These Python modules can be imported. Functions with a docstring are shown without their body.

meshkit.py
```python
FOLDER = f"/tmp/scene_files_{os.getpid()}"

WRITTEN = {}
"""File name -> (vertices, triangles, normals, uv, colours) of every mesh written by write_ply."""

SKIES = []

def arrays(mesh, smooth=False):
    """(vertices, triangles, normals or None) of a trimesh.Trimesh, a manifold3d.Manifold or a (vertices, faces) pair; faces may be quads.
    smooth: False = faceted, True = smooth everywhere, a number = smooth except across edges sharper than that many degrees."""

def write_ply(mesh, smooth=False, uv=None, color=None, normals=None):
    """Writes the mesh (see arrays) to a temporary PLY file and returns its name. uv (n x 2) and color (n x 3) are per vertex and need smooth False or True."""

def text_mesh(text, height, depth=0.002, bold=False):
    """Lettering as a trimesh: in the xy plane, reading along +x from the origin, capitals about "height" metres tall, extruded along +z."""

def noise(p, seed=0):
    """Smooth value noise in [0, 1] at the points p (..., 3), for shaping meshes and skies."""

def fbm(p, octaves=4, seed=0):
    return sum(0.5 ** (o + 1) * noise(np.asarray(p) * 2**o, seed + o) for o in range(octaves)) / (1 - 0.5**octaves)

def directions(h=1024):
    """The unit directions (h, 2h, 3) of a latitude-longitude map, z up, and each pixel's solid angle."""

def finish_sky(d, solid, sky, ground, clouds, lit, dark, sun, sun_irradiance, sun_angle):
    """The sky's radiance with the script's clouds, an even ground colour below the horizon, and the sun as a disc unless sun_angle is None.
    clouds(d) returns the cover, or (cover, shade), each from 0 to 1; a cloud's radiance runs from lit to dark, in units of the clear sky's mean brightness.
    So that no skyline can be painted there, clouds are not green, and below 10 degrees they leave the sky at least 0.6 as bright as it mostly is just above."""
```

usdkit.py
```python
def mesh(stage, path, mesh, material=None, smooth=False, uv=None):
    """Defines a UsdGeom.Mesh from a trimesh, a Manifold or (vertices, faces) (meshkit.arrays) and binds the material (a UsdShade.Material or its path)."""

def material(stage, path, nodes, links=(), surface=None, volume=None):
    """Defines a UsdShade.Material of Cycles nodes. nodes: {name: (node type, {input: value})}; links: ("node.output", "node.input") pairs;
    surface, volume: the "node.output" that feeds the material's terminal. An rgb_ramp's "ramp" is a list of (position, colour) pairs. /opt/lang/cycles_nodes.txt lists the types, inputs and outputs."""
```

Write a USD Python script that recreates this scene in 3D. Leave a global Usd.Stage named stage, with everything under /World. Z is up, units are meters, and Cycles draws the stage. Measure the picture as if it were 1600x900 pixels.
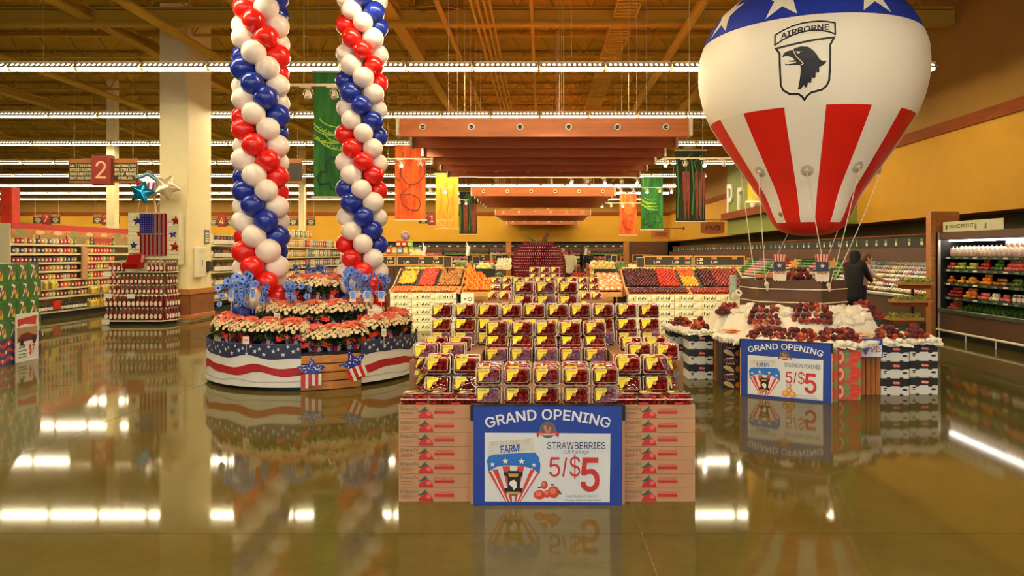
import math, random
import numpy as np, trimesh, usdkit, meshkit
from pxr import Usd, UsdGeom, UsdLux, UsdShade, Gf, Sdf
from shapely.geometry import Polygon, Point, LineString, box as sbox
from shapely import affinity
from shapely.ops import unary_union
import manifold3d as m3

rng = random.Random(7)
nrng = np.random.default_rng(7)
stage = Usd.Stage.CreateInMemory()
UsdGeom.SetStageUpAxis(stage, 'Z'); UsdGeom.SetStageMetersPerUnit(stage, 1.0)
UsdGeom.Xform.Define(stage, '/World')

# ---------------- camera (looks along +Y, lens shifted so that verticals stay vertical) ----------------
FPX, VX, VY, CAMZ = 1150.0, 847.0, 396.0, 1.55
cam = UsdGeom.Camera.Define(stage, '/World/camera')
HA = 36.0
cam.CreateHorizontalApertureAttr(HA); cam.CreateVerticalApertureAttr(HA * 900 / 1600)
cam.CreateFocalLengthAttr(HA * FPX / 1600)
cam.CreateHorizontalApertureOffsetAttr(-(VX - 800) / 1600 * HA)
cam.CreateVerticalApertureOffsetAttr((VY - 450) / 1600 * HA)
cam.CreateClippingRangeAttr(Gf.Vec2f(0.1, 200))
cam.CreateExposureAttr(0.44)
cam.AddTranslateOp().Set((0, 0, CAMZ)); cam.AddRotateXOp().Set(90.0)
LAMP = 44.0                      # radiance of the fluorescent tubes
LAMP_COL = (1.0, 0.87, 0.57)
DAY = 2.1                        # daylight behind the shop front

# ---------------- scene graph helpers ----------------
_count = {}
def numbered(parent, name):
    k = (parent, name); n = _count.get(k, 0); _count[k] = n + 1
    return name if n == 0 else f'{name}_{n:03d}'
def _data(prim, label=None, cat=None, group=None, kind=None):
    for k, v in (('label', label), ('category', cat), ('group', group), ('kind', kind)):
        if v: prim.SetCustomDataByKey(k, v)
def _ops(x, loc, rot, scale):
    x.AddTranslateOp().Set(Gf.Vec3d(*map(float, loc)))
    x.AddRotateXYZOp().Set(Gf.Vec3f(*map(float, rot)))
    x.AddScaleOp().Set(Gf.Vec3f(*([float(scale)] * 3 if np.ndim(scale) == 0 else map(float, scale))))
def thing(name, label=None, cat=None, loc=(0, 0, 0), rot=(0, 0, 0), group=None, kind=None, scale=1.0):
    """An Xform directly under /World: one thing; its parts follow with part()."""
    if np.ndim(rot) == 0: rot = (0, 0, rot)
    path = '/World/' + numbered('/World', name)
    x = UsdGeom.Xform.Define(stage, path); _ops(x, loc, rot, scale)
    _data(x.GetPrim(), label, cat, group, kind)
    return path
def part(parent, name, mesh, m, smooth=30, label=None, kind=None, color=None):
    path = parent + '/' + numbered(parent, name)
    g = usdkit.mesh(stage, path, mesh, m, smooth)
    _data(g.GetPrim(), label, None, None, kind)
    return path
def solo(name, mesh, m, label, cat, group=None, kind=None, smooth=30):
    path = '/World/' + numbered('/World', name)
    g = usdkit.mesh(stage, path, mesh, m, smooth); _data(g.GetPrim(), label, cat, group, kind)
    return path
def struct(name, mesh, m, smooth=False, parent='/World'):
    path = parent + '/' + numbered(parent, name)
    g = usdkit.mesh(stage, path, mesh, m, smooth)
    if parent == '/World': _data(g.GetPrim(), kind='structure')
    return path
class Kind:
    """The first place() builds the thing, every later one references it."""
    def __init__(self, name, cat, build): self.name, self.cat, self.build, self.src = name, cat, build, None
    def place(self, loc, rot=0, label=None, group=None, scale=1.0):
        if np.ndim(rot) == 0: rot = (0, 0, rot)
        if self.src is None:
            self.src = thing(self.name, label, self.cat, loc, rot, group, scale=scale); self.build(self.src); return self.src
        path = '/World/' + numbered('/World', self.name)
        x = UsdGeom.Xform.Define(stage, path); p = x.GetPrim()
        p.GetReferences().AddInternalReference(Sdf.Path(self.src)); p.SetInstanceable(True)
        a = p.GetAttribute('xformOp:translate'); a.Set(Gf.Vec3d(*map(float, loc)))
        p.GetAttribute('xformOp:rotateXYZ').Set(Gf.Vec3f(*map(float, rot)))
        p.GetAttribute('xformOp:scale').Set(Gf.Vec3f(*([float(scale)] * 3 if np.ndim(scale) == 0 else map(float, scale))))
        _data(p, label, self.cat, group)
        return path

# ---------------- mesh helpers: everything is (vertices, triangles) ----------------
def A(m):
    v, f, _ = meshkit.arrays(m); return v, f
def cat(*ms):
    ms = [A(m) if not isinstance(m, tuple) else m for m in ms if m is not None]
    n, V, F = 0, [], []
    for v, f in ms:
        v = np.asarray(v, float); f = np.asarray(f, int)
        if f.shape[1] == 4: f = np.vstack([f[:, [0, 1, 2]], f[:, [0, 2, 3]]])
        V.append(v); F.append(f + n); n += len(v)
    return np.vstack(V), np.vstack(F)
def R(rx=0, ry=0, rz=0):
    a, b, c = np.radians([rx, ry, rz])
    X = np.array([[1, 0, 0], [0, math.cos(a), -math.sin(a)], [0, math.sin(a), math.cos(a)]])
    Y = np.array([[math.cos(b), 0, math.sin(b)], [0, 1, 0], [-math.sin(b), 0, math.cos(b)]])
    Z = np.array([[math.cos(c), -math.sin(c), 0], [math.sin(c), math.cos(c), 0], [0, 0, 1]])
    return Z @ Y @ X
def mv(m, t=(0, 0, 0), r=None, s=None):
    v, f = A(m) if not isinstance(m, tuple) else m
    v = np.asarray(v, float)
    if s is not None: v = v * np.asarray(s, float)
    if r is not None: v = v @ R(*r).T
    return v + np.asarray(t, float), f
_BF = np.array([[0, 2, 3, 1], [4, 5, 7, 6], [0, 1, 5, 4], [2, 6, 7, 3], [0, 4, 6, 2], [1, 3, 7, 5]])
def bx(x0, x1, y0, y1, z0, z1, b=0.0):
    if b <= 0:
        v = np.array([[x, y, z] for z in (z0, z1) for y in (y0, y1) for x in (x0, x1)], float)
        f = _BF
        return v, np.vstack([f[:, [0, 1, 2]], f[:, [0, 2, 3]]])
    pts = []
    for x, sx in ((x0, 1), (x1, -1)):
        for y, sy in ((y0, 1), (y1, -1)):
            for z, sz in ((z0, 1), (z1, -1)):
                pts += [(x + sx * b, y + sy * b, z), (x + sx * b, y, z + sz * b), (x, y + sy * b, z + sz * b)]
    h = trimesh.convex.convex_hull(np.array(pts)); return np.array(h.vertices), np.array(h.faces)
def ctr(cx, cy, cz, sx, sy, sz, b=0.0):
    return bx(cx - sx / 2, cx + sx / 2, cy - sy / 2, cy + sy / 2, cz - sz / 2, cz + sz / 2, b)
def lathe(prof, n=24, a0=0.0, a1=2 * math.pi, caps=True):
    """prof: (r, z) from bottom to top, turned about z."""
    p = np.array(prof, float); full = abs(a1 - a0 - 2 * math.pi) < 1e-6
    th = np.linspace(a0, a1, n, endpoint=not full); k = len(p)
    v = np.stack([np.outer(np.cos(th), p[:, 0]), np.outer(np.sin(th), p[:, 0]), np.broadcast_to(p[:, 1], (n, k))], -1).reshape(-1, 3)
    i, j = np.meshgrid(np.arange(n if full else n - 1), np.arange(k - 1), indexing='ij')
    i2 = (i + 1) % n
    q = np.stack([i * k + j, i2 * k + j, i2 * k + j + 1, i * k + j + 1], -1).reshape(-1, 4)
    f = np.vstack([q[:, [0, 1, 2]], q[:, [0, 2, 3]]])
    a = v[f]; ok = np.linalg.norm(np.cross(a[:, 1] - a[:, 0], a[:, 2] - a[:, 0]), axis=1) > 1e-12
    return v, f[ok]
def cyl(r, z0, z1, n=16, r1=None):
    r1 = r if r1 is None else r1
    return lathe([(0, z0), (r, z0), (r1, z1), (0, z1)], n)
def ball(r=1.0, sub=2, s=(1, 1, 1)):
    m = trimesh.creation.icosphere(subdivisions=sub, radius=r); return np.array(m.vertices) * np.array(s), np.array(m.faces)
def tube(pts, r, n=8, caps=True):
    p = np.asarray(pts, float); t = np.gradient(p, axis=0); t /= np.linalg.norm(t, axis=1, keepdims=True) + 1e-12
    up = np.where(np.abs(t[:, 2:]) < 0.95, [[0, 0, 1.0]], [[1.0, 0, 0]])
    if len(p) > 1: up = np.broadcast_to(up[0], t.shape) if abs(np.dot(t, up[0])).max() < 0.97 else up
    a = np.cross(t, up); a /= np.linalg.norm(a, axis=1, keepdims=True) + 1e-12; b = np.cross(t, a)
    rr = np.broadcast_to(np.asarray(r, float), (len(p),)); th = np.arange(n) * 2 * math.pi / n
    v = p[:, None] + rr[:, None, None] * (np.cos(th)[None, :, None] * a[:, None] + np.sin(th)[None, :, None] * b[:, None])
    v = v.reshape(-1, 3); k = len(p)
    i, j = np.meshgrid(np.arange(k - 1), np.arange(n), indexing='ij')
    q = np.stack([i * n + j, (i + 1) * n + j, (i + 1) * n + (j + 1) % n, i * n + (j + 1) % n], -1).reshape(-1, 4)
    f = [q[:, [0, 1, 2]], q[:, [0, 2, 3]]]
    if caps:
        f.append(np.array([[0, x, x + 1] for x in range(1, n - 1)])); o = (k - 1) * n
        f.append(np.array([[o, o + x + 1, o + x] for x in range(1, n - 1)]))
    return v, np.vstack(f)
def bar(p0, p1, r, n=6): return tube(np.array([p0, p1], float), r, n)
def poly(pg, depth, frame='front'):
    """Extrudes a shapely polygon. front: (u, v) -> (x, z), thickness towards +y, face at y = 0 looking to -y. top: lies in xy, up to z = depth."""
    gs = [g for g in getattr(pg, 'geoms', [pg]) if g.geom_type == 'Polygon' and g.area > 1e-9]
    if not gs: return None
    m = cat(*[A(trimesh.creation.extrude_polygon(g, depth, engine='earcut')) for g in gs])
    if frame == 'front':
        v, f = m; v = np.stack([v[:, 0], depth - v[:, 2], v[:, 1]], -1); return v, f
    return m
_txt = {}
def text(s, h, depth=0.001, bold=False, width=None, center=True):
    """Lettering facing -y in the xz plane; baseline at z = 0; back at y = 0."""
    k = (s, h, depth, bold)
    if k not in _txt: _txt[k] = A(meshkit.text_mesh(s, h, depth, bold))
    v, f = _txt[k]; v = v.copy()
    v[:, 0] -= v[:, 0].min()
    if width: v[:, 0] *= width / v[:, 0].max()
    if center: v[:, 0] -= v[:, 0].max() / 2
    return np.stack([v[:, 0], -v[:, 2], v[:, 1]], -1), f
def star(r, r2=None, n=5, a0=90):
    r2 = r * 0.4 if r2 is None else r2
    return Polygon([((r if i % 2 == 0 else r2) * math.cos(math.radians(a0 + i * 180 / n)), (r if i % 2 == 0 else r2) * math.sin(math.radians(a0 + i * 180 / n))) for i in range(2 * n)])
def ell(cx, cy, rx, ry, n=24): return Polygon([(cx + rx * math.cos(2 * math.pi * i / n), cy + ry * math.sin(2 * math.pi * i / n)) for i in range(n)])
def wrap(pg, fn, cell, depth=0.002):
    """Lays a shapely polygon in (u, v) on a curved surface: fn(u, v, offset) -> xyz; split into cells so that it follows the curve."""
    V, F, n = [], [], 0
    for g in getattr(pg, 'geoms', [pg]):
        x0, y0, x1, y1 = g.bounds
        for a in np.arange(math.floor(x0 / cell), math.ceil(x1 / cell)):
            for b in np.arange(math.floor(y0 / cell), math.ceil(y1 / cell)):
                c = g.intersection(sbox(a * cell, b * cell, (a + 1) * cell, (b + 1) * cell))
                for h in getattr(c, 'geoms', [c]):
                    if h.geom_type != 'Polygon' or h.area < 1e-8: continue
                    vv, ff = trimesh.creation.triangulate_polygon(h, engine='earcut')
                    V.append(vv); F.append(np.asarray(ff) + n); n += len(vv)
    if not V: return None
    uv, f = np.vstack(V), np.vstack(F)
    return fn(uv[:, 0], uv[:, 1], depth), f

ORD = ['first', 'second', 'third', 'fourth', 'fifth', 'sixth', 'seventh', 'eighth', 'ninth', 'tenth', 'eleventh', 'twelfth', 'thirteenth', 'fourteenth', 'fifteenth', 'sixteenth', 'seventeenth', 'eighteenth', 'nineteenth', 'twentieth']
def ordn(i): return ORD[i] if i < 20 else f"{i + 1}{'st' if i % 10 == 0 else 'nd' if i % 10 == 1 else 'rd' if i % 10 == 2 else 'th'}"
# ---------------- materials ----------------
def lin(c):
    c = np.asarray(c, float) / 255.0
    return tuple(np.where(c <= 0.04045, c / 12.92, ((c + 0.055) / 1.055) ** 2.4))
_mats = {}
def M(name, rgb, rough=0.5, metal=0.0, spec=0.5, var=0.0, vscale=6.0, bump=0.0, bscale=40.0, coat=0.0, rand=0.0, sss=0.0, rgb2=None, sheen=0.0, world=False, emit=0.0, stretch=None, thr=None):
    if name in _mats: return _mats[name]
    c = lin(rgb)
    n = {'p': ('principled_bsdf', {'base_color': c, 'roughness': rough, 'metallic': metal, 'specular_ior_level': spec, 'coat_weight': coat, 'sheen_weight': sheen})}
    L = []
    if sss: n['p'][1].update(subsurface_weight=sss, subsurface_radius=(1.0, 0.5, 0.3), subsurface_scale=0.02)
    if emit: n['p'][1].update(emission_color=c, emission_strength=emit)
    out = None
    if var or bump or rgb2:
        if world: n['g'] = ('geometry', {}); src = 'g.position'
        else: n['g'] = ('texture_coordinate', {}); src = 'g.object'
        if stretch: n['m'] = ('mapping', {'scale': stretch}); L.append((src, 'm.vector')); src = 'm.vector'
    if var or rgb2:
        n['n'] = ('noise_texture', {'scale': vscale, 'detail': 3.0, 'roughness': 0.6}); L.append((src, 'n.vector'))
        a = rgb2 and lin(rgb2) or tuple(x * (1 - var) for x in c); b = c if rgb2 else tuple(min(1, x * (1 + var)) for x in c)
        lo, hi = thr or (0.3, 0.7)
        n['r'] = ('rgb_ramp', {'ramp': [(0, a), (lo, a), (hi, b), (1, b)]}); L.append(('n.fac', 'r.fac')); out = 'r.color'
    if rand:
        n['o'] = ('object_info', {}); n['mr'] = ('map_range', {'from_min': 0.0, 'from_max': 1.0, 'to_min': 1 - rand, 'to_max': 1 + rand})
        n['h'] = ('hsv', {'hue': 0.5, 'saturation': 1.0, 'fac': 1.0, 'color': c}); L += [('o.random', 'mr.value'), ('mr.result', 'h.value')]
        if out: L.append((out, 'h.color'))
        out = 'h.color'
    if out: L.append((out, 'p.base_color'))
    if bump:
        n['bn'] = ('noise_texture', {'scale': bscale, 'detail': 3.0}); n['b'] = ('bump', {'strength': bump, 'distance': 0.01})
        L += [(src, 'bn.vector'), ('bn.fac', 'b.height'), ('b.normal', 'p.normal')]
    _mats[name] = usdkit.material(stage, '/World/Looks/' + name, n, L, surface='p.BSDF'); return _mats[name]
def emitter(name, col, s):
    if name not in _mats: _mats[name] = usdkit.material(stage, '/World/Looks/' + name, {'e': ('emission', {'color': col, 'strength': s})}, surface='e.emission')
    return _mats[name]
def clear(name, tint=(0.97, 0.97, 0.97), rough=0.08, ior=1.45, base=0.03, wavy=0.0):
    """Thin clear plastic or glass: transparent mixed with gloss by fresnel."""
    if name not in _mats:
        _mats[name] = usdkit.material(stage, '/World/Looks/' + name, {'t': ('transparent_bsdf', {'color': tint}), 'g': ('glossy_bsdf', {'color': (1, 1, 1), 'roughness': rough}), 'f': ('fresnel', {'IOR': ior}),
            'a': ('math', {'math_type': 'add', 'value2': base}), 'm': ('mix_closure', {}), **({'tc': ('texture_coordinate', {}), 'bn': ('noise_texture', {'scale': 22.0, 'detail': 1.0}), 'b': ('bump', {'strength': wavy, 'distance': 0.02})} if wavy else {})},
            ([('tc.object', 'bn.vector'), ('bn.fac', 'b.height'), ('b.normal', 'g.normal')] if wavy else []) + [('f.fac', 'a.value1'), ('a.value', 'm.fac'), ('t.BSDF', 'm.closure1'), ('g.BSDF', 'm.closure2')], surface='m.closure')
    return _mats[name]

# ======================= THE ROOM =======================
XR, YB, XL, YF, ZC = 8.4, 49.0, -37.5, -6.0, 7.2
m_conc = usdkit.material(stage, '/World/Looks/polished_concrete', {
    'g': ('geometry', {}), 'n1': ('noise_texture', {'scale': 0.9, 'detail': 6.0, 'roughness': 0.6}), 'n2': ('noise_texture', {'scale': 14.0, 'detail': 4.0}),
    'r1': ('rgb_ramp', {'ramp': [(0, lin((76, 67, 31))), (0.35, lin((84, 74, 35))), (0.65, lin((96, 83, 41))), (1, lin((108, 94, 52)))]}),
    'r2': ('rgb_ramp', {'ramp': [(0, (0.8, 0.8, 0.8)), (0.4, (0.95, 0.95, 0.95)), (1, (1.05, 1.05, 1.05))]}),
    'mx': ('mix', {'mix_type': 'multiply', 'fac': 0.7}),
    'rr': ('map_range', {'from_min': 0.3, 'from_max': 0.7, 'to_min': 0.25, 'to_max': 0.4}),
    'nb': ('noise_texture', {'scale': 2.2, 'detail': 2.0}), 'b': ('bump', {'strength': 0.03, 'distance': 0.02}),
    'p': ('principled_bsdf', {'specular_ior_level': 0.0, 'coat_weight': 0.7, 'coat_roughness': 0.055})},
    [('g.position', 'n1.vector'), ('g.position', 'n2.vector'), ('n1.fac', 'r1.fac'), ('n2.fac', 'r2.fac'), ('r1.color', 'mx.color1'), ('r2.color', 'mx.color2'), ('mx.color', 'p.base_color'),
     ('n1.fac', 'rr.value'), ('rr.result', 'p.roughness'), ('g.position', 'nb.vector'), ('nb.fac', 'b.height'), ('b.normal', 'p.normal')], surface='p.BSDF')
m_joint = M('joint_filler', (150, 128, 84), 0.4)
m_yel = M('yellow_wall_paint', (202, 150, 46), 0.8, spec=.2, var=0.04, vscale=1.5)
m_beige = M('beige_wall_paint', (158, 118, 52), 0.85, spec=.2, var=0.04, vscale=1.2)
m_trim = M('brown_wood_trim', (138, 70, 28), 0.85, spec=.15, var=0.15, vscale=3, stretch=(6, 0.6, 6))
m_olive = M('olive_wall_paint', (84, 74, 24), 0.7)
m_green = M('green_wall_paint', (140, 150, 50), 0.7, var=0.05)
m_ceil = M('ceiling_deck_paint', (188, 152, 48), 0.85, spec=.1)
m_steel = M('painted_joist_steel', (192, 156, 54), 0.8, spec=.1)
m_colm = M('column_paint', (246, 228, 176), 0.65, var=0.02)
m_wood = M('honey_wood', (188, 118, 54), 0.45, var=0.18, vscale=2.5, stretch=(1, 12, 12))
m_dark = M('black_base', (20, 18, 16), 0.5)
m_brown = M('dark_brown_laminate', (84, 50, 28), 0.45, var=0.08)

# floor: sub-base plus slabs with sawn joints
fl = struct('floor', bx(XL, XR + 1.6, YF, YB + 1, -0.2, -0.006), m_joint)
JX, JY, SP = 0.555, 4.07, 4.57
xs = sorted({XL, XR + 1.6} | {JX + SP * k for k in range(-9, 3) if XL + .3 < JX + SP * k < XR + 1.4})
ys = sorted({YF, YB + 1} | {JY + SP * k for k in range(-3, 11) if YF + .3 < JY + SP * k < YB + .8})
for a, b in zip(xs, xs[1:]):
    for c, d in zip(ys, ys[1:]):
        struct('slab', bx(a + .003, b - .003, c + .003, d - .003, -0.006, 0.0), m_conc, parent=fl)

struct('ceiling', bx(XL, XR + 1.6, YF, YB + 1, ZC, ZC + .1), m_ceil)
SOF = 2.34
wr = struct('wall_right', bx(XR, XR + 1.6, YF, YB, SOF, ZC), m_yel)
struct('upper_panel', bx(XR - .012, XR, YF, YB, 4.29, ZC), m_beige, parent=wr)
struct('lower_panel', bx(XR + 0.75, XR + 1.6, YF, YB, 0, SOF), m_olive, parent=wr)
struct('trim_1', bx(XR - .04, XR - .012, YF, YB, 4.05, 4.29), m_trim)
wb = struct('wall_back', bx(XL, XR, YB, YB + .5, SOF, ZC), m_yel)
struct('upper_panel', bx(XL, XR - .05, YB - .012, YB, 4.29, ZC), m_beige, parent=wb)
struct('lower_panel', bx(XL, XR, YB + .3, YB + .5, 0, SOF), m_olive, parent=wb)
struct('trim_2', bx(XL, XR - .05, YB - .04, YB - .012, 4.05, 4.29), m_trim)
struct('trim_3', bx(XL, XR - .05, YB - .03, YB, SOF - .03, SOF), m_dark)
struct('wall_left', bx(XL - .3, XL, YF, YB, 0, ZC), m_beige)
# entrance wall behind the camera with its glazed shop front: the daylight that falls on the near displays
WX0, WX1, WZ0, WZ1 = -8.0, 8.0, 0.35, 4.4
struct('wall_front', cat(bx(XL, WX0, YF - .3, YF, 0, ZC), bx(WX1, XR, YF - .3, YF, 0, ZC), bx(WX0, WX1, YF - .3, YF, WZ1, ZC), bx(WX0, WX1, YF - .3, YF, 0, WZ0)), m_beige)
m_pane = clear('window_glass', (.95, .97, .97), 0.01, 1.45, 0.0)
for i in range(6):
    a = WX0 + (WX1 - WX0) * i / 6; b = WX0 + (WX1 - WX0) * (i + 1) / 6
    w = struct(f'window_{i+1}', cat(bx(a, a + .05, YF - .2, YF - .1, WZ0, WZ1), bx(b - .05, b, YF - .2, YF - .1, WZ0, WZ1), bx(a + .05, b - .05, YF - .2, YF - .1, WZ0, WZ0 + .06), bx(a + .05, b - .05, YF - .2, YF - .1, WZ1 - .06, WZ1)), m_dark)
    struct('pane', bx(a + .05, b - .05, YF - .16, YF - .15, WZ0 + .06, WZ1 - .06), m_pane, parent=w)
day = UsdLux.RectLight.Define(stage, '/World/daylight')
day.CreateWidthAttr(WX1 - WX0); day.CreateHeightAttr(WZ1 - WZ0); day.CreateIntensityAttr(DAY); day.CreateColorAttr(Gf.Vec3f(0.76, 0.9, 1.18)); day.CreateNormalizeAttr(False)
day.AddTranslateOp().Set(((WX0 + WX1) / 2, YF - .45, (WZ0 + WZ1) / 2)); day.AddRotateXOp().Set(-90.0)
day.AddRotateYOp().Set(180.0)

# ceiling: bar joists across, girders along the depth
def joist(x0, x1, y, z0, z1, pitch=0.75):
    ms = [bx(x0, x1, y - .05, y + .05, z1 - .06, z1), bx(x0, x1, y - .045, y + .045, z0, z0 + .05)]
    n = int((x1 - x0) / pitch)
    for i in range(n):
        a = x0 + i * pitch
        for p, q in (((a, z0 + .03), (a + pitch / 2, z1 - .03)), ((a + pitch / 2, z1 - .03), (a + pitch, z0 + .03))):
            ms.append(bar((p[0], y, p[1]), (q[0], y, q[1]), .017, 4))
    return cat(*ms)
yy = 11.3; k = 0
while yy < YB - .5:
    struct('ceiling_joist', joist(max(XL, -0.80 * yy - 2), XR - .02, yy, 6.52, 7.18, 0.75 if yy < 30 else 1.5), m_steel)
    yy += 1.85; k += 1
for gx in (-22.5, -16.0, -9.2, -3.0, 4.6):
    struct('ceiling_girder', cat(bx(gx - .13, gx + .13, 8, YB, 6.28, 6.32), bx(gx - .13, gx + .13, 8, YB, 6.47, 6.51), bx(gx - .02, gx + .02, 8, YB, 6.31, 6.48)), m_steel)
struct('ceiling_beam', cat(bx(-16, XR - .02, 14.9, 15.1, 6.18, 6.24), bx(-16, XR - .02, 14.94, 15.06, 6.24, 6.5)), m_steel)
# conduits, sprinkler pipe, cable tray, round diffuser
for i, (x, z, r) in enumerate([(-1.32, 6.2, .03), (-1.2, 6.2, .03), (-1.08, 6.2, .025), (-.97, 6.2, .025), (-.2, 6.25, .04), (-1.95, 6.2, .05), (2.85, 6.0, .09), (-5.6, 6.1, .07), (-7.4, 6.0, .09), (-12.5, 6.1, .08)]):
    solo('ceiling_conduit' if r < .06 else 'ceiling_pipe', bar((x, 8, z), (x, 46, z), r, 10), m_steel,
         ['thin conduit, leftmost of the bundle under the ceiling', 'thin conduit, second from left in the ceiling bundle', 'thin conduit, third from left in the ceiling bundle', 'thin conduit, rightmost of the ceiling bundle', 'single conduit left of the slotted cable tray',
          'thicker conduit left of the conduit bundle', 'wide pale pipe running right of the slotted cable tray', 'pale pipe above the right balloon column', 'pale pipe above the left balloon column', 'long pale pipe at the far left of the ceiling'][i], 'pipe')
ct = thing('cable_tray', 'slotted cable tray with many rungs running back under the ceiling', 'cable tray', (1.66, 0, 6.36))
part(ct, 'rail', bx(-.24, -.21, 9, 27, -.06, .06), m_steel); part(ct, 'rail', bx(.21, .24, 9, 27, -.06, .06), m_steel)
for i in range(92): part(ct, 'rung', bx(-.21, .21, 9.1 + i * .195, 9.2 + i * .195, -.05, -.03), m_steel)
df = thing('ceiling_diffuser', 'round white ceiling air diffuser of nested rings', 'air vent', (-2.15, 15.4, 6.45))
for r, z in ((.72, .02), (.56, -.02), (.40, -.05), (.24, -.07)):
    part(df, 'ring', lathe([(r - .15, z + .09), (r, z), (r + .012, z + .012), (r - .13, z + .11), (r - .15, z + .09)], 40), m_steel)
part(df, 'hub', lathe([(0, -.1), (.07, -.09), (.09, -.05), (0, -.04)], 24), m_steel)
part(df, 'duct', cyl(.5, .1, .74, 32), m_steel)

# column by the ketchup stand
col = struct('wall_column', bx(-8.63, -7.98, 16.6, 17.75, 0, ZC, .01), m_colm)
for z0, z1, pr in ((.05, .16, .05), (.62, .74, .06)):
    struct('trim_board', cat(bx(-7.98, -7.98 + pr, 16.62, 17.85, z0, z1, .006), bx(-8.2, -7.98 + pr, 16.6 - pr, 16.62, z0, z1, .006)), m_wood, parent=col)
struct('wainscot_panel', cat(bx(-7.98, -7.95, 16.64, 17.83, .05, .7), bx(-8.2, -7.95, 16.57, 16.6, .05, .7)), M('brown_wainscot', (140, 82, 38), 0.5, var=.1), parent=col)
struct('corner_guard', bx(-8.30, -8.21, 16.52, 16.6, 0, 1.95, .01), m_colm, parent=col)
# far slim columns
for x, y in ((-14.0, 24.0), (-11.9, 36.5)):
    struct('slim_column', bx(x - .13, x + .13, y - .13, y + .13, 0, ZC), m_colm)

# ======================= LIGHT FIXTURES =======================
m_lamp = emitter('fluorescent_lamp', LAMP_COL, LAMP)
m_refl = M('lamp_reflector_enamel', (226, 214, 180), 0.4)
m_wire = M('hanger_wire', (214, 190, 140), 0.4)
m_slot = emitter('lamp_slot_glow', LAMP_COL, LAMP * .08)
def build_fixture(t, wire=False):
    L = 1.15
    part(t, 'lamp', bx(-L / 2, L / 2, -.055, .055, 0, .05, .018), m_lamp, False)
    part(t, 'spine', bx(-L / 2 - .02, L / 2 + .02, -.06, .06, .107, .15), m_refl, False)
    for s in (-1, 1):      # sloping wing that cuts the light off at about the lamp's own height; its apertures glow
        y0, z0, y1, z1 = s * .055, .112, s * .165, .018
        V = np.array([[x, y, z] for x in (-L / 2 - .02, L / 2 + .02) for y, z in ((y0, z0), (y1, z1), (y1, z1 + .008), (y0, z0 + .008))])
        part(t, 'reflector', (V, np.array([[0, 1, 5], [0, 5, 4], [2, 3, 7], [2, 7, 6], [1, 2, 6], [1, 6, 5], [0, 3, 2], [0, 2, 1], [4, 5, 6], [4, 6, 7], [3, 0, 4], [3, 4, 7]])), m_refl, False)
        q = []
        for i in range(12):
            x = -L / 2 + .06 + i * (L - .12) / 11; f = lambda w: (y0 + (y1 - y0) * w + s * .0015, z0 + (z1 - z0) * w + .0105)
            (ya, za), (yb, zb) = f(.22), f(.66); q.append((np.array([[x - .025, ya, za], [x + .025, ya, za], [x + .025, yb, zb], [x - .025, yb, zb]]), np.array([[0, 1, 2], [0, 2, 3]])))
        part(t, 'light_slot', cat(*q), m_slot, False, kind='stuff')
    for s in (-1, 1): part(t, 'socket', bx(s * (L / 2 + .012) - .012, s * (L / 2 + .012) + .012, -.05, .05, .0, .11), m_refl, False)
    if wire: part(t, 'hanger', bar((0, 0, .14), (0, 0, 2.2), .004, 5), m_wire, False)
fixture = Kind('fluorescent_fixture', 'ceiling light', build_fixture); fixture_w = Kind('fluorescent_fixture', 'ceiling light', lambda t: build_fixture(t, True))
RNAME = ['nearest', 'second', 'third', 'fourth', 'fifth', 'sixth', 'seventh', 'farthest']
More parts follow.
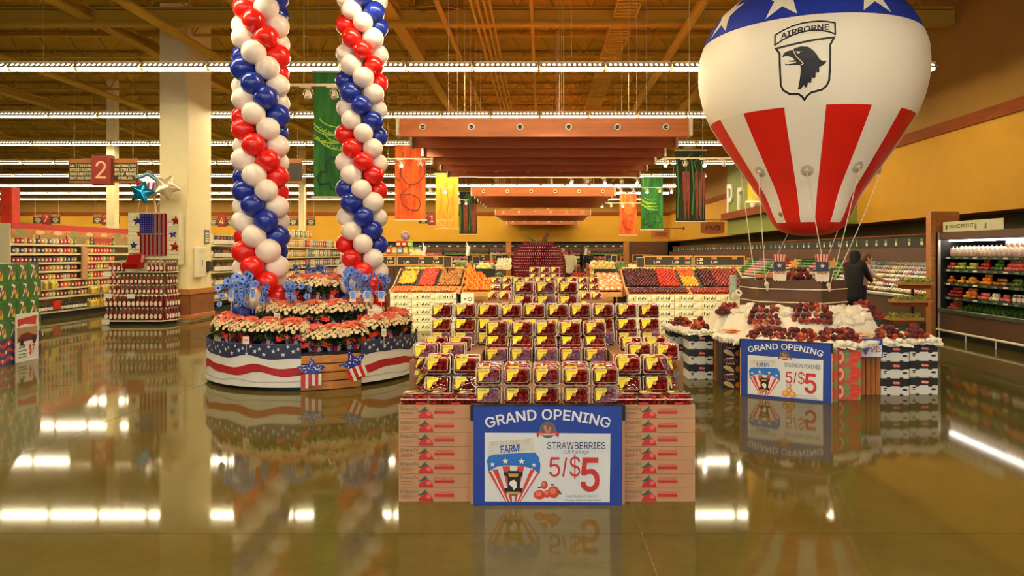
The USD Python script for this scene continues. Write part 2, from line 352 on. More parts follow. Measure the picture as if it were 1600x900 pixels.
for k in range(-3, 8):
    y = 13.6 + 4.72 * k
    x = 6.65; nx_ = 0
    lo = -0.74 * y - 1.2 if k >= 0 else -10
    while x > lo:
        if k == -1 and (1.0 < x or -4.2 < x < -2.4) or k == 0 and False: x -= 1.22; nx_ += 1; continue
        nm = RNAME[k] if k >= 0 else 'unseen front'
        (fixture_w if nx_ % 4 == 1 else fixture).place((x, y, 4.93), 0, f'slotted fluorescent light, {ordn(nx_)} from right in the {nm} ceiling row' if k >= 0 else 'slotted fluorescent light in the rows above the entrance', f'fluorescent lights of the {nm} row')
        x -= 1.22; nx_ += 1

# ======================= STRAWBERRY DISPLAYS =======================
m_plastic = clear('clear_plastic', (0.97, 0.96, 0.94), 0.05, 1.36, 0.0, .12)
m_rim = usdkit.material(stage, '/World/Looks/plastic_rim', {'t': ('transparent_bsdf', {'color': (.95, .95, .95)}), 'p': ('principled_bsdf', {'base_color': lin((240, 225, 195)), 'roughness': 0.25, 'specular_ior_level': 0.8}), 'm': ('mix_closure', {'fac': 0.62})},
                        [('t.BSDF', 'm.closure1'), ('p.BSDF', 'm.closure2')], surface='m.closure')
m_berry = usdkit.material(stage, '/World/Looks/strawberry_red', {'g': ('texture_coordinate', {}), 'n': ('noise_texture', {'scale': 22.0, 'detail': 2.0}), 'v': ('voronoi_texture', {'scale': 260.0}),
    'r': ('rgb_ramp', {'ramp': [(0, lin((116, 8, 8))), (0.45, lin((160, 16, 12))), (0.6, lin((184, 34, 20))), (1, lin((206, 64, 34)))]}),
    's': ('rgb_ramp', {'ramp': [(0, (1, 1, 1)), (0.22, (0, 0, 0)), (1, (0, 0, 0))]}), 'mx': ('mix', {'color2': lin((222, 150, 70))}), 'p': ('principled_bsdf', {'roughness': 0.5, 'specular_ior_level': 0.22})},
    [('g.object', 'n.vector'), ('g.object', 'v.vector'), ('n.fac', 'r.fac'), ('v.distance', 's.fac'), ('s.color', 'mx.fac'), ('r.color', 'mx.color1'), ('mx.color', 'p.base_color')], surface='p.BSDF')
m_calyx = M('strawberry_calyx', (72, 110, 30), 0.6)
m_sticker = M('yellow_sticker', (248, 214, 24), 0.45)
m_stgreen = M('sticker_green_ink', (70, 120, 40), 0.5)
m_badge = M('sticker_badge', (170, 110, 70), 0.5)
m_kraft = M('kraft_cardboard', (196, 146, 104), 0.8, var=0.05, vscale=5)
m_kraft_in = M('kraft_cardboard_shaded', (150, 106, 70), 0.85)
m_cred = M('carton_red_ink', (206, 46, 40), 0.6); m_cpink = M('carton_pink_ink', (224, 110, 96), 0.6); m_cgreen = M('carton_green_ink', (34, 104, 74), 0.6)

CW, CD, CH = .172, .115, .086          # clamshell lying flat: width, short side, height
def frus(w0, d0, z0, w1, d1, z1, r=.014, cap=True, top=True):
    def ring(w, d, z):
        a, b, out = w / 2 - r, d / 2 - r, []
        for sx, sy, q in ((1, 1, 0), (-1, 1, 90), (-1, -1, 180), (1, -1, 270)):
            for t in (0, 45, 90): out.append((sx * a + r * math.cos(math.radians(q + t)), sy * b + r * math.sin(math.radians(q + t)), z))
        return out
    v = np.array(ring(w0, d0, z0) + ring(w1, d1, z1)); n = 12
    f = [(i, (i + 1) % n, n + (i + 1) % n) for i in range(n)] + [(i, n + (i + 1) % n, n + i) for i in range(n)]
    if cap: o = n if top else 0; f += [(o, o + i, o + i + 1) if top else (o, o + i + 1, o + i) for i in range(1, n - 1)]
    return v, np.array(f)
def strawberry(r=.019):
    v, f = ball(1, 2); z = v[:, 2]; w = 1 - .28 * np.clip(-z, 0, 1) ** 1.5 - .1 * np.clip(z, 0, 1)
    return np.stack([v[:, 0] * w * r, v[:, 1] * w * r, z * r * 1.25], -1), f
def build_clam(seed):
    def build(t):
        g = random.Random(seed); b, cl = [], []
        for iz, zz in enumerate((.022, .056)):
            for ix in range(4):
                for iy in range(3):
                    s = g.uniform(.9, 1.12); sp = (.86, 1)[iz]; p = (sp * (-.058 + ix * .0385) + g.uniform(-.004, .004), sp * (-.034 + iy * .034) + g.uniform(-.004, .004), zz + g.uniform(-.004, .004))
                    r = (g.uniform(0, 360), g.uniform(0, 180), g.uniform(0, 360)); b.append(mv(strawberry(.0185 * s), p, r))
                    if iz and g.random() < .35:
                        for q in range(5):
                            a = q * 72
                            cl.append(mv((np.array([[0, -.003, .0], [.011, 0, .003], [0, .003, 0], [.004, 0, -.001]]), np.array([[0, 1, 2], [0, 3, 1], [3, 2, 1]])), np.array(p) + [0, 0, .02], (0, g.uniform(-20, 20), a)))
        part(t, 'strawberries', cat(*b), m_berry, True, kind='stuff')
        if cl: part(t, 'calyx', cat(*cl), m_calyx, False, kind='stuff')
        part(t, 'tray', cat(frus(CW - .026, CD - .022, 0, CW - .01, CD - .008, .046, top=False)), m_plastic)
        part(t, 'rim', cat(frus(CW - .012, CD - .01, .044, CW, CD, .046, cap=False), frus(CW, CD, .046, CW, CD, .051, cap=False), frus(CW, CD, .051, CW - .012, CD - .01, .053, cap=False)), m_rim)
        part(t, 'lid', cat(frus(CW - .012, CD - .01, .053, CW - .03, CD - .028, CH)), m_plastic)
        part(t, 'lid_edge', cat(frus(CW - .03, CD - .028, CH - .002, CW - .036, CD - .034, CH + .001, cap=False), frus(CW - .022, CD - .02, .068, CW - .022, CD - .02, .070, cap=False)), m_rim)
        X = lambda u: (u - .5) * (CW - .03); Z = lambda v: (v - .5) * (CD - .028)
        pg = Polygon([(X(a), Z(b)) for a, b in ((.04, .96), (.56, .96), (.55, .72), (.47, .62), (.3, .42), (.24, .2), (.2, .12), (.07, .12))])
        def flat(m, z): v, f = m; return np.stack([v[:, 0], v[:, 2], z - v[:, 1]], -1), f
        st = part(t, 'sticker', flat(poly(pg, .0006), CH + .002), m_sticker, False, label='yellow brand sticker on the lid')
        part(st, 'lettering', flat(mv(text("Driscoll's", .011, .0004, width=.055), (X(.29), 0, Z(.76))), CH + .0022), m_stgreen, False)
        part(st, 'badge', flat(poly(ell(X(.4), Z(.5), .013, .011), .0008), CH + .0024), m_badge, False)
    return build
clam = [Kind('strawberry_clamshell', 'strawberries', build_clam(s)) for s in (1, 2, 3)]
_ci = [0]
def put_clam(x, y, z, lean, label, group, rz=0, flat=False):
    """Upright: the lid faces -y. (x, y, z): middle of the lower front edge."""
    k = clam[(_ci[0] * 7 + _ci[0] // 3) % 3]; _ci[0] += 1
    if flat: k.place((x, y, z), (0, 0, rz), label, group)
    else:
        lean -= 7       # lean 90 = lid vertical
        # local (0, -CD/2, CH) is the lower front edge
        o = R(lean, 0, rz) @ np.array([0, -CD / 2, CH])
        k.place((x - o[0], y - o[1], z - o[2]), (lean, 0, rz), label, group)

def build_crate(t, top=False):
    W, D, H, th = .458, .39, .0845, .006
    part(t, 'carton', cat(bx(-W / 2, W / 2, 0, th, 0, H), bx(-W / 2, W / 2, D - th, D, 0, H), bx(-W / 2, -W / 2 + th, th, D - th, 0, H), bx(W / 2 - th, W / 2, th, D - th, 0, H), bx(-W / 2 + th, W / 2 - th, th, D - th, 0, th)), m_kraft, False)
    part(t, 'lettering', mv(text("Driscoll's", .021, .0008, width=.108), (-.162, 0, .052)), m_cgreen, False, label='green brand lettering')
    part(t, 'small_print', mv(cat(*[bx(0, l, -.0006, 0, z, z + .0035) for l, z in ((.07, .036), (.085, .027), (.06, .018))]), (-.215, 0, 0)), M('carton_grey_ink', (150, 112, 84), .7), False)
    bp = Polygon([(-.105, .002), (-.1, .02), (-.085, .04), (-.06, .052), (-.035, .047), (-.018, .03), (-.012, .002)])
    lg = part(t, 'berry_logo', mv(poly(bp, .0008), (0, -.001, 0)), m_cred, False, label='red half strawberry print')
    part(lg, 'highlight', mv(poly(ell(-.04, .03, .016, .014, 14), .0006), (0, -.0018, 0)), m_cpink, False)
    part(t, 'leaf_print', mv(poly(Polygon([(-.112, .04), (-.085, .052), (-.07, .068), (-.052, .08), (-.06, .062), (-.04, .056), (-.07, .046), (-.09, .038)]), .0008), (0, -.0014, 0)), m_cgreen, False)
    bl = part(t, 'red_panel', mv(poly(sbox(-.005, .028, .118, .046), .0008), (0, -.001, 0)), m_cred, False)
    part(bl, 'lettering', mv(text('STRAWBERRIES', .012, .0006, width=.115), (.056, -.001, .05)), m_cred, False)
    if top:
        for x in (-.12, .1): part(t, 'red_tab', bx(x, x + .055, -.001, .003, .0845, .1), m_cred, False)
crate = Kind('strawberry_carton', 'cardboard box', lambda t: build_crate(t))
crate_top = Kind('strawberry_carton', 'cardboard box', lambda t: build_crate(t, True))

def strawberry_display(X0, Y0, near):
    D = 'near display' if near else 'far display'; G = 'strawberry clamshells on the ' + D; Y = lambda y: Y0 + y - 4.6
    def row(name, xs, y, z, lean=88, jit=.003):
        for i, x in enumerate(xs):
            put_clam(X0 + x + rng.uniform(-jit, jit), Y(y) + rng.uniform(0, .012), z, lean + rng.uniform(-2.5, 2), f'strawberry clamshell, {ordn(i)} from left in {name} of {D}', G, rng.uniform(-2, 2))
    base = thing('carton_riser', f'brown carton block and pallet carrying the {"near" if near else "far"} strawberry display', 'display base', (X0, Y0, 0))
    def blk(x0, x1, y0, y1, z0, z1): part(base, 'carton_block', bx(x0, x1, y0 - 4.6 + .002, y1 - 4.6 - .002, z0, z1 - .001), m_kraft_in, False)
    if near:
        for c, x in enumerate((-.6975, -.2325, .2325, .6975)):
            for l in range(7):
                nm = ('left outer', 'left inner', 'right inner', 'right outer')[c]
                (crate_top if l == 6 and c in (0, 3) else crate).place((X0 + x, Y0 + (.0 if c in (0, 3) else .01), l * .0865), 0, f'printed strawberry carton, {ordn(6-l)} from top, {nm} column behind the price sign', 'cartons of the near strawberry display')
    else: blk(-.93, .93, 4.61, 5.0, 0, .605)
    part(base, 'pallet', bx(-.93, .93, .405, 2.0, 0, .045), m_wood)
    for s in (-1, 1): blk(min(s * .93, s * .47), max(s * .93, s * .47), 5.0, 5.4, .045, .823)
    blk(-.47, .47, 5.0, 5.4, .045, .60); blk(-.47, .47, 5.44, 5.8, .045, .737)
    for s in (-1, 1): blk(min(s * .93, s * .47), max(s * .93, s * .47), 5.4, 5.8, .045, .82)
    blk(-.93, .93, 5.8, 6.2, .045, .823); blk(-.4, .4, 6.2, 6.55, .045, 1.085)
    c5 = [(-.37 + .185 * i) for i in range(5)]
    if near:
        row('lowest front centre row', c5, 4.60, .607, 83); row('second front centre row', c5, 4.61, .726, 82)
        for d in (1, 2): row(f'{ordn(d)} row behind the top front row', c5, 4.61 + .095 * d, .73, 88)
        for d in (0,):
            for i, x in enumerate((-.835, -.66, -.485, .485, .66, .835)):
                put_clam(X0 + x, Y0 + .075,   .066 + 6 * .0865, 0, f'strawberry clamshell lying flat, {ordn(i)} from left in the front top cartons', G, 0, True)
        for s, nm, q in ((-1, 'left', (-.715, -.53)), (1, 'right', (.535, .72))):
            row(f'lower front {nm} side row', q, 4.78, .65, 74); row(f'upper front {nm} side row', q, 4.80, .768, 78)
            row(f'hidden top {nm} side row', q, 4.90, .775, 78)
            for d, zz in enumerate((.65, .77)): put_clam(X0 + s * .86, Y0 + .3 - .02 * d, zz, 70, f'strawberry clamshell turned sideways, {"lower" if d == 0 else "upper"} one at the {nm} front corner', G, s * 62)
    row('lower middle centre row', c5, 5.44, .74, 88); row('tilted middle centre row', c5, 5.49, .855, 50); row('upper middle centre row', c5, 5.555, .925, 84)
    row('hidden middle centre row', c5, 5.65, .925, 86)
    for s, nm, q in ((-1, 'left', (-.83, -.645)), (1, 'right', (.64, .825))):
        row(f'lowest middle {nm} side row', q, 4.985, .70, 86)
        row(f'middle {nm} side row', q, 5.02, .825, 84); row(f'second middle {nm} side row', q, 5.12, .822, 86)
        row(f'back {nm} side row', q, 5.5, .822, 80)
    c10 = [(-.83 + .1845 * i) for i in range(10)]
    row('lower long back row', c10, 5.80, .825, 88); row('tilted long back row', c10, 5.82, .935, 72); row('upper long back row', c10, 5.86, 1.04, 84)
    row('hindmost long back row', c10, 5.955, 1.04, 86)
    c3 = [-.19, 0, .19] if near else [-.185, 0, .185]
    row('lower top row', c3, 6.21, 1.09, 88); row('upper top row', c3, 6.22, 1.206, 87); row('hindmost top row', c3, 6.315, 1.206, 87)
strawberry_display(.03, 4.6, True)
strawberry_display(.045, 11.2, False)

# ---------------- the GRAND OPENING price signs ----------------
m_sblue = M('sign_blue', (34, 66, 158), 0.5); m_swhite = M('sign_white', (232, 230, 224), 0.55); m_slet = M('sign_white_lettering', (244, 240, 226), 0.5)
m_snavy = M('sign_navy_ink', (44, 44, 92), 0.5); m_sgrey = M('sign_grey_ink', (128, 130, 140), 0.5); m_sred = M('sign_red_ink', (204, 56, 46), 0.5); m_sred2 = M('sign_stripe_red', (222, 72, 46), 0.5)
m_ssky = M('sign_sky_blue', (44, 116, 200), 0.5); m_sbeige = M('sign_beige_ink', (206, 192, 164), 0.5); m_sblk = M('sign_black_ink', (26, 22, 20), 0.5); m_sgold = M('sign_gold_ink', (196, 160, 70), 0.5)
m_sgreen = M('sign_badge_green', (92, 122, 100), 0.5); m_sbrn = M('sign_badge_brown', (128, 84, 60), 0.5)
def arc_text(s, h, rad, width, depth=.0008, bold=True):
    v, f = text(s, h, depth, bold, width=width); a = v[:, 0] / rad; r = rad + v[:, 2]
    return np.stack([r * np.sin(a), v[:, 1], r * np.cos(a) - rad], -1), f
def opening_sign(t, product, sub, fruit, unit=None):
    u = lambda px: (px - 655) / 1273.0
    w = lambda py: (830 - py) / 1273.0
    P = lambda pts: Polygon([(u(a), w(b)) for a, b in pts])
    lay = lambda pg, k: mv(poly(pg, .0005), (0, -.0006 * k - .0005, 0))
    b = part(t, 'board', bx(-.4575, .4575, 0, .012, 0, .609), m_sblue, False)
    part(t, 'stand', cat(bx(-.475, -.455, .012, .06, 0, .52), bx(.455, .475, .012, .06, 0, .52), bx(-.455, .455, .012, .05, 0, .6)), m_kraft, False, label='cardboard stand behind the board')
    part(t, 'bracket', cat(bx(-.476, -.4578, -.003, .06, .52, .615), bx(.4578, .476, -.003, .06, .52, .615), bx(-.457, .457, -.002, .06, .6095, .615)), m_dark, False)
    part(t, 'price_card', lay(P([(162, 262), (1145, 268), (1140, 806), (160, 800)]), 0), m_swhite, False)
    part(t, 'lettering', mv(arc_text('GRAND OPENING', .060, 1.34, .76), (0, -.0006, w(158))), m_slet, False, label='white arched GRAND OPENING lettering')
    e = part(t, 'badge', lay(ell(u(655), w(240), .050, .051, 32), 1), m_sgreen, False)
    part(e, 'centre', lay(ell(u(655), w(238), .039, .040, 28), 2), m_sbrn, False)
    part(e, 'figures', lay(unary_union([ell(u(636), w(222), .012, .016, 12), ell(u(672), w(230), .010, .014, 12), ell(u(655), w(250), .02, .01, 12)]), 3), M('sign_badge_pink', (178, 132, 112), .5), False)
    part(e, 'ribbon', lay(P([(566, 268), (585, 250), (620, 258), (655, 262), (690, 258), (726, 250), (745, 268), (738, 300), (718, 282), (655, 286), (592, 282), (574, 300)]), 4), m_sred, False)
    part(e, 'lettering', mv(text('COMMISSARY', .0115, .0005, True, width=.105), (0, -.0036, w(280))), m_slet, False)
    # left picture: the balloon and its slogan
    part(t, 'slogan_card', mv(lay(P([(190, 330), (540, 302), (552, 402), (196, 436)]), 1), (0, 0, 0)), M('sign_slogan_card', (224, 218, 204), .6), False)
    s1 = mv(text('WE BOUGHT THE', .026, .0005, True, width=.245), (0, 0, 0), (0, -4, 0)); part(t, 'slogan', mv(s1, (u(365), -.0018, w(356))), m_sbeige, False)
    part(t, 'slogan', mv(mv(text('FARM!', .042, .0005, True, width=.122), (0, 0, 0), (0, -5, 0)), (u(366), -.0018, w(412))), M('sign_slogan_blue', (46, 92, 176), .5), False)
    bp = part(t, 'balloon_print', lay(P([(188, 560), (250, 520), (320, 512), (455, 512), (530, 520), (592, 575), (440, 800), (325, 800)]), 1), m_swhite, False)
    part(bp, 'sky_band', lay(P([(178, 480), (195, 445), (240, 432), (555, 415), (585, 455), (598, 510), (592, 585), (540, 545), (455, 522), (320, 518), (250, 530), (192, 568)]), 2), m_ssky, False)
    for i, (a0, a1, b0, b1) in enumerate([(190, 212, 322, 330), (222, 262, 340, 352), (300, 358, 362, 376), (418, 472, 394, 408), (520, 556, 416, 428), (574, 594, 436, 444)]):
        ya = 570 - 52 * (1 - ((a0 + a1) / 2 - 390) ** 2 / 200 ** 2)
        part(bp, 'stripe', lay(P([(a0, ya + 4), (a1, ya), (b1, 800), (b0, 800)]), 2), m_sred2, False)
    for x, y, r in ((222, 510, .018), (323, 484, .022), (450, 486, .021), (547, 515, .016)): part(bp, 'star', mv(lay(star(r), 3), (u(x), 0, w(y))), m_slet, False)
    part(bp, 'crest', lay(P([(310, 570), (345, 575), (345, 560), (425, 560), (428, 572), (460, 572), (458, 600), (440, 608), (436, 690), (458, 700), (450, 730), (385, 756), (320, 730), (312, 700), (345, 690), (340, 605), (312, 595)]), 3), m_sblk, False)
    part(bp, 'crest_ribbon', lay(unary_union([P([(345, 582), (428, 582), (420, 606), (352, 606)]), P([(330, 722), (440, 722), (430, 740), (385, 748), (340, 740)])]), 4), m_sgold, False)
    part(bp, 'eagle', lay(P([(352, 660), (362, 640), (390, 630), (412, 650), (412, 690), (385, 712), (378, 685), (362, 676)]), 4), m_slet, False)
    # right side: product, price, fruit
    part(t, 'product_name', mv(text(product, .0425, .0005, width=.358), (u(878), -.0018, w(390))), m_snavy, False)
    if sub: part(t, 'small_print', mv(text(sub, .021, .0005, width=.155), (u(876), -.0018, w(424))), m_sgrey, False)
    part(t, 'price', mv(text('5', .118, .0006, width=.068), (u(710), -.0018, w(604))), m_sred, False)
    part(t, 'price', lay(P([(768, 606), (782, 606), (808, 455), (794, 455)]), 1.5), m_sred, False)
    part(t, 'price', mv(text('$', .12, .0006, width=.066), (u(868), -.0018, w(603))), m_sred, False)
    part(t, 'price', mv(text('5', .198, .0006, True, width=.117), (u(988), -.0018, w(714))), m_sred, False)
    if unit: part(t, 'unit', mv(text(unit, .04, .0005, width=.05), (u(712), -.0018, w(664))), m_sred, False)
    fr = part(t, 'fruit_print', lay(unary_union([ell(u(a), w(b), r / 1273 * q, r / 1273, 20) for a, b, r, q in fruit[0]]), 1.5), fruit[1], False)
    part(fr, 'highlight', lay(unary_union([ell(u(a - 6), w(b - 8), r / 2400 * q, r / 2400, 14) for a, b, r, q in fruit[0]]), 2.5), fruit[2], False)
    if fruit[3]: part(fr, 'leaf_print', kind='stuff', smooth=False, m=m_cgreen, mesh=lay(unary_union([ell(u(a), w(b), .011, .006, 8) for a, b in fruit[3]]), 3))
    part(t, 'fine_print', mv(text(fruit[4], .0125, .0005, width=.2), (u(922), -.0018, w(765))), m_sgrey, False)
    part(t, 'fine_print', mv(text('Product of the United States', .0125, .0005, width=.22), (u(934), -.0018, w(797))), m_sgrey, False)
t = thing('price_sign', 'blue GRAND OPENING sign for strawberries standing on the floor against the cartons', 'sign', (.035, 4.525, .002))
opening_sign(t, 'STRAWBERRIES', '1LB Package', ([(590, 748, 36, 1.3), (628, 672, 32, .85), (650, 740, 30, 1), (700, 726, 48, .95)], m_sred2, M('sign_fruit_light', (236, 130, 96), .5), [(742, 722), (752, 738), (690, 668), (590, 690)], 'Great Source of Vitamin C'))
t = thing('price_sign', 'blue GRAND OPENING sign for southern peaches standing before the cotton display', 'sign', (2.575, 7.81, .002), (0, 0, -28.0))
opening_sign(t, 'SOUTHERN PEACHES', None, ([(665, 752, 46, 1), (712, 706, 44, 1), (752, 760, 46, 1)], M('sign_peach', (226, 150, 74), .5), M('sign_peach_light', (240, 196, 110), .5), [], 'Great Source of Vitamin C'), 'LB')

# ======================= HOT AIR BALLOON AND PEACH DISPLAY =======================
BX, BY = 3.39, 9.35
m_bwhite = M('inflatable_white', (250, 238, 216), 0.5, sss=0.0); m_bred = M('inflatable_red', (222, 28, 12), 0.42); m_bblue = M('inflatable_blue', (36, 58, 168), 0.6, spec=.3); m_bblk = M('inflatable_black_print', (22, 20, 20), 0.5)
_pz = [(1.77, 0.0), (1.78, .14), (1.80, .26), (1.85, .37), (1.95, .46), (2.25, .60), (2.6, .83), (2.965, 1.075), (3.25, 1.245), (3.51, 1.335), (3.79, 1.378), (3.98, 1.372), (4.18, 1.32), (4.44, 1.19), (4.6, 1.05), (4.75, .86), (4.85, .62), (4.885, .35), (4.9, 0.0)]
from scipy.interpolate import PchipInterpolator
_zz = np.array([p[0] for p in _pz]); _rr = np.array([p[1] for p in _pz])
_ss = np.concatenate([[0], np.cumsum(np.hypot(np.diff(_zz), np.diff(_rr)))])
_fz, _fr = PchipInterpolator(_ss, _zz), PchipInterpolator(_ss, _rr)
_sd = np.linspace(0, _ss[-1], 400); _zd, _rd = np.maximum.accumulate(_fz(_sd)), _fr(_sd)
def brad(z): return np.interp(z, _zd, _rd)
FACE = math.atan2(-BY, -BX)                       # towards the shop entrance
def bpt(phi, z, off=0.0):                          # phi in radians, to the right as seen from the entrance
    r = brad(z) + off; a = FACE + phi
    return np.stack([r * np.cos(a), r * np.sin(a), z + 0 * phi], -1)
U0 = 1.36
def bsurf(u, v, off): return bpt(u / U0, v, off)
def bgrid(z0, z1, p0, p1, off=0.0):
    zs = _zd[(_zd > z0 + .004) & (_zd < z1 - .004)][::6]; zs = np.concatenate([[z0], zs, [z1]])
    n = max(2, int(round((p1 - p0) / math.radians(4))) + 1); ph = np.radians(np.linspace(math.degrees(p0), math.degrees(p1), n))
    P, Z = np.meshgrid(ph, zs, indexing='ij'); v = bpt(P.ravel(), Z.ravel(), off); k = len(zs)
    i, j = np.meshgrid(np.arange(n - 1), np.arange(k - 1), indexing='ij')
    q = np.stack([i * k + j, (i + 1) * k + j, (i + 1) * k + j + 1, i * k + j + 1], -1).reshape(-1, 4)
    return v, np.vstack([q[:, [0, 1, 2]], q[:, [0, 2, 3]]])
rad = math.radians
hb = thing('hot_air_balloon', 'giant inflatable stars and stripes hot air balloon tethered above the peach basket', 'balloon', (BX, BY, 0))
ZS0, ZS1, ZB = 1.93, 3.2, 4.18
ev = part(hb, 'envelope', bgrid(ZS1, ZB, -math.pi, math.pi), m_bwhite, True, label='white middle of the inflatable')
part(hb, 'crown', bgrid(ZB, 4.9, -math.pi, math.pi), m_bblue, True, label='blue crown with white stars')
part(hb, 'bottom_cap', bgrid(1.77, ZS0, -math.pi, math.pi), m_bred, True, label='solid red bottom')
for k in range(8):
    a = -36.5 + 45 * k
    part(hb, 'stripe', bgrid(ZS0, ZS1, rad(a), rad(a + 24)), m_bred, True, label='red stripe'); part(hb, 'stripe', bgrid(ZS0, ZS1, rad(a + 24), rad(a + 45)), m_bwhite, True, label='white stripe')
for a in (-53, -13, 33, 94, 148, -108):
    part(hb, 'star', mv(wrap(affinity.translate(star(.31), rad(a) * U0, 4.46), bsurf, .08, .004)), m_bwhite, True, label='white star')
# emblem, drawn in plan units of 1/858 m about its own centre
def em(pts): return Polygon([((x - 365) / 858 - .045, 4.10 - (y - 125) / 858) for x, y in pts])
tab = em([(90, 215), (170, 178), (250, 150), (340, 131), (430, 125), (500, 127), (560, 135), (640, 155), (640, 280), (570, 250), (500, 232), (420, 225), (330, 234), (250, 255), (170, 286), (90, 330)])
shield = em([(92, 345), (250, 326), (450, 303), (640, 289), (598, 370), (600, 520), (598, 690), (575, 740), (530, 775), (430, 795), (390, 822), (360, 862), (330, 822), (300, 800), (210, 790), (150, 750), (130, 700), (131, 560), (132, 408)])
e = part(hb, 'emblem', cat(wrap(tab.difference(tab.buffer(-.017)), bsurf, .09, .003), wrap(shield.difference(shield.buffer(-.022)), bsurf, .09, .003)), m_bblk, True, label='black shield and tab outline', kind='stuff')
head = em([(168, 444), (172, 425), (184, 406), (210, 393), (258, 387), (285, 370), (340, 361), (395, 372), (440, 408), (472, 450), (497, 495), (520, 512), (558, 511), (548, 535), (522, 556), (494, 562), (496, 610), (478, 616), (467, 600), (462, 655), (446, 664), (430, 650), (424, 700), (408, 702), (394, 690), (388, 732), (372, 740), (358, 714), (326, 750), (298, 750), (312, 710), (322, 650), (330, 580), (328, 545), (318, 532), (300, 526), (222, 527), (196, 518), (188, 506), (215, 514), (285, 512), (292, 500), (262, 497), (238, 494), (214, 480), (245, 484), (278, 484), (262, 462), (236, 446), (202, 434), (182, 440)])
line = LineString([((x - 365) / 858 - .045, 4.10 - (y - 125) / 858) for x, y in ((262, 384), (290, 448), (354, 522), (330, 536))]).buffer(.0045)
eye = em([(280, 400), (312, 406), (342, 408), (326, 414), (320, 426), (304, 424), (300, 414)])
part(e, 'eagle_head', wrap(head.buffer(0).difference(line).difference(eye), bsurf, .09, .003), m_bblk, True, label='black eagle head')
v, f = text('AIRBORNE', 52 / 858, .001, True, width=430 / 858)
ux = v[:, 0]; px = ux * 858 + 368; t_ = (px - 368) / 215
base = 228 + t_ * -22 + 20 * t_ * t_
part(e, 'lettering', (bsurf(ux - .043, 4.10 - (base - 125) / 858 + v[:, 2], .003 - v[:, 1]), f), m_bblk, False)
# tether patches, ropes, valve
m_rope = M('white_rope', (226, 210, 180), 0.7); m_patch = M('grey_patch', (196, 180, 156), 0.5)
BKT = [(2.69, 9.12), (3.32, 8.75), (3.77, 9.1), (3.70, 9.75), (3.05, 10.1), (2.62, 9.75)]; BZ0, BZ1 = .90, 1.222
def disc(phi, z, r, h):
    p = bpt(np.array([phi]), np.array([z]))[0]; q = bpt(np.array([phi]), np.array([z + .05]))[0]; s = bpt(np.array([phi + .03]), np.array([z]))[0]
    t1 = (s - p) / np.linalg.norm(s - p); t2 = (q - p) / np.linalg.norm(q - p); n = np.cross(t1, t2); n /= np.linalg.norm(n)
    v, f = lathe([(0, h), (r * .25, h), (r * .4, h * .35), (r, .001), (r, -.004)], 20); return p + v[:, :1] * t1 + v[:, 1:2] * t2 + v[:, 2:] * n, f, p + n * h
for i, (phi, z, tx) in enumerate([(-45, 2.55, (2.76, 9.08)), (-1.5, 2.52, (3.42, 8.82)), (42, 2.56, (3.46, 8.83)), (88, 2.56, (3.60, 9.1)), (-90, 2.56, (2.70, 9.3)), (136, 2.56, (3.6, 9.6)), (178, 2.56, (3.0, 9.95))]):
    v, f, tip = disc(rad(phi), z, .075, .03); p = part(hb, 'tether_patch', (v, f), m_patch, 40)
    a = tip; b = np.array([tx[0] - BX, tx[1] - BY, BZ1 - .03]); tt = np.linspace(0, 1, 9)[:, None]
    part(hb, 'tether_rope', tube(a + (b - a) * tt - np.array([0, 0, .05]) * np.sin(tt * math.pi), .006, 6), m_rope)
v, f, _ = disc(rad(-41), 2.03, .03, .02); part(hb, 'valve', (v, f), M('valve_metal', (200, 190, 170), .3, 1.0), 40)

# basket
m_basket = M('basket_brown', (96, 62, 36), 0.6, var=.08)
bk = thing('balloon_basket', 'brown six-sided basket with white rope bands under the hot air balloon', 'basket', (3.2, 9.4, 0))
bp_ = Polygon([(x - 3.2, y - 9.4) for x, y in BKT])
part(bk, 'body', mv(cat(A(trimesh.creation.extrude_polygon(bp_.difference(bp_.buffer(-.03)), BZ1 - .75, engine='earcut')), mv(A(trimesh.creation.extrude_polygon(bp_.buffer(-.03), .02, engine='earcut')), (0, 0, .36))), (0, 0, .75)), m_basket, False)
for z in (.955, 1.115):
    ring = np.array(list(bp_.buffer(.006, join_style=1).exterior.coords)); part(bk, 'rope_band', tube(np.column_stack([ring, np.full(len(ring), z)]), .009, 6), m_rope)
for (x, y) in ((2.76, 9.05), (3.42, 8.79)): part(bk, 'rope_knot', mv(cat(ball(.028, 1, (1, 1, 1.2)), mv(ball(.018, 1, (1, 1, 2)), (.01, 0, -.045))), (x - 3.2, y - 9.4, 1.17)), m_rope)

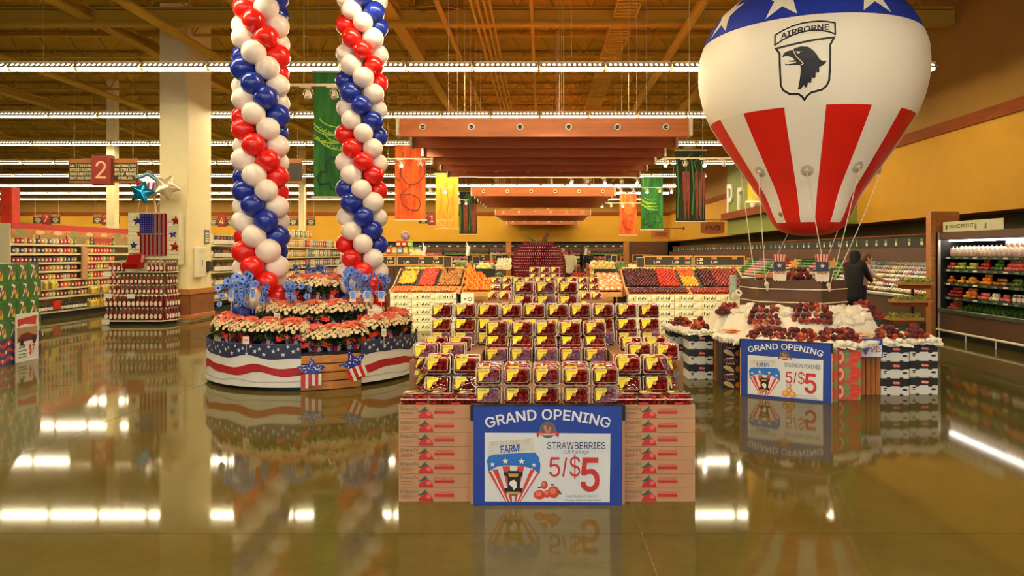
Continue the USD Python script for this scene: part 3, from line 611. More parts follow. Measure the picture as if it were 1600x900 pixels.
# cotton ground
CB = Polygon([(1.64, 10.05), (1.65, 9.55), (1.79, 9.05), (2.10, 9.0), (2.04, 8.46), (2.14, 8.16), (2.96, 7.71), (3.38, 7.79), (3.69, 8.03), (4.36, 8.05), (4.38, 8.5), (4.15, 9.6), (3.95, 10.5), (2.3, 10.7)])
CBi = Polygon([(2.3, 9.9), (2.25, 9.2), (2.42, 8.80), (2.95, 8.42), (3.45, 8.42), (3.85, 8.62), (3.95, 9.0), (3.75, 9.9), (2.6, 10.3)])
import shapely
def cotton_z(x, y):
    x, y = np.asarray(x, float), np.asarray(y, float); pt = shapely.points(x, y)
    d = shapely.distance(CB.exterior, pt) * np.where(shapely.contains(CB, pt), 1, -1); di = shapely.distance(CBi, pt)
    ss = lambda t: np.clip(t, 0, 1) ** 2 * (3 - 2 * np.clip(t, 0, 1))
    core = shapely.distance(CBi, pt); dm = np.hypot(x - 3.15, y - 9.4)
    n = meshkit.fbm(np.stack([x * 6, y * 6, 0 * x], -1), 3, 5) - .5; n2 = meshkit.fbm(np.stack([x * 22, y * 22, 0 * x + 3], -1), 3, 9) - .5
    h1 = ss((.14 - core + .1 * n) / .16); h2 = ss((1.08 - dm + .15 * n) / .3)
    return .585 + .18 * h1 + .11 * h2 + n * .07 * np.clip(d / .12, .2, 1) + n2 * .04 + np.where(d < .04, -(.04 - np.clip(d, -.05, .04)) ** 2 * 9, 0), d
gx, gy = np.meshgrid(np.arange(1.52, 4.54, .022), np.arange(7.5, 10.8, .022), indexing='ij'); cz, cd = cotton_z(gx.ravel(), gy.ravel())
V = np.column_stack([gx.ravel(), gy.ravel(), cz]); ny = gx.shape[1]
i, j = np.meshgrid(np.arange(gx.shape[0] - 1), np.arange(ny - 1), indexing='ij')
q = np.stack([i * ny + j, (i + 1) * ny + j, (i + 1) * ny + j + 1, i * ny + j + 1], -1).reshape(-1, 4); q = q[(cd[q] > -.035).all(1)]
used, inv = np.unique(q, return_inverse=True); q = inv.reshape(-1, 4)
cot = [(V[used], np.vstack([q[:, [0, 1, 2]], q[:, [0, 2, 3]]]))]
def fluff(p, r, seed):
    v, f = ball(1, 2); n = meshkit.fbm(v * 2.2 + seed * 7.3, 3, seed) - .5; return v * (r * (1 + 1.0 * n))[:, None] * [1, 1, .75] + p, f
g = random.Random(3); ext = CB.exterior; L = ext.length; s = 0
while s < L:
    p = ext.interpolate(s); r = g.uniform(.028, .055)
    if p.y < 9.9: cot.append(fluff(np.array([p.x + g.uniform(-.015, .015), p.y + g.uniform(0, .03), .585 + g.uniform(-.025, .02)]), r, g.randrange(99)))
    s += g.uniform(.03, .05)
for _ in range(150):
    x, y = g.uniform(2.1, 4.0), g.uniform(8.1, 9.3)
    if CBi.contains(Point(x, y)): cot.append(fluff(np.array([x, y, cotton_z([x], [y])[0][0]]), g.uniform(.04, .09), g.randrange(99)))
m_cotton = M('cotton_wool', (250, 238, 212), 1.0, spec=.1, sheen=.4, bump=.6, bscale=60, world=True)
solo('cotton_batting', cat(*cot), m_cotton, 'fluffy white cotton batting draped over the peach display', 'cotton batting', kind='stuff', smooth=True)
m_cloth = M('dark_table_cloth', (46, 38, 28), .9)
tb = thing('display_table', 'low dark table block under the cotton of the peach display', 'table', (0, 0, 0))
part(tb, 'core', mv(A(trimesh.creation.extrude_polygon(Polygon([(2.2, 10.3), (2.15, 9.55), (2.35, 9.0), (2.42, 8.55), (3.1, 8.15), (3.7, 8.45), (3.95, 8.75), (3.7, 10.1)]), .5, engine='earcut')), (0, 0, 0)), m_cloth, False)

# peach cartons
m_cblk = M('carton_black', (34, 32, 32), .55); m_cwht = M('carton_white', (226, 222, 210), .6); m_fl = M('carton_peach_print', (226, 96, 56), .55, rgb2=(206, 40, 36), vscale=30); m_fl2 = M('carton_peach_flesh', (238, 190, 130), .55)
def build_bw(t):
    W, D, H = .30, .38, .183
    part(t, 'carton', bx(-W / 2, W / 2, 0, D, 0, H), m_cwht, False)
    top = [(-.15, .183), (.15, .183), (.15, .1), (.092, .1), (.088, .088), (.05, .088), (.046, .1), (-.046, .1), (-.05, .088), (-.088, .088), (-.092, .1), (-.15, .1)]
    part(t, 'black_band', mv(poly(Polygon(top), .0012), (0, -.0013, 0)), m_cblk, False)
    part(t, 'side_band', cat(bx(-W / 2 - .001, -W / 2, 0, D, .1, H), bx(W / 2, W / 2 + .001, 0, D, .1, H)), m_cblk, False)
    lg = part(t, 'fruit_logo', mv(poly(unary_union([ell(-.012, .138, .026, .019, 14), ell(.02, .134, .022, .017, 14)]), .0008), (.012, -.0024, 0)), m_fl, False)
    part(lg, 'lettering', mv(text('PEACHES', .014, .0006, True, width=.07), (.012, -.003, .13)), m_cwht, False)
    part(t, 'stamp', mv(cat(bx(-.12, -.085, 0, .0008, .07, .082), bx(-.115, -.095, 0, .0008, .05, .062)), (0, -.001, 0)), m_cblk, False)
    part(t, 'stamp', mv(poly(ell(.105, .06, .028, .012, 14), .0008), (0, -.001, 0)), m_cblk, False)
    part(t, 'stamp', cat(bx(-.15, -.06, -.0012, 0, .006, .012)), M('carton_grey_line', (190, 184, 170), .6), False)
    part(t, 'notch', cat(bx(-.088, -.05, -.0014, 0, 0, .012), bx(.05, .088, -.0014, 0, 0, .012)), m_cblk, False)
bwbox = Kind('peach_carton', 'cardboard box', build_bw)
LV = ('bottom', 'middle', 'top')
for nm, x, y, rz in (('left rear', 1.815, 9.56, 0), ('left front', 1.955, 9.06, 0), ('right inner', 3.855, 8.04, -3), ('right outer', 4.195, 8.09, -3)):
    for l in range(3): bwbox.place((x, y, l * .1845), rz, f'black and white peach carton, {LV[l]} of the {nm} stack by the cotton display', 'black and white peach cartons')
def build_titan(t):
    W, D, H = .20, .34, .181
    part(t, 'carton', bx(-W / 2, W / 2, 0, D, 0, H), m_cblk, False)
    part(t, 'lettering', mv(text('TITAN', .042, .0008, True, width=.16), (-.005, -.0004, .115)), M('carton_title_red', (214, 60, 40), .5), False, label='red brand lettering')
    part(t, 'lettering', mv(text('FARMS', .017, .0008, True, width=.1), (-.005, -.0004, .094)), m_cwht, False)
    part(t, 'cloud_print', mv(poly(unary_union([ell(-.03, .163, .03, .008, 12), ell(.01, .166, .03, .01, 12)]), .0006), (0, -.0008, 0)), m_cwht, False)
    a = part(t, 'peach_print', mv(poly(unary_union([Polygon([(-.085, .075), (-.05, .085), (.0, .07), (.035, .03), (.04, .008), (0, .012), (-.045, .03), (-.08, .055)])]), .0006), (0, -.0008, 0)), m_fl2, False)
    part(t, 'peach_print', mv(poly(Polygon([(.06, .07), (.095, .08), (.095, .01), (.06, .015), (.05, .04)]), .0006), (0, -.0008, 0)), M('carton_peach_orange', (206, 128, 50), .5), False)
titan = Kind('dark_peach_carton', 'cardboard box', build_titan)
for l in range(3):
    titan.place((2.165, 8.44, l * .182), -4, f'black carton printed with cut peach, {LV[l]} one beside the peach sign', 'black printed peach cartons')
    titan.place((2.33, 8.10, l * .182), -28, f'black carton printed with cut peach, {LV[l]} one behind left edge of peach sign', 'black printed peach cartons behind the sign')
m_gleaf = M('carton_leaf_print', (120, 150, 84), .55); m_pk = M('carton_pink_print', (222, 110, 90), .55, rgb2=(196, 60, 50), vscale=14)
def build_pic(t):
    W, D, H = .27, .36, .181
    part(t, 'carton', bx(-W / 2, W / 2, 0, D, 0, H), m_pk, False)
    part(t, 'cut_peach_print', mv(poly(ell(-.09, .09, .045, .07, 18), .0006), (0, -.0008, 0)), m_fl2, False); part(t, 'stone_print', mv(poly(ell(-.085, .09, .02, .034, 14), .0006), (0, -.0016, 0)), m_fl, False)
    part(t, 'leaf_print', mv(poly(unary_union([Polygon([(-.05, .17), (.0, .17), (.035, .13), (.0, .1), (.02, .06), (-.03, .01), (-.045, .05), (-.02, .09), (-.05, .13)]), Polygon([(.09, .0), (.135, .0), (.135, .07), (.11, .04)]), Polygon([(.06, .181), (.135, .181), (.135, .14), (.1, .16)])]), .0006), (0, -.001, 0)), m_gleaf, False)
    part(t, 'peach_print', mv(poly(unary_union([ell(.06, .12, .06, .05, 18), ell(.08, .05, .05, .04, 18)]), .0006), (0, -.0008, 0)), m_fl, False)
    part(t, 'side_print', cat(bx(-W / 2 - .0012, -W / 2, .02, .15, .02, .15)), m_gleaf, False)
picbox = Kind('printed_peach_carton', 'cardboard box', build_pic)
for l in range(3):
    picbox.place((3.235, 7.78, l * .182), 0, f'pink carton printed with peaches and leaves, {LV[l]} one right of the peach sign', 'pink printed peach cartons')
    picbox.place((2.945, 7.70, l * .182), -28, f'pink carton printed with peaches and leaves, {LV[l]} one behind right edge of the sign', 'pink peach cartons behind the sign')
m_slat = M('orange_crate_wood', (176, 104, 46), .5, var=.2, vscale=3, stretch=(12, 12, 1.2))
def slat_crate(name, label, loc, rz, W, D, H, n):
    t = thing(name, label, 'wooden crate', loc, rz); w = W / n
    for i in range(n):
        for y in (0, D - .012): part(t, 'slat', bx(-W / 2 + i * w + .004, -W / 2 + (i + 1) * w - .004, y, y + .012, 0, H, .002), m_slat, False)
    for x in (-W / 2, W / 2 - .012):
        for i in range(4): part(t, 'slat', bx(x, x + .012, .014 + i * (D - .028) / 4 + .003, .014 + (i + 1) * (D - .028) / 4 - .003, 0, H, .002), m_slat, False)
    for z in (.03, H - .07): part(t, 'rail', cat(bx(-W / 2 + .013, W / 2 - .013, .0125, .025, z, z + .04), bx(-W / 2 + .013, W / 2 - .013, D - .025, D - .0125, z, z + .04)), m_slat, False)
slat_crate('wooden_crate', 'upright slatted wooden crate between the two left carton stacks', (2.21, 8.97, 0), 0, .19, .3, .52, 3)
slat_crate('wooden_crate', 'upright slatted wooden crate under the small price sign on the right', (3.60, 8.06, 0), 0, .22, .3, .44, 4)
ss = thing('small_price_sign', 'small price sign reading 5 for $5 above the slatted crate', 'sign', (3.575, 7.99, .42), -8)
part(ss, 'board', bx(-.115, .115, 0, .008, 0, .205), m_sblue, False); part(ss, 'card', bx(-.105, .105, -.001, 0, .008, .135), m_swhite, False)
part(ss, 'lettering', mv(text('GRAND OPENING', .017, .0006, True, width=.17), (0, -.0004, .165)), m_slet, False); part(ss, 'price', mv(text('5/$5', .06, .0006, True, width=.1), (.045, -.0012, .06)), m_sred, False)
part(ss, 'balloon_print', mv(poly(Polygon([(-.095, .1), (-.085, .12), (-.035, .12), (-.025, .1), (-.05, .03), (-.07, .03)]), .0006), (0, -.0018, 0)), m_ssky, False); part(ss, 'stripe', mv(poly(unary_union([Polygon([(-.09, .09), (-.08, .09), (-.062, .03), (-.066, .03)]), Polygon([(-.066, .09), (-.054, .09), (-.057, .03), (-.063, .03)]), Polygon([(-.04, .09), (-.03, .09), (-.051, .03), (-.056, .03)])]), .0006), (0, -.0026, 0)), m_sred, False, kind='stuff')
ss = thing('small_price_card', 'tiny balloon price card on the left slatted crate', 'sign', (2.175, 8.935, .30), 0)
part(ss, 'card', bx(-.035, .035, 0, .004, 0, .14), m_swhite, False); part(ss, 'balloon_print', mv(poly(Polygon([(-.026, .09), (-.02, .12), (.02, .12), (.026, .09), (.008, .02), (-.008, .02)]), .0006), (0, -.001, 0)), m_ssky, False); part(ss, 'stripe', mv(poly(Polygon([(-.008, .09), (.008, .09), (.003, .02), (-.003, .02)]), .0006), (0, -.0018, 0)), m_sred, False)

# peaches
m_pch = usdkit.material(stage, '/World/Looks/peach_skin', {'g': ('texture_coordinate', {}), 'o': ('object_info', {}), 'n': ('noise_texture', {'scale': 18.0, 'detail': 3.0}), 'a': ('math', {'math_type': 'multiply_add', 'value2': 0.62, 'value3': -.08}), 'c': ('math', {'math_type': 'add'}),
    'r': ('rgb_ramp', {'ramp': [(0, lin((56, 18, 18))), (0.4, lin((92, 22, 18))), (0.68, lin((140, 34, 22))), (0.8, lin((196, 74, 30))), (1, lin((226, 140, 54)))]}), 'm': ('math', {'math_type': 'multiply', 'value2': 0.55}), 'p': ('principled_bsdf', {'roughness': 0.5, 'sheen_weight': .15, 'specular_ior_level': .35})},
    [('g.object', 'n.vector'), ('n.fac', 'm.value1'), ('o.random', 'a.value1'), ('a.value', 'c.value1'), ('m.value', 'c.value2'), ('c.value', 'r.fac'), ('r.color', 'p.base_color')], surface='p.BSDF')
def peach_mesh(r=.034):
    v, f = ball(1, 2); a = np.arctan2(v[:, 1], v[:, 0]); cl = np.exp(-(a / .25) ** 2) * (1 - np.abs(v[:, 2])) * .10; dim = np.exp(-((v[:, 2] - 1) / .25) ** 2) * .25
    return v * (1 - cl - dim)[:, None] * r * [1, 1, .96], f
def build_peach(t):
    part(t, 'fruit', peach_mesh(), m_pch, True); part(t, 'stem', mv(cyl(.003, 0, .012, 6), (0, 0, .022)), m_brown, False)
peach = Kind('peach', 'peach', build_peach)
_px = []
def heap(cx, cy, rz, nx, ny, nz, label, zbase=None, d=.064, lean=0):
    c, s = math.cos(rad(rz)), math.sin(rad(rz)); n = 0; zb = float(cotton_z([cx], [cy])[0][0]) if zbase is None else zbase; zf = float(cotton_z([cx + s * .1], [cy - c * .1])[0][0]) if zbase is None else zbase; gr = np.clip((zb - zf) / .1, -.6, .6)
    for k in range(nz):
        for i in range(nx - k):
            for j in range(ny - k):
                if rng.random() < .05 and k == nz - 1 or not (j == 0 or k == nz - 1 or ((i == 0 or i == nx - k - 1) and j < 3)) or 'inside' in label and k == 0: continue
                u = (i - (nx - k - 1) / 2) * d + rng.uniform(-.011, .011); w = (j - (ny - k - 1) / 2) * d * .95 + rng.uniform(-.011, .011)
                x, y = cx + c * u - s * w, cy + s * u + c * w
                z = zb + gr * w + .022 + k * d * .72 + rng.uniform(-.008, .006)
                peach.place((x, y, z), (rng.uniform(-180, 180), rng.uniform(-60, 60), rng.uniform(0, 360)), f'{label}, {ordn(i)} from left, {("bottom", "second", "third", "fourth")[k] if k < nz - 1 else "top"} layer', label, rng.uniform(.92, 1.1)); n += 1
heap(2.66, 8.14, -28, 12, 4, 3, 'dark red peach, long front pile above peach sign')
heap(3.22, 7.99, 4, 7, 4, 3, 'dark red peach, front pile above pink cartons')
heap(2.62, 8.66, -26, 6, 4, 3, 'dark red peach, rear pile left below basket')
heap(3.10, 8.46, -14, 7, 4, 3, 'dark red peach, rear pile right below basket')
heap(3.86, 8.74, 10, 5, 4, 3, 'dark red peach, small pile right rear of cotton')
heap(1.98, 9.26, 0, 4, 5, 4, 'dark red peach on left front carton stack', .57)
heap(1.83, 9.72, 0, 5, 4, 3, 'dark red peach on left rear carton stack', .57)
heap(2.32, 9.12, -20, 5, 4, 3, 'dark red peach, pile beside the paper roll')
heap(3.86, 8.24, 0, 5, 5, 4, 'dark red peach on right inner carton stack', .565)
heap(4.20, 8.28, 0, 4, 5, 4, 'dark red peach on right outer carton stack', .565)
heap(3.20, 9.20, -25, 6, 4, 4, 'dark red peach heaped inside balloon basket', 1.19)
# bundles of orange and white sticks
m_so = M('orange_stick', (222, 112, 34), .4); m_sw = M('white_stick', (240, 214, 170), .4)
def bundle(label, x, y, rz):
    t = thing('candy_sticks', label, 'candy', (x, y, cotton_z([x], [y])[0][0] + .012), rz); g = random.Random(int(x * 100))
    for i in range(16):
        a = g.uniform(-25, 25); o = np.array([g.uniform(-.07, .07), g.uniform(-.05, .05), g.uniform(0, .035)]); dd = R(0, g.uniform(-6, 6), a) @ np.array([.08, 0, 0])
        part(t, 'stick', bar(o - dd, o + dd, .0065, 6), m_so if i % 2 else m_sw)
bundle('bundle of orange and white sticks on the cotton at right', 3.62, 8.36, -20); bundle('bundle of orange and white sticks on the cotton at left', 2.26, 8.76, -14)
# paper rolls
m_paper = M('paper_white', (236, 226, 204), .8)
def roll(label, loc, rot):
    t = thing('bag_roll', label, 'roll', loc, rot); part(t, 'roll', lathe([(.018, 0), (.045, 0), (.047, .003), (.047, .157), (.045, .16), (.018, .16)], 24), m_paper, 40); part(t, 'tube', lathe([(.0175, .001), (.0175, .159)], 16), m_kraft, True)
roll('white paper roll leaning in the cotton behind the left peaches', (2.46, 9.45, .98), (60, 20, 0))
t = thing('bag_roll', 'standing green printed roll of produce bags left of the basket', 'roll', (2.52, 9.70, .95)); part(t, 'roll', lathe([(.018, 0), (.05, 0), (.05, .30), (.045, .31), (.018, .31)], 24), M('bag_roll_plastic', (206, 214, 190), .35, rgb2=(130, 160, 120), vscale=25), 40); part(t, 'tube', lathe([(.0175, .001), (.0175, .309)], 16), m_kraft, True)

# two painted wooden figures and their star sticks
m_skin = M('painted_skin', (238, 190, 140), .6); m_pbeard = M('painted_beard', (240, 222, 190), .7); m_pnavy = M('painted_navy', (52, 56, 70), .6); m_pred = M('painted_red', (188, 50, 40), .6); m_pcream = M('painted_cream', (236, 216, 176), .6); m_pgold = M('painted_gold', (226, 156, 50), .5); m_pbrown = M('painted_brown', (120, 76, 40), .6)
def figure(t):
    fr = lambda pg, d, y: mv(poly(pg, d), (0, y, 0))
    part(t, 'face', fr(Polygon([(-.072, .06), (-.076, .14), (.076, .14), (.072, .06), (.04, .03), (-.04, .03)]), .016, 0), m_skin, False)
    part(t, 'beard', fr(Polygon([(-.08, .12), (-.066, .12), (-.06, .085), (-.02, .072), (.02, .072), (.06, .085), (.066, .12), (.08, .12), (.078, .03), (.066, -.012), (.05, .004), (.036, -.014), (.01, .0), (-.012, -.014), (-.03, .002), (-.055, -.012), (-.08, .02)]), .01, -.01), m_pbeard, False)
    for s in (-1, 1):
        part(t, 'brow', fr(Polygon([(s * .016, .118), (s * .05, .126), (s * .05, .118), (s * .016, .11)]), .004, -.004), m_pbeard, False)
        part(t, 'eye', fr(ell(s * .03, .106, .01, .0045, 10), .003, -.003), m_pnavy, False); part(t, 'cheek', fr(ell(s * .045, .088, .017, .011, 14), .002, -.002), M('painted_cheek', (228, 136, 84), .6), False)
    part(t, 'nose', mv(ball(.013, 2, (1, 1, 1.2)), (0, -.008, .092)), M('painted_nose', (226, 140, 70), .6)); part(t, 'moustache', fr(unary_union([ell(-.022, .072, .026, .008, 12), ell(.022, .072, .026, .008, 12)]), .008, -.018), m_pbeard, False)
    part(t, 'hat_brim', mv(cat(poly(Polygon([(-.15, .165), (-.12, .145), (-.06, .135), (.06, .135), (.12, .145), (.15, .165), (.14, .13), (.09, .118), (-.09, .118), (-.14, .13)]), .05)), (0, -.03, 0)), m_pnavy, False)
    part(t, 'hat_band', fr(Polygon([(-.07, .135), (.07, .135), (.068, .228), (-.068, .228)]), .03, -.012), m_pnavy, False)
    cr = part(t, 'hat_crown', fr(Polygon([(-.068, .228), (.068, .228), (.082, .318), (-.082, .318)]), .028, -.011), m_pcream, False)
    for i in range(5):
        a = -.068 + i * .0302; b = -.082 + i * .0364; part(cr, 'stripe', fr(Polygon([(a, .228), (a + .015, .228), (b + .018, .318), (b, .318)]), .004, -.0155), m_pred, False)
    part(t, 'star', fr(affinity.translate(star(.032), 0, .18), .005, -.017), m_pcream, False)
fig = Kind('wooden_figure', 'figurine', figure)
fig.place((2.90, 8.985, 1.222), -22, 'painted wooden bearded man in starred striped hat, left one on the basket rim', None)
fig.place((3.325, 8.735, 1.222), -12, 'painted wooden bearded man in starred striped hat, right one on the basket rim', None)
def star_stick(t):
    part(t, 'stick', mv(bx(-.011, .011, 0, .012, 0, .155), (0, 0, 0)), m_pbrown, False); part(t, 'star', mv(poly(star(.075, .034), .014), (.0, -.004, .21)), m_pgold, False)
stk = Kind('star_stick', 'ornament', star_stick)
stk.place((3.01, 8.91, 1.22), (0, 12, -22), 'gold wooden star on a brown stick beside the left figure', None)
stk.place((3.46, 8.84, 1.22), (0, 10, -12), 'gold wooden star on a brown stick beside the right figure', None)

# ======================= BALLOON COLUMNS AND FLOWER DISPLAY =======================
m_lred = M('latex_red', (232, 30, 22), .22, spec=.55); m_lblue = M('latex_blue', (28, 48, 150), .22, spec=.55); m_lwhite = M('latex_white', (248, 228, 210), .25, spec=.5)
_b3 = ball(1, 3)
def latex(r):
    v, f = _b3; z = v[:, 0]; w = np.where(z < 0, 1 - .10 * z * z, 1.0); return np.stack([v[:, 0] * 1.05, v[:, 1] * w, v[:, 2] * w], -1) * r, f
def balloon_column(label, X, Y, z0, z1, zred, r, Rc, pitch):
    t = thing('balloon_garland', label, 'balloons', (X, Y, 0)); face = math.degrees(math.atan2(-Y, -X))
    part(t, 'pole', bar((0, 0, .62), (0, 0, z1), .02, 8), M('white_pole', (220, 210, 190), .5))
    n = int((z1 - z0) / pitch); g = random.Random(int(-X * 100))
    for i in range(n):
        z = z0 + i * pitch; ref = face - 45.0 * (z - zred) / pitch
        for j, m in enumerate((m_lred, m_lwhite, m_lblue, m_lwhite)):
            a = ref + 90 * j + g.uniform(-5, 5); rr = Rc + g.uniform(-.008, .008); s = g.uniform(.95, 1.05)
            part(t, 'balloon', mv(latex(r * s), (rr * math.cos(rad(a)), rr * math.sin(rad(a)), z + g.uniform(-.01, .01)), (0, g.uniform(-8, 8), a)), m, True, label=('red balloon', 'white balloon', 'blue balloon', 'white balloon')[j])
balloon_column('left spiral column of red, white and blue balloons rising from the flowers', -3.61, 9.45, 0.80, 5.35, 2.818, .1485, .211, .193)
balloon_column('right spiral column of red, white and blue balloons rising from the flowers', -2.36, 9.65, 0.78, 5.15, 2.74, .131, .195, .178)

FXc, FYc, FR = -2.934, 9.55, 1.296
fd = thing('flower_table', 'round tiered flower table with a waving stars and stripes skirt', 'display table', (FXc, FYc, 0))
part(fd, 'base', cyl(FR - .06, 0, .07, 64), m_dark, 40)
part(fd, 'lower_deck', cyl(FR - .02, .40, .42, 64), m_dark, 40)
part(fd, 'core', cyl(.92, .07, .40, 48), m_dark, 40)
part(fd, 'middle_tier', cyl(.80, .42, .60, 48), m_dark, 40); part(fd, 'upper_tier', cyl(.42, .60, .90, 40), m_dark, 40)
m_fnavy = M('flag_navy_print', (44, 52, 84), .55); m_fwhite = M('flag_white_print', (232, 226, 212), .55, var=.06, vscale=4); m_fred = M('flag_red_print', (176, 34, 40), .55, var=.10, vscale=5)
def skirt(a0, a1, nm):
    arc = lambda u, v, o: np.stack([(FR + o) * np.cos(u / FR), (FR + o) * np.sin(u / FR), v], -1)
    u0, u1 = rad(a0) * FR, rad(a1) * FR; us = np.linspace(u0, u1, 60)
    sk = part(fd, 'skirt', wrap(sbox(u0, .05, u1, .53), arc, .08, 0), m_fwhite, True, label='skirt panel printed with waving flag')
    part(sk, 'inner_face', wrap(sbox(u0, .05, u1, .53), lambda u, v, o: arc(u, v, -.008), .1, 0), m_dark, True)
    wv = lambda z, amp, ph: [(u, z + amp * math.sin(u * 7.5 + ph) + amp * .5 * math.sin(u * 13 + ph * 2)) for u in us]
    part(sk, 'blue_field', wrap(Polygon(wv(.375, .02, 1) + [(u1, .529), (u0, .529)]).buffer(0), arc, .08, .002), m_fnavy, True)
    part(sk, 'red_stripe', wrap(Polygon(wv(.185, .022, 0) + wv(.275, .022, .3)[::-1]).buffer(0), arc, .06, .002), m_fred, True)
    part(sk, 'grey_fold', wrap(Polygon(wv(.10, .012, 2) + wv(.115, .012, 2.2)[::-1]).buffer(0), arc, .06, .002), M('flag_grey_print', (190, 186, 178), .55), True)
    st = []; g = random.Random(int(a0 + 400)); u = u0 + .05; k = 0
    while u < u1 - .03:
        st.append(wrap(affinity.translate(star(.024 + .006 * (k % 2), a0=90 + g.uniform(-12, 12)), u, (.50, .45, .475, .415)[k % 4]), arc, .2, .004)); u += .055; k += 1
    part(sk, 'stars', cat(*st), m_fwhite, False, kind='stuff', label='printed white stars')
    part(sk, 'hem', wrap(sbox(u0, .045, u1, .062), lambda u, v, o: arc(u, v, .006), .1, 0), m_fwhite, True)
skirt(-176, -80, 'left'); skirt(-50, 20, 'right'); skirt(30, 174, 'rear')
def deck_crate(label, x, y, rz):
    t = thing('slat_crate', label, 'wooden crate', (x, y, .0), rz)
    W, D, H = .345, .2, .40
    for y0 in (0, D - .012):
        for i in range(4): part(t, 'slat', bx(-W / 2, W / 2, y0, y0 + .012, i * .1 + .005, i * .1 + .093, .002), m_slat2, False)
    for s in (-1, 1):
        for i in range(4): part(t, 'end_slat', bx(s * (W / 2 - .006) - .006, s * (W / 2 - .006) + .006, .014, D - .014, i * .1 + .005, i * .1 + .093, .002), m_slat2, False)
m_slat2 = M('crate_wood', (202, 134, 66), .5, var=.2, vscale=3, stretch=(1.2, 12, 12))
for i, a in enumerate((-72.5, -57.5)):
    x, y = FXc + (FR - .02) * math.cos(rad(a)), FYc + (FR - .02) * math.sin(rad(a))
    deck_crate(('left' if i == 0 else 'right') + ' slatted wooden crate set in the gap of the flag skirt', x, y, a + 90)

# chrysanthemum pots
m_leaf = M('plant_leaf_green', (52, 78, 26), .5, rgb2=(26, 46, 14), vscale=30); m_cream = M('blossom_cream', (250, 226, 176), .6); m_coral = M('blossom_coral', (248, 136, 104), .6); m_pot = M('pot_foil_navy', (40, 46, 96), .3)
m_foil = usdkit.material(stage, '/World/Looks/flag_foil', {'g': ('texture_coordinate', {}), 'v': ('voronoi_texture', {'scale': 42.0}), 'r': ('rgb_ramp', {'interpolate': False, 'ramp': [(0, lin((236, 230, 220))), (.32, lin((40, 58, 150)))]}), 'p': ('principled_bsdf', {'roughness': .28})}, [('g.object', 'v.vector'), ('v.distance', 'r.fac'), ('r.color', 'p.base_color')], surface='p.BSDF')
m_foilr = M('foil_red', (206, 40, 40), .28); m_foilw = M('foil_white', (236, 226, 214), .3); m_ribbon = M('orange_red_ribbon', (240, 62, 22), .35)
def leaf_cloud(g, n, rx, rz, zc, size, low=-.6):
    V, F, k = [], [], 0
    for _ in range(n):
        while True:
            d = np.array([g.gauss(0, 1), g.gauss(0, 1), g.gauss(0, 1)]); d /= np.linalg.norm(d)
            if d[2] > low: break
        p = d * [rx, rx, rz] * g.uniform(.75, 1.02) + [0, 0, zc]; s = size * g.uniform(.7, 1.3)
        v = np.array([[-.1, 0, 0], [.5, -.42, .1], [1.1, 0, -.12], [.5, .42, .1]]) * s
        yaw = math.degrees(math.atan2(d[1], d[0])) + g.uniform(-50, 50); v = v @ R(g.uniform(-30, 30), g.uniform(-50, 30), yaw).T + p
        V.append(v); F.append(np.array([[0, 1, 2], [0, 2, 3]]) + k); k += 4
    return np.vstack(V), np.vstack(F)
def blossom(r):
    V, F, k = [], [], 0
    for ring, (n, el, l) in enumerate(((9, 12, 1.0), (7, 40, .8), (5, 66, .55))):
        for i in range(n):
            a = 360 / n * i + ring * 17; v = np.array([[0, 0, 0], [.55, -.22, .05], [1, 0, .02], [.55, .22, .05]]) * r * l; V.append(v @ R(0, -el, a).T); F.append(np.array([[0, 1, 2], [0, 2, 3]]) + k); k += 4
    return np.vstack(V), np.vstack(F)
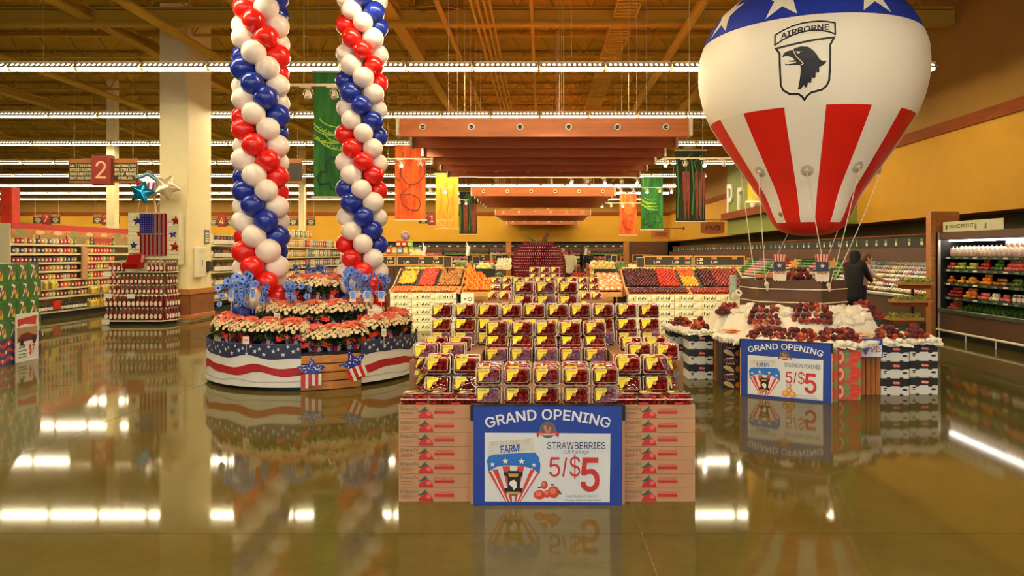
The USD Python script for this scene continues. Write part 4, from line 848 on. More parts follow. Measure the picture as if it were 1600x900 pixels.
def build_mum(seed, bow):
    def b(t):
        g = random.Random(seed)
        pw = part(t, 'pot', lathe([(.0, 0), (.06, 0), (.085, .14), (.078, .14), (.06, .12), (0, .12)], 20), m_pot, 40)
        n = 14; cone = []
        for i in range(n):
            a0, a1 = 2 * math.pi * i / n, 2 * math.pi * (i + 1) / n; am = (a0 + a1) / 2
            v = np.array([[.066 * math.cos(a0), .066 * math.sin(a0), .0], [.066 * math.cos(a1), .066 * math.sin(a1), 0], [.10 * math.cos(a1), .10 * math.sin(a1), .13], [.15 * math.cos(am), .15 * math.sin(am), .185 + .02 * (i % 2)], [.10 * math.cos(a0), .10 * math.sin(a0), .13]])
            cone.append((v, np.array([[0, 1, 2], [0, 2, 4], [4, 2, 3]])))
        part(t, 'foil_wrap', cat(*cone[0::3]), m_foil, False, label='starred blue foil', kind='stuff'); part(t, 'foil_wrap', cat(*cone[1::3]), m_foilr, False, label='red foil', kind='stuff'); part(t, 'foil_wrap', cat(*cone[2::3]), m_foilw, False, label='white foil', kind='stuff')
        part(t, 'foliage', leaf_cloud(g, 330, .16, .12, .20, .045), m_leaf, False, kind='stuff')
        cr, co = [], []
        for i in range(116):
            q = (i + .5) / 116; rr = .185 * q ** .45; a = i * 2.39996; z = .375 - .135 * q ** 1.6 + g.uniform(-.01, .01); bl = mv(blossom(g.uniform(.027, .036)), (rr * math.cos(a), rr * math.sin(a), z), (g.uniform(-20, 20), 68 * q + g.uniform(-10, 10), math.degrees(a)))
            (co if q < .52 + g.uniform(-.3, .22) else cr).append(bl)
        part(t, 'blossoms', cat(*cr), m_cream, False, kind='stuff', label='cream blossoms'); part(t, 'blossoms', cat(*co), m_coral, False, kind='stuff', label='coral pink blossoms')
        if bow:
            for s in (-1, 1):
                p = [(0, -.125, .16), (s * .05, -.14, .185), (s * .10, -.13, .175), (s * .13, -.12, .15), (s * .17, -.11, .165)]; v = np.array(p)
                w = np.array([.012, .03, .034, .024, .03]); V = np.vstack([v + np.outer(w, [0, 0, 1]), v - np.outer(w, [0, .2, 1])]); k = 5
                part(t, 'ribbon', (V, np.array([[i, i + 1, k + i + 1] for i in range(4)] + [[i, k + i + 1, k + i] for i in range(4)])), m_ribbon, True)
    return b
mums = [Kind('potted_chrysanthemum', 'potted flowers', build_mum(11, True)), Kind('potted_chrysanthemum', 'potted flowers', build_mum(12, False)), Kind('potted_chrysanthemum', 'potted flowers', build_mum(13, True))]
def on_ring(a, r): return FXc + r * math.cos(rad(a)), FYc + r * math.sin(rad(a))
MUM = 'cream and coral chrysanthemum in flag foil, '
outer = [(-174, .44), (-156, .44), (-138, .44), (-120, .44), (-102, .44), (-86, .44), (-73, .36), (-62, .36), (-50, .38), (-34, .44), (-17, .44), (0, .44), (18, .44), (36, .44), (60, .42), (90, .42), (120, .42), (150, .42)]
for i, (a, z) in enumerate(outer):
    x, y = on_ring(a, 1.06); mums[i % 3].place((x, y, z - .02), a + 90, MUM + f'{ordn(i)} from left on the lower ring' if i < 14 else MUM + f'rear of the lower ring', 'rear chrysanthemums of the lower ring' if i >= 14 else None)
for i, a in enumerate((-128, -100, -74, -50, -20)):
    x, y = on_ring(a, .63); mums[(i + 1) % 3].place((x, y, .60), a + 90, MUM + f'{ordn(i)} from left on the middle tier', None)
for i, a in enumerate((-130, -76, -20)):
    x, y = on_ring(a, .24); mums[i].place((x, y, .90), a + 90, MUM + f'{ordn(i)} from left on the top tier', None)

# blue orchids
m_petal = M('orchid_blue', (60, 104, 226), .5, rgb2=(140, 176, 240), vscale=40, thr=(.35, .75)); m_eye = M('orchid_dark_eye', (24, 26, 96), .5); m_stem = M('orchid_stem', (84, 72, 36), .6); m_opot = M('orchid_pot', (34, 58, 160), .3); m_oleaf = M('orchid_leaf', (48, 92, 34), .4)
def orchid_flower(r):
    V, F, k = [], [], 0
    for i, (l, w) in enumerate(((1, .42), (1.05, .62), (.95, .4), (.95, .4), (1.05, .62))):
        a = 90 + 72 * i; n = 5; s = np.linspace(0, 1, n); ww = w * np.sin(s * math.pi * .92 + .12); v = np.vstack([np.column_stack([s * l, ww, .12 * s * s]), np.column_stack([s * l, -ww, .12 * s * s]), np.column_stack([s * l, 0 * s, .02 + 0 * s])]) * r
        c, q = math.cos(rad(a)), math.sin(rad(a)); v = np.column_stack([v[:, 0] * c - v[:, 1] * q, -v[:, 2], v[:, 0] * q + v[:, 1] * c])
        f = [[j, 2 * n + j, 2 * n + j + 1] for j in range(n - 1)] + [[j, 2 * n + j + 1, j + 1] for j in range(n - 1)] + [[n + j, 2 * n + j + 1, 2 * n + j] for j in range(n - 1)] + [[n + j, n + j + 1, 2 * n + j + 1] for j in range(n - 1)]
        V.append(v); F.append(np.array(f) + k); k += len(v)
    return np.vstack(V), np.vstack(F)
def build_orchid(seed):
    def b(t):
        g = random.Random(seed); part(t, 'pot', lathe([(0, 0), (.05, 0), (.066, .12), (.07, .125), (.062, .125), (.052, .1), (0, .1)], 20), m_opot, 40)
        for i in range(6):
            a = i * 60 + g.uniform(-20, 20); s = np.linspace(0, 1, 7); l = g.uniform(.16, .24); ww = .036 * np.sin(s * math.pi * .9 + .25); zz = .11 + l * (.75 * s - .55 * s * s)
            v = np.vstack([np.column_stack([s * l, ww, zz + .012]), np.column_stack([s * l, 0 * s, zz]), np.column_stack([s * l, -ww, zz + .012])]); f = [[j, 7 + j, 8 + j] for j in range(6)] + [[j, 8 + j, j + 1] for j in range(6)] + [[7 + j, 14 + j, 15 + j] for j in range(6)] + [[7 + j, 15 + j, 8 + j] for j in range(6)]
            part(t, 'leaf', mv((v, np.array(f)), (0, 0, 0), (0, 0, a)), m_oleaf, True)
        for q in range(2):
            a = g.uniform(0, 360); d = np.array([math.cos(rad(a)), math.sin(rad(a))]); H = g.uniform(.44, .56); s = np.linspace(0, 1, 22); k1 = .52; up = np.clip(s / k1, 0, 1); th_ = np.clip((s - k1) / (1 - k1), 0, 1) * rad(215); rr = .03 + .10 * (1 - np.cos(th_)) + .02 * up; zz = .1 + H * up + .10 * np.sin(th_) - .10 * np.clip(th_ - math.pi, 0, 9)
            pts = np.column_stack([d[0] * rr, d[1] * rr, zz]); st = part(t, 'stem', tube(pts, .0035, 6), m_stem)
            part(t, 'support_stake', bar((d[0] * .03, d[1] * .03, .1), (d[0] * .03, d[1] * .03, .1 + H * .92), .0025, 5), m_brown)
            fl, ey = [], []
            for k in range(9):
                w = .42 + .58 * k / 8; p = np.array([np.interp(w, s, pts[:, 0]), np.interp(w, s, pts[:, 1]), np.interp(w, s, pts[:, 2])]); r = g.uniform(.046, .056) * (1 if k < 7 else .75)
                rot = (g.uniform(-30, 5), g.uniform(-40, 40), g.uniform(-45, 45)); off = R(*rot) @ np.array([(-.022, .022)[k % 2], -.02, -.012])
                fl = part(t, 'blossom', mv(orchid_flower(r), p + off, rot), m_petal, True); part(fl, 'blossom_eye', mv(ball(r * .24, 1, (1, 1, 1.2)), p + off + R(*rot) @ np.array([0, -.006, 0]), rot), m_eye)
    return b
orch = [Kind('blue_orchid', 'potted orchid', build_orchid(s)) for s in (21, 22, 23)]
OS = [(-3.74, 9.16, .52, 'leftmost on the table'), (-3.56, 8.98, .56, 'second from left, front of left column'), (-3.32, 8.84, .52, 'third from left, front of left column'), (-3.06, 8.80, .52, 'right of the left balloon column'), (-2.44, 9.10, .60, 'left of the right balloon column'), (-2.22, 9.25, .60, 'in front of right balloon column'), (-2.0, 9.55, .60, 'right of the right balloon column'), (-2.06, 9.85, .60, 'rightmost on the table'), (-3.15, 10.05, .72, 'rear left behind the top tier'), (-2.82, 10.1, .76, 'rear middle behind the top tier')]
for i, (x, y, z, nm) in enumerate(OS): orch[i % 3].place((x, y, z), (i * 53) % 360, f'blue orchid with arching stems, {nm}', None)
# tags and cards
def card(name, label, x, y, z, w, h, blue=False):
    t = thing(name, label, 'card', (x, y, z)); part(t, 'card', bx(-w / 2, w / 2, 0, .003, 0, h), m_paper, False); part(t, 'pick', bar((0, .006, -.14), (0, .006, h * .4), .003, 5), m_paper)
    if blue: part(t, 'picture', mv(poly(unary_union([sbox(-w / 2 + .006, h * .5, w / 2 - .006, h * .96), ell(0, h * .4, w * .35, h * .14, 12)]), .001), (0, -.0012, 0)), m_petal, False)
    else: part(t, 'print', mv(cat(bx(-w * .35, w * .35, 0, .001, h * .6, h * .66), bx(-w * .3, w * .3, 0, .001, h * .4, h * .46)), (0, -.0012, 0)), m_sred, False, kind='stuff')
card('plant_tag', 'white price tag stuck before the left lower chrysanthemums', -3.33, 8.28, .53, .075, .085); card('plant_tag', 'white price tag above the lower chrysanthemums near the left orchids', -3.14, 8.72, .76, .075, .085); card('plant_tag', 'white price tag below the right orchids', -2.07, 8.90, .80, .07, .08); card('plant_tag', 'white price tag at the right end of the lower ring', -1.87, 8.70, .57, .055, .09)
for i, x in enumerate((-2.30, -2.13, -1.965)): card('orchid_card', f'white card with blue orchid picture, {ordn(i)} from left before the right column', x, 8.94 + .03 * i, .96, .072, .13, True)
for i, x in enumerate((-3.72, -3.46)): card('orchid_card', f'white card with blue orchid picture, {ordn(i)} from left near the left column', x, 8.80, .98, .06, .15, True)
# foil star ornaments
def foil_star(label, x, y, z, rot):
    t = thing('foil_star', label, 'ornament', (x, y, z), rot); s = star(.17, .075); up = s.intersection(sbox(-.2, -.035, .2, .2)); dn = s.intersection(sbox(-.2, -.2, .2, -.035))
    part(t, 'star_top', poly(up, .018), m_foil, False, label='blue starred top')
    for i in range(6): 
        a = -.105 + i * .035; part(t, 'streamer', bx(a, a + .032, .002, .012, -.17 - .02 * math.sin(i * 2), -.035), m_foilr if i % 2 == 0 else m_foilw, False)
foil_star('shiny starred star ornament with striped streamers, left one on the crates', -2.565, 8.20, .24, (0, 0, 12)); foil_star('shiny starred star ornament with striped streamers, tilted one on the right crate', -2.13, 8.33, .30, (0, -22, 24))

# ======================= WOODEN CANOPIES, BANNERS, TRACK LIGHTS, SIGNS =======================
m_can = M('canopy_orange_wood', (204, 112, 46), .5, var=.16, vscale=1.4, stretch=(1, 8, 8))
m_cap = M('cream_end_cap', (240, 226, 190), .5); m_mirror = M('lamp_mirror', (150, 150, 150), .2, 1.0); m_knob = M('dark_bracket', (70, 36, 18), .6)
CWID, CZ0, CZ1 = 4.51, 3.375, 3.665
GN = ['nearest', 'second', 'third', 'farthest']
for gi in range(4):
    y0 = 11.5 + 11.9 * gi
    if y0 > 47: y0 = 46.6
    for k in range(6 if gi < 3 else 2):
        y = y0 + 1.2 * k
        t = thing('canopy_board', f'{ordn(k)} orange wooden board of the {GN[gi]} hanging canopy over the produce', 'canopy board', (.035, y, CZ0), group=None)
        part(t, 'board', bx(-CWID / 2, CWID / 2, 0, .04, 0, CZ1 - CZ0), m_can, False)
        for s in (-1, 1): part(t, 'end_cap', bx(s * CWID / 2 - (.04 if s < 0 else -.001), s * CWID / 2 + (.04 if s > 0 else -.001), -.12, .16, 0, CZ1 - CZ0), m_cap, False)
        for i in range(6):
            x = (i - 2.5) * .76
            if k in (0, 5) or gi == 3:
                r = part(t, 'lamp_ring', mv(lathe([(.03, 0), (.055, 0), (.052, .02), (.034, .022), (.03, 0)], 20), (x, 0, .15), (90, 0, 0)), m_cap, 40); part(r, 'reflector', mv(lathe([(0, .004), (.02, .008), (.031, .016)], 16), (x, 0, .15), (90, 0, 0)), m_mirror, True)
            else: part(t, 'bracket', bx(x - .04, x + .04, -.05, 0, CZ1 - CZ0 - .07, CZ1 - CZ0 - .02, .006), m_knob, False)
        if k < 5: part(t, 'top_panel', bx(-CWID / 2 + .01, CWID / 2 - .01, .041, 1.19, CZ1 - CZ0 - .03, CZ1 - CZ0 - .01), m_can, False)
        for x in (-1.5, 0.3, 1.6): part(t, 'hanger', bar((x, .02, CZ1 - CZ0), (x, .02, ZC - CZ0 - .72), .004, 5), m_wire)

def fabric(name, a, b, scale=1.6, st=(3, 1, .5)):
    return M(name, a, .75, rgb2=b, vscale=scale, stretch=st, thr=(.35, .68))
BANN = {'green': (fabric('banner_green', (70, 150, 52), (26, 92, 40)), M('banner_lime_line', (168, 214, 60), .6), M('banner_dark_green_line', (20, 56, 26), .6)),
        'orange': (fabric('banner_orange', (250, 130, 34), (222, 60, 16)), M('banner_rust_line', (150, 40, 14), .6), M('banner_rust_line', (150, 40, 14), .6)),
        'yellow': (fabric('banner_yellow', (250, 196, 60), (240, 156, 34)), M('banner_gold_line', (246, 222, 120), .6), M('banner_amber_line', (206, 120, 20), .6)),
        'carrot': (fabric('banner_dark', (56, 66, 30), (28, 26, 16), 2.2, (6, 1, .5)), M('banner_carrot', (172, 76, 30), .6, rgb2=(120, 50, 22), vscale=5), M('banner_leaf', (76, 140, 50), .6))}
def stroke(pts, w): return LineString(pts).buffer(w)
def arcpts(cx, cy, rx, ry, a0, a1, n=14): return [(cx + rx * math.cos(rad(a0 + (a1 - a0) * i / n)), cy + ry * math.sin(rad(a0 + (a1 - a0) * i / n))) for i in range(n + 1)]
def banner(kind, label, x, y, w=.88, z0=2.52, z1=4.62):
    bg, l1, l2 = BANN[kind]; t = thing('hanging_banner', label, 'banner', (x + w / 2, y, z0)); H = z1 - z0
    n = 24; xs = np.linspace(-w / 2, w / 2, n); off = .012 * np.sin(xs * 14)
    V = np.concatenate([np.column_stack([xs, off, 0 * xs]), np.column_stack([xs, off, 0 * xs + H]), np.column_stack([xs, off + .006, 0 * xs]), np.column_stack([xs, off + .006, 0 * xs + H])])
    F = [[i, i + 1, n + i + 1] for i in range(n - 1)] + [[i, n + i + 1, n + i] for i in range(n - 1)] + [[2 * n + i, 3 * n + i + 1, 2 * n + i + 1] for i in range(n - 1)] + [[2 * n + i, 3 * n + i, 3 * n + i + 1] for i in range(n - 1)]
    part(t, 'fabric', (V, np.array(F)), bg, True)
    for z in (-.035, H): part(t, 'rail', bx(-w / 2 - .035, w / 2 + .035, -.02, .025, z, z + .035, .005), m_cap, False)
    for s in (-1, 1): part(t, 'hanger', bar((s * w * .4, 0, H + .03), (s * w * .4, 0, ZC - z0 - .7), .004, 5), m_wire)
    drw = lambda pg, m, nm: [part(t, nm, mv(poly(pg.intersection(sbox(-w / 2 + .01, .02, w / 2 - .01, H - .02)), .002), (0, fy, 0)), m, False) for fy in (-.018, .022)]
    if kind == 'green':
        pods = []
        for q, (cx, cz) in enumerate(((-.1, 1.2), (.08, 1.08), (.0, 1.34))):
            p = LineString(arcpts(cx, cz, .46, .30, 195, 290)); pods += [p.buffer(.012), LineString(arcpts(cx + .02, cz + .02, .36, .19, 195, 290)).buffer(.010)] + [stroke(arcpts(cx + .41 * math.cos(rad(a)), cz + .245 * math.sin(rad(a)), .035, .035, 180, 330, 6), .008) for a in (215, 232, 249, 266)]
        drw(unary_union(pods), l1, 'pea_pod_drawing')
        bro = [(-.33, .2), (-.38, .32), (-.30, .42), (-.2, .40), (-.24, .55), (-.12, .66), (.0, .6), (.08, .72), (.22, .66), (.3, .52), (.38, .42), (.34, .28), (.2, .26), (.1, .3), (.05, .2), (-.05, .12), (-.14, .12), (-.16, .22), (-.33, .2)]
        drw(stroke(bro, .014), l2, 'broccoli_drawing')
    elif kind == 'orange':
        s1 = [(0, .95), (-.28, .7), (-.22, .42), (-.02, .28), (.2, .25), (.3, .4), (.24, .62), (.0, .72), (-.28, .7)]; s2 = [(-.2, 1.9), (-.3, 1.3), (-.1, 1.02), (.05, .98), (.25, 1.05), (.42, 1.3), (.4, 1.6)]; s3 = [(-.44, 1.2), (-.3, 1.1), (-.25, 1.35), (-.3, 1.6), (-.44, 1.7)]
        drw(unary_union([stroke(s1, .014), stroke(s2, .014), stroke(s3, .012)] + [ell(a, b, .012, .018, 8) for a, b in ((-.1, .5), (.1, .45), (.0, .6), (.15, .55), (.1, 1.3), (.25, 1.4), (.0, 1.5), (-.1, 1.2), (.3, 1.2))]), l1, 'fruit_drawing')
    elif kind == 'yellow':
        drw(unary_union([stroke(arcpts(-.1, .32, .3, .3, 180, 360), .012), stroke(arcpts(-.1, .32, .22, .22, 180, 360), .012), stroke([(-.4, .32), (.3, .32)], .012)] + [stroke([(-.1, .32), (-.1 + .2 * math.cos(rad(a)), .32 + .2 * math.sin(rad(a)))], .008) for a in (210, 240, 270, 300, 330)]), l1, 'citrus_drawing')
        drw(unary_union([stroke([(-.3, .6), (-.2, 1.0), (-.26, 1.6)], .01), stroke([(0, .55), (.06, 1.0), (0, 1.5)], .01), stroke([(.24, .5), (.2, 1.1), (.28, 1.7)], .01)]), l2, 'stem_drawing')
    else:
        for x0, dx in ((-.20, .05), (-.08, .02), (.17, .03), (.31, .0), (.40, -.02)):
            drw(Polygon([(x0 - .05, 1.45), (x0 + .045, 1.5), (x0 + .035 + dx, .9), (x0 + .01 + dx, .05), (x0 - .02 + dx, .05), (x0 - .03, .7)]), l1, 'carrot_drawing')
        drw(unary_union([stroke([(-.4, .1), (-.36, .9), (-.42, 1.9)], .02), stroke([(.04, .2), (.1, 1.0), (.02, 1.9)], .022), stroke([(.2, 1.4), (.1, 1.75), (.3, 1.95)], .014), stroke([(-.1, 1.4), (-.2, 1.8), (0, 2.0)], .012), stroke([(.27, .15), (.26, 1.2), (.4, 1.9)], .014)]), l2, 'leaf_drawing')
banner('green', 'large green banner with pea pod drawing between the balloon columns', -3.88, 12.5)
banner('orange', 'orange strawberry banner left of the nearest wooden canopy', -4.2, 21.0); banner('yellow', 'yellow citrus banner on the left behind the orange one', -4.12, 28.5); banner('carrot', 'small dark carrot banner on the far left side of the canopies', -4.1, 36.5)
banner('orange', 'small orange banner farthest right of the canopies', 4.0, 38.0); banner('green', 'green pea pod banner on the right of the canopies', 3.98, 29.6); banner('carrot', 'dark carrot banner on the right near the Fruits sign', 4.0, 22.0); banner('yellow', 'yellow orange banner half hidden by the hot air balloon', 3.80, 13.6)

# track lights
m_head = M('track_head_cream', (236, 222, 184), .35, .3); m_bulb_on = emitter('spot_bulb_lit', (1.0, .86, .6), 55.0); m_bulb_off = M('spot_bulb_off', (214, 206, 180), .2, .6)
def track(name, x0, x1, y, z, xs, lit, label):
    t = thing('track_rail', label, 'light rail', (0, y, z)); part(t, 'rail', bx(x0, x1, -.02, .02, -.015, .02), m_head, False)
    for s in (x0 + .1, (x0 + x1) / 2, x1 - .1): part(t, 'hanger', bar((s, 0, .02), (s, 0, ZC - z - .7), .004, 5), m_wire)
    for i, x in enumerate(xs):
        on = i in lit; h = thing('track_spotlight', f'{"lit" if on else "unlit"} cream spotlight, {ordn(i)} from left on the {name}', 'spotlight', (x, y, z - .016))
        part(h, 'adapter', bx(-.12, .03, -.02, .02, -.02, 0, .003), m_head, False)
        part(h, 'yoke', tube([(-.065, 0, -.12)] + [(-.07 * math.cos(rad(a)), 0, -.10 + .075 * math.sin(rad(a))) for a in range(0, 181, 20)] + [(.065, 0, -.12)], .006, 6), m_head)
        part(h, 'housing', mv(lathe([(0, .06), (.028, .055), (.035, .03), (.052, -.045), (.05, -.05), (.03, -.01), (0, 0)], 18), (0, -.01, -.11), (12, 0, 0)), m_head, 40)
        part(h, 'bulb', mv(ball(.046 if on else .04, 2, (1, 1, .75)), (0, -.025, -.165)), m_bulb_on if on else m_bulb_off)
track('rail between the balloon columns', -3.9, -2.7, 10.2, 3.88, (-3.24, -2.87), (), 'nearest light rail, between the balloon columns')
track('rail left of the canopy', -3.85, -2.68, 17.9, 3.85, (-3.42, -2.96), (0,), 'light rail left of the nearest canopy'); track('rail right of the canopy', 2.92, 4.9, 17.9, 3.86, (3.0, 3.48, 3.95, 4.42, 4.80), (0, 2, 4), 'light rail right of the nearest canopy')
track('rail under the first canopy gap', -2.0, 3.1, 22.6, 3.88, (.90, 1.38, 1.93, 2.44, 2.92), (0, 2, 4), 'long light rail behind the nearest canopy')
track('rail beside the second canopy', 2.4, 4.75, 26.0, 3.88, (2.78, 3.23, 3.71, 4.16, 4.57), (0, 2, 4), 'light rail right of the second canopy'); track('left rail of the second canopy', -4.7, -3.2, 26.0, 3.88, (-4.55, -3.95, -3.42), (0, 2), 'light rail left of the second canopy')
track('right far rail', 2.7, 4.6, 34, 3.88, (2.78, 3.19, 3.73, 4.23), (0, 2), 'far light rail right of the third canopy'); track('left far rail', -4.4, -3.2, 32, 3.88, (-4.0, -3.6, -3.3), (0, 2), 'far light rail left of the third canopy')
for i, (x, y, tx, ty, e) in enumerate([(2.75, 12.2, 2.8, 14.9, 70), (-2.75, 12.4, -2.3, 15.2, 70), (0.2, 9.4, .1, 12.2, 45), (0.1, 4.2, 0, 5.6, 20)][:3]):
    L = UsdLux.SphereLight.Define(stage, f'/World/produce_spot_{i}'); L.CreateRadiusAttr(.05); L.CreateIntensityAttr(e * 80.0); L.CreateColorAttr(Gf.Vec3f(1, .84, .58)); L.CreateNormalizeAttr(False)
    sh = UsdLux.ShapingAPI.Apply(L.GetPrim()); sh.CreateShapingConeAngleAttr(38.0); sh.CreateShapingConeSoftnessAttr(.6)
    v = Gf.Vec3d(tx - x, ty - y, 1.0 - 3.75); m = Gf.Matrix4d(); m.SetLookAt(Gf.Vec3d(x, y, 3.75), Gf.Vec3d(tx, ty, 1.0), Gf.Vec3d(0, 1, 0)); L.AddTransformOp().Set(m.GetInverse())
t = thing('track_feed', 'round cream power feed disc hanging right of the nearest canopy', 'power feed', (2.42, 12.1, 3.28)); part(t, 'disc', lathe([(0, 0), (.09, 0), (.1, .015), (.03, .03), (0, .03)], 24), m_head, 40); part(t, 'cable', tube([(0, 0, .03), (0, 0, .07), (-.06, 0, .1), (-.05, 0, .16), (0, 0, .22), (0, 0, 3.2)], .006, 6), m_head)

# aisle signs
m_sgnred = M('aisle_sign_red', (128, 30, 18), .6); m_sgnblk = M('aisle_sign_dark', (46, 38, 24), .6); m_sgnorg = M('aisle_sign_orange_wood', (150, 88, 30), .6); m_sgntx = M('aisle_sign_text', (222, 204, 160), .6)
def aisle_sign(num, left, right, x, y, z, s, label, hang=True):
    t = thing('aisle_sign', label, 'aisle sign', (x, y, z), scale=s)
    part(t, 'back_board', bx(-.93, .93, .01, .04, .06, .72), m_sgnorg, False)
    for sg, lines in ((-1, left), (1, right)):
        if lines is None: continue
        b = part(t, 'text_board', bx(sg * .61 - .32, sg * .61 + .32, -.005, .01, .12, .60), m_sgnblk, False)
        for i, l in enumerate(lines): part(b, 'lettering', mv(text(l, .068, .002, True, width=min(.58, .052 * len(l))), (sg * .61, -.0055, .49 - i * .112)), m_sgntx, False)
    b = part(t, 'number_box', bx(-.265, .265, -.1, .1, 0, .80, .01), m_sgnred, False); part(b, 'number', mv(text(num, .46, .003, False, width=.28), (0, -.1005, .17)), M('aisle_number_pink', (214, 160, 120), .6), False)
    if hang:
        for q in (-.8, .8): part(t, 'hanger', bar((q, .025, .72), (q, .025, (ZC - z - .7) / s), .006, 5), m_wire)
A2L, A2R = ['SALT / PEPPER', 'SPICES / SUGAR', 'SUGAR SUBSTITUTE', 'GRAVY / SAUCE MIXES'], ['SHORTENING / OILS', 'BBQ / STEAK SAUCE', 'KETCHUP / MUSTARD', 'PICKLES']
aisle_sign('2', A2L, A2R, -11.93, 20.0, 3.41, 1.0, 'large red aisle sign number 2 left of the white column')
aisle_sign('1', [], [], -7.45, 20.0, 3.41, 1.0, 'large aisle sign mostly hidden behind the left balloon column')
SM = ['COFFEE / TEA', 'COOKIES', 'CRACKERS', 'JUICE']
for num, px, y, lb in (('7', 73, 43, 'small far aisle sign number 7 above the snack shelves'), ('2', 166, 43, 'small far aisle sign behind the slim cream column'), ('4', 347, 43, 'small far aisle sign number 4 right of the white column'), ('3', 472, 43, 'small far aisle sign number 3 between the balloon columns'), ('1', 675, 43, 'small far aisle sign behind the yellow banner')):
    aisle_sign(num, SM, SM, (px - 847) * y / 1150, y, 1.55 + (396 - 354) * y / 1150 if px > 300 and px < 600 else 1.55 + 45 * y / 1150, .84, lb)
m_pillar = M('red_banner_cloth', (216, 52, 20), .6, var=.12)
for i, (px, y, z0, z1, w) in enumerate(((16, 16.4, 2.10, 3.02, .26), (474, 38.0, 2.55, 4.9, .26))):
    solo('red_pillar_banner', mv(cat(bx(-w / 2, w / 2, -w / 2, w / 2, z0, z1, .01)), ((px - 847) * y / 1150, y, 0)), m_pillar, ('red square banner post at the near end of snack shelves', 'thin red banner post behind the number 3 sign')[i], 'banner')

# ======================= LEFT SIDE: SHELVES, KETCHUP, SODA =======================
def palette(name, cols, rough=.45):
    if name in _mats: return _mats[name]
    _mats[name] = usdkit.material(stage, '/World/Looks/' + name, {'o': ('object_info', {}), 'r': ('rgb_ramp', {'interpolate': False, 'ramp': [(i / len(cols), lin(c)) for i, c in enumerate(cols)] + [(1.0, lin(cols[-1]))]}), 'p': ('principled_bsdf', {'roughness': rough})}, [('o.random', 'r.fac'), ('r.color', 'p.base_color')], surface='p.BSDF'); return _mats[name]
m_shelf = M('shelf_cream_metal', (226, 214, 172), .45); m_back = M('shelf_back_panel', (176, 160, 116), .7); m_kick = M('shelf_kick_black', (24, 22, 18), .6); m_label = M('shelf_label_white', (236, 230, 214), .6)
def gondola(label, x, y0, L, zs, top, D=.45, header=None):
    """Faces +x: local x runs along the depth of the shop."""
    t = thing('shelf_unit', label, 'shelf', (x, y0, 0), 90)
    part(t, 'back', bx(0, L, D, D + .03, .1, top), m_back, False); part(t, 'kick', bx(0, L, .05, D, 0, .12), m_kick, False)
    for z in zs: part(t, 'shelf', cat(bx(0, L, .012, D, z - .03, z), bx(0, L, 0, .012, z - .045, z + .004)), m_shelf, False)
    n = max(2, int(L / 1.22) + 1)
    for i in range(n): part(t, 'upright', bx(i * (L - .04) / (n - 1), i * (L - .04) / (n - 1) + .04, D - .03, D - .001, .12, top), m_shelf, False)
    part(t, 'end_panel', bx(-.03, 0, 0, D + .03, 0, top), m_shelf, False)
    return t
ZA = (.18, .52, .72, .93, 1.14, 1.34, 1.55, 1.77)
ga = gondola('long snack shelf unit with red food header on the far left', -11.62, 16.1, 8.0, ZA, 2.22)
part(ga, 'header', bx(0, 8, -.01, .02, 2.10, 2.23), M('header_red', (196, 34, 22), .5), False)
hp = part(ga, 'header_print', bx(0, 8, -.012, .018, 1.98, 2.098), M('header_food_print', (186, 92, 40), .5, rgb2=(222, 150, 60), vscale=9), False)
for i in range(12): part(hp, 'dish_print', mv(poly(ell(.3 + i * .62, 2.035, .16, .05, 16), .002), (0, -.015, 0)), m_fl2 if i % 3 else m_gleaf, False)
for i in range(8): part(ga, 'panel_divider', bx(.35 + i, .37 + i, .3, .32, 1.8, 1.98), m_sgnred, False)
part(ga, 'price_board', bx(2.95, 3.75, -.02, .0, 1.84, 1.95), M('header_red', (196, 34, 22), .5), False)
part(ga, 'display_strip', bx(2.42, 2.62, -.06, -.02, .9, 1.75), m_kraft, False); part(ga, 'red_bin', bx(1.35, 1.6, -.05, -.01, .22, .42), M('header_red', (196, 34, 22), .5), False)
P_SN = palette('snack_pack_colours', [(176, 52, 40), (206, 130, 54), (132, 44, 40), (196, 176, 140), (70, 66, 116), (172, 70, 48), (220, 186, 70), (120, 92, 60)])
P_SN2 = palette('snack_pack_bright', [(214, 60, 34), (232, 120, 40), (228, 196, 60), (196, 40, 40), (90, 120, 60)])
P_YE = palette('yellow_pack_colours', [(226, 196, 60), (206, 160, 40), (150, 120, 50), (234, 206, 90)]); P_DK = palette('dark_bottle_colours', [(44, 32, 26), (64, 40, 26), (30, 30, 30), (84, 60, 40)])
def bag(w, h, d):
    g = bx(-w / 2, w / 2, 0, d, 0, h, min(w, d) * .25); return g
def mk_pack(m, w, h, d, lab=m_label):
    def b(t):
        part(t, 'packet', bag(w, h, d), m, False); part(t, 'print', bx(-w * .3, w * .3, -.001, 0, h * .35, h * .7), lab, False)
    return b
snack = Kind('snack_packet', 'packet', mk_pack(P_SN, .095, .13, .08)); snackb = Kind('snack_packet', 'packet', mk_pack(P_SN2, .095, .14, .08)); yel = Kind('yellow_jug', 'jug', lambda t: (part(t, 'body', lathe([(0, 0), (.05, 0), (.055, .02), (.055, .13), (.025, .17), (.02, .19), (0, .19)], 12), P_YE, 30), part(t, 'cap', cyl(.02, .19, .21, 10), m_label)))
dkb = Kind('dark_bottle', 'bottle', lambda t: (part(t, 'body', lathe([(0, 0), (.034, 0), (.036, .01), (.036, .12), (.015, .17), (.013, .2), (0, .2)], 12), P_DK, 30), part(t, 'label', lathe([(.0365, .03), (.0368, .035), (.0368, .1), (.0365, .105)], 12), m_label, 30)))
SHN = ('bottom', 'second', 'third', 'fourth', 'fifth', 'sixth', 'seventh', 'top')
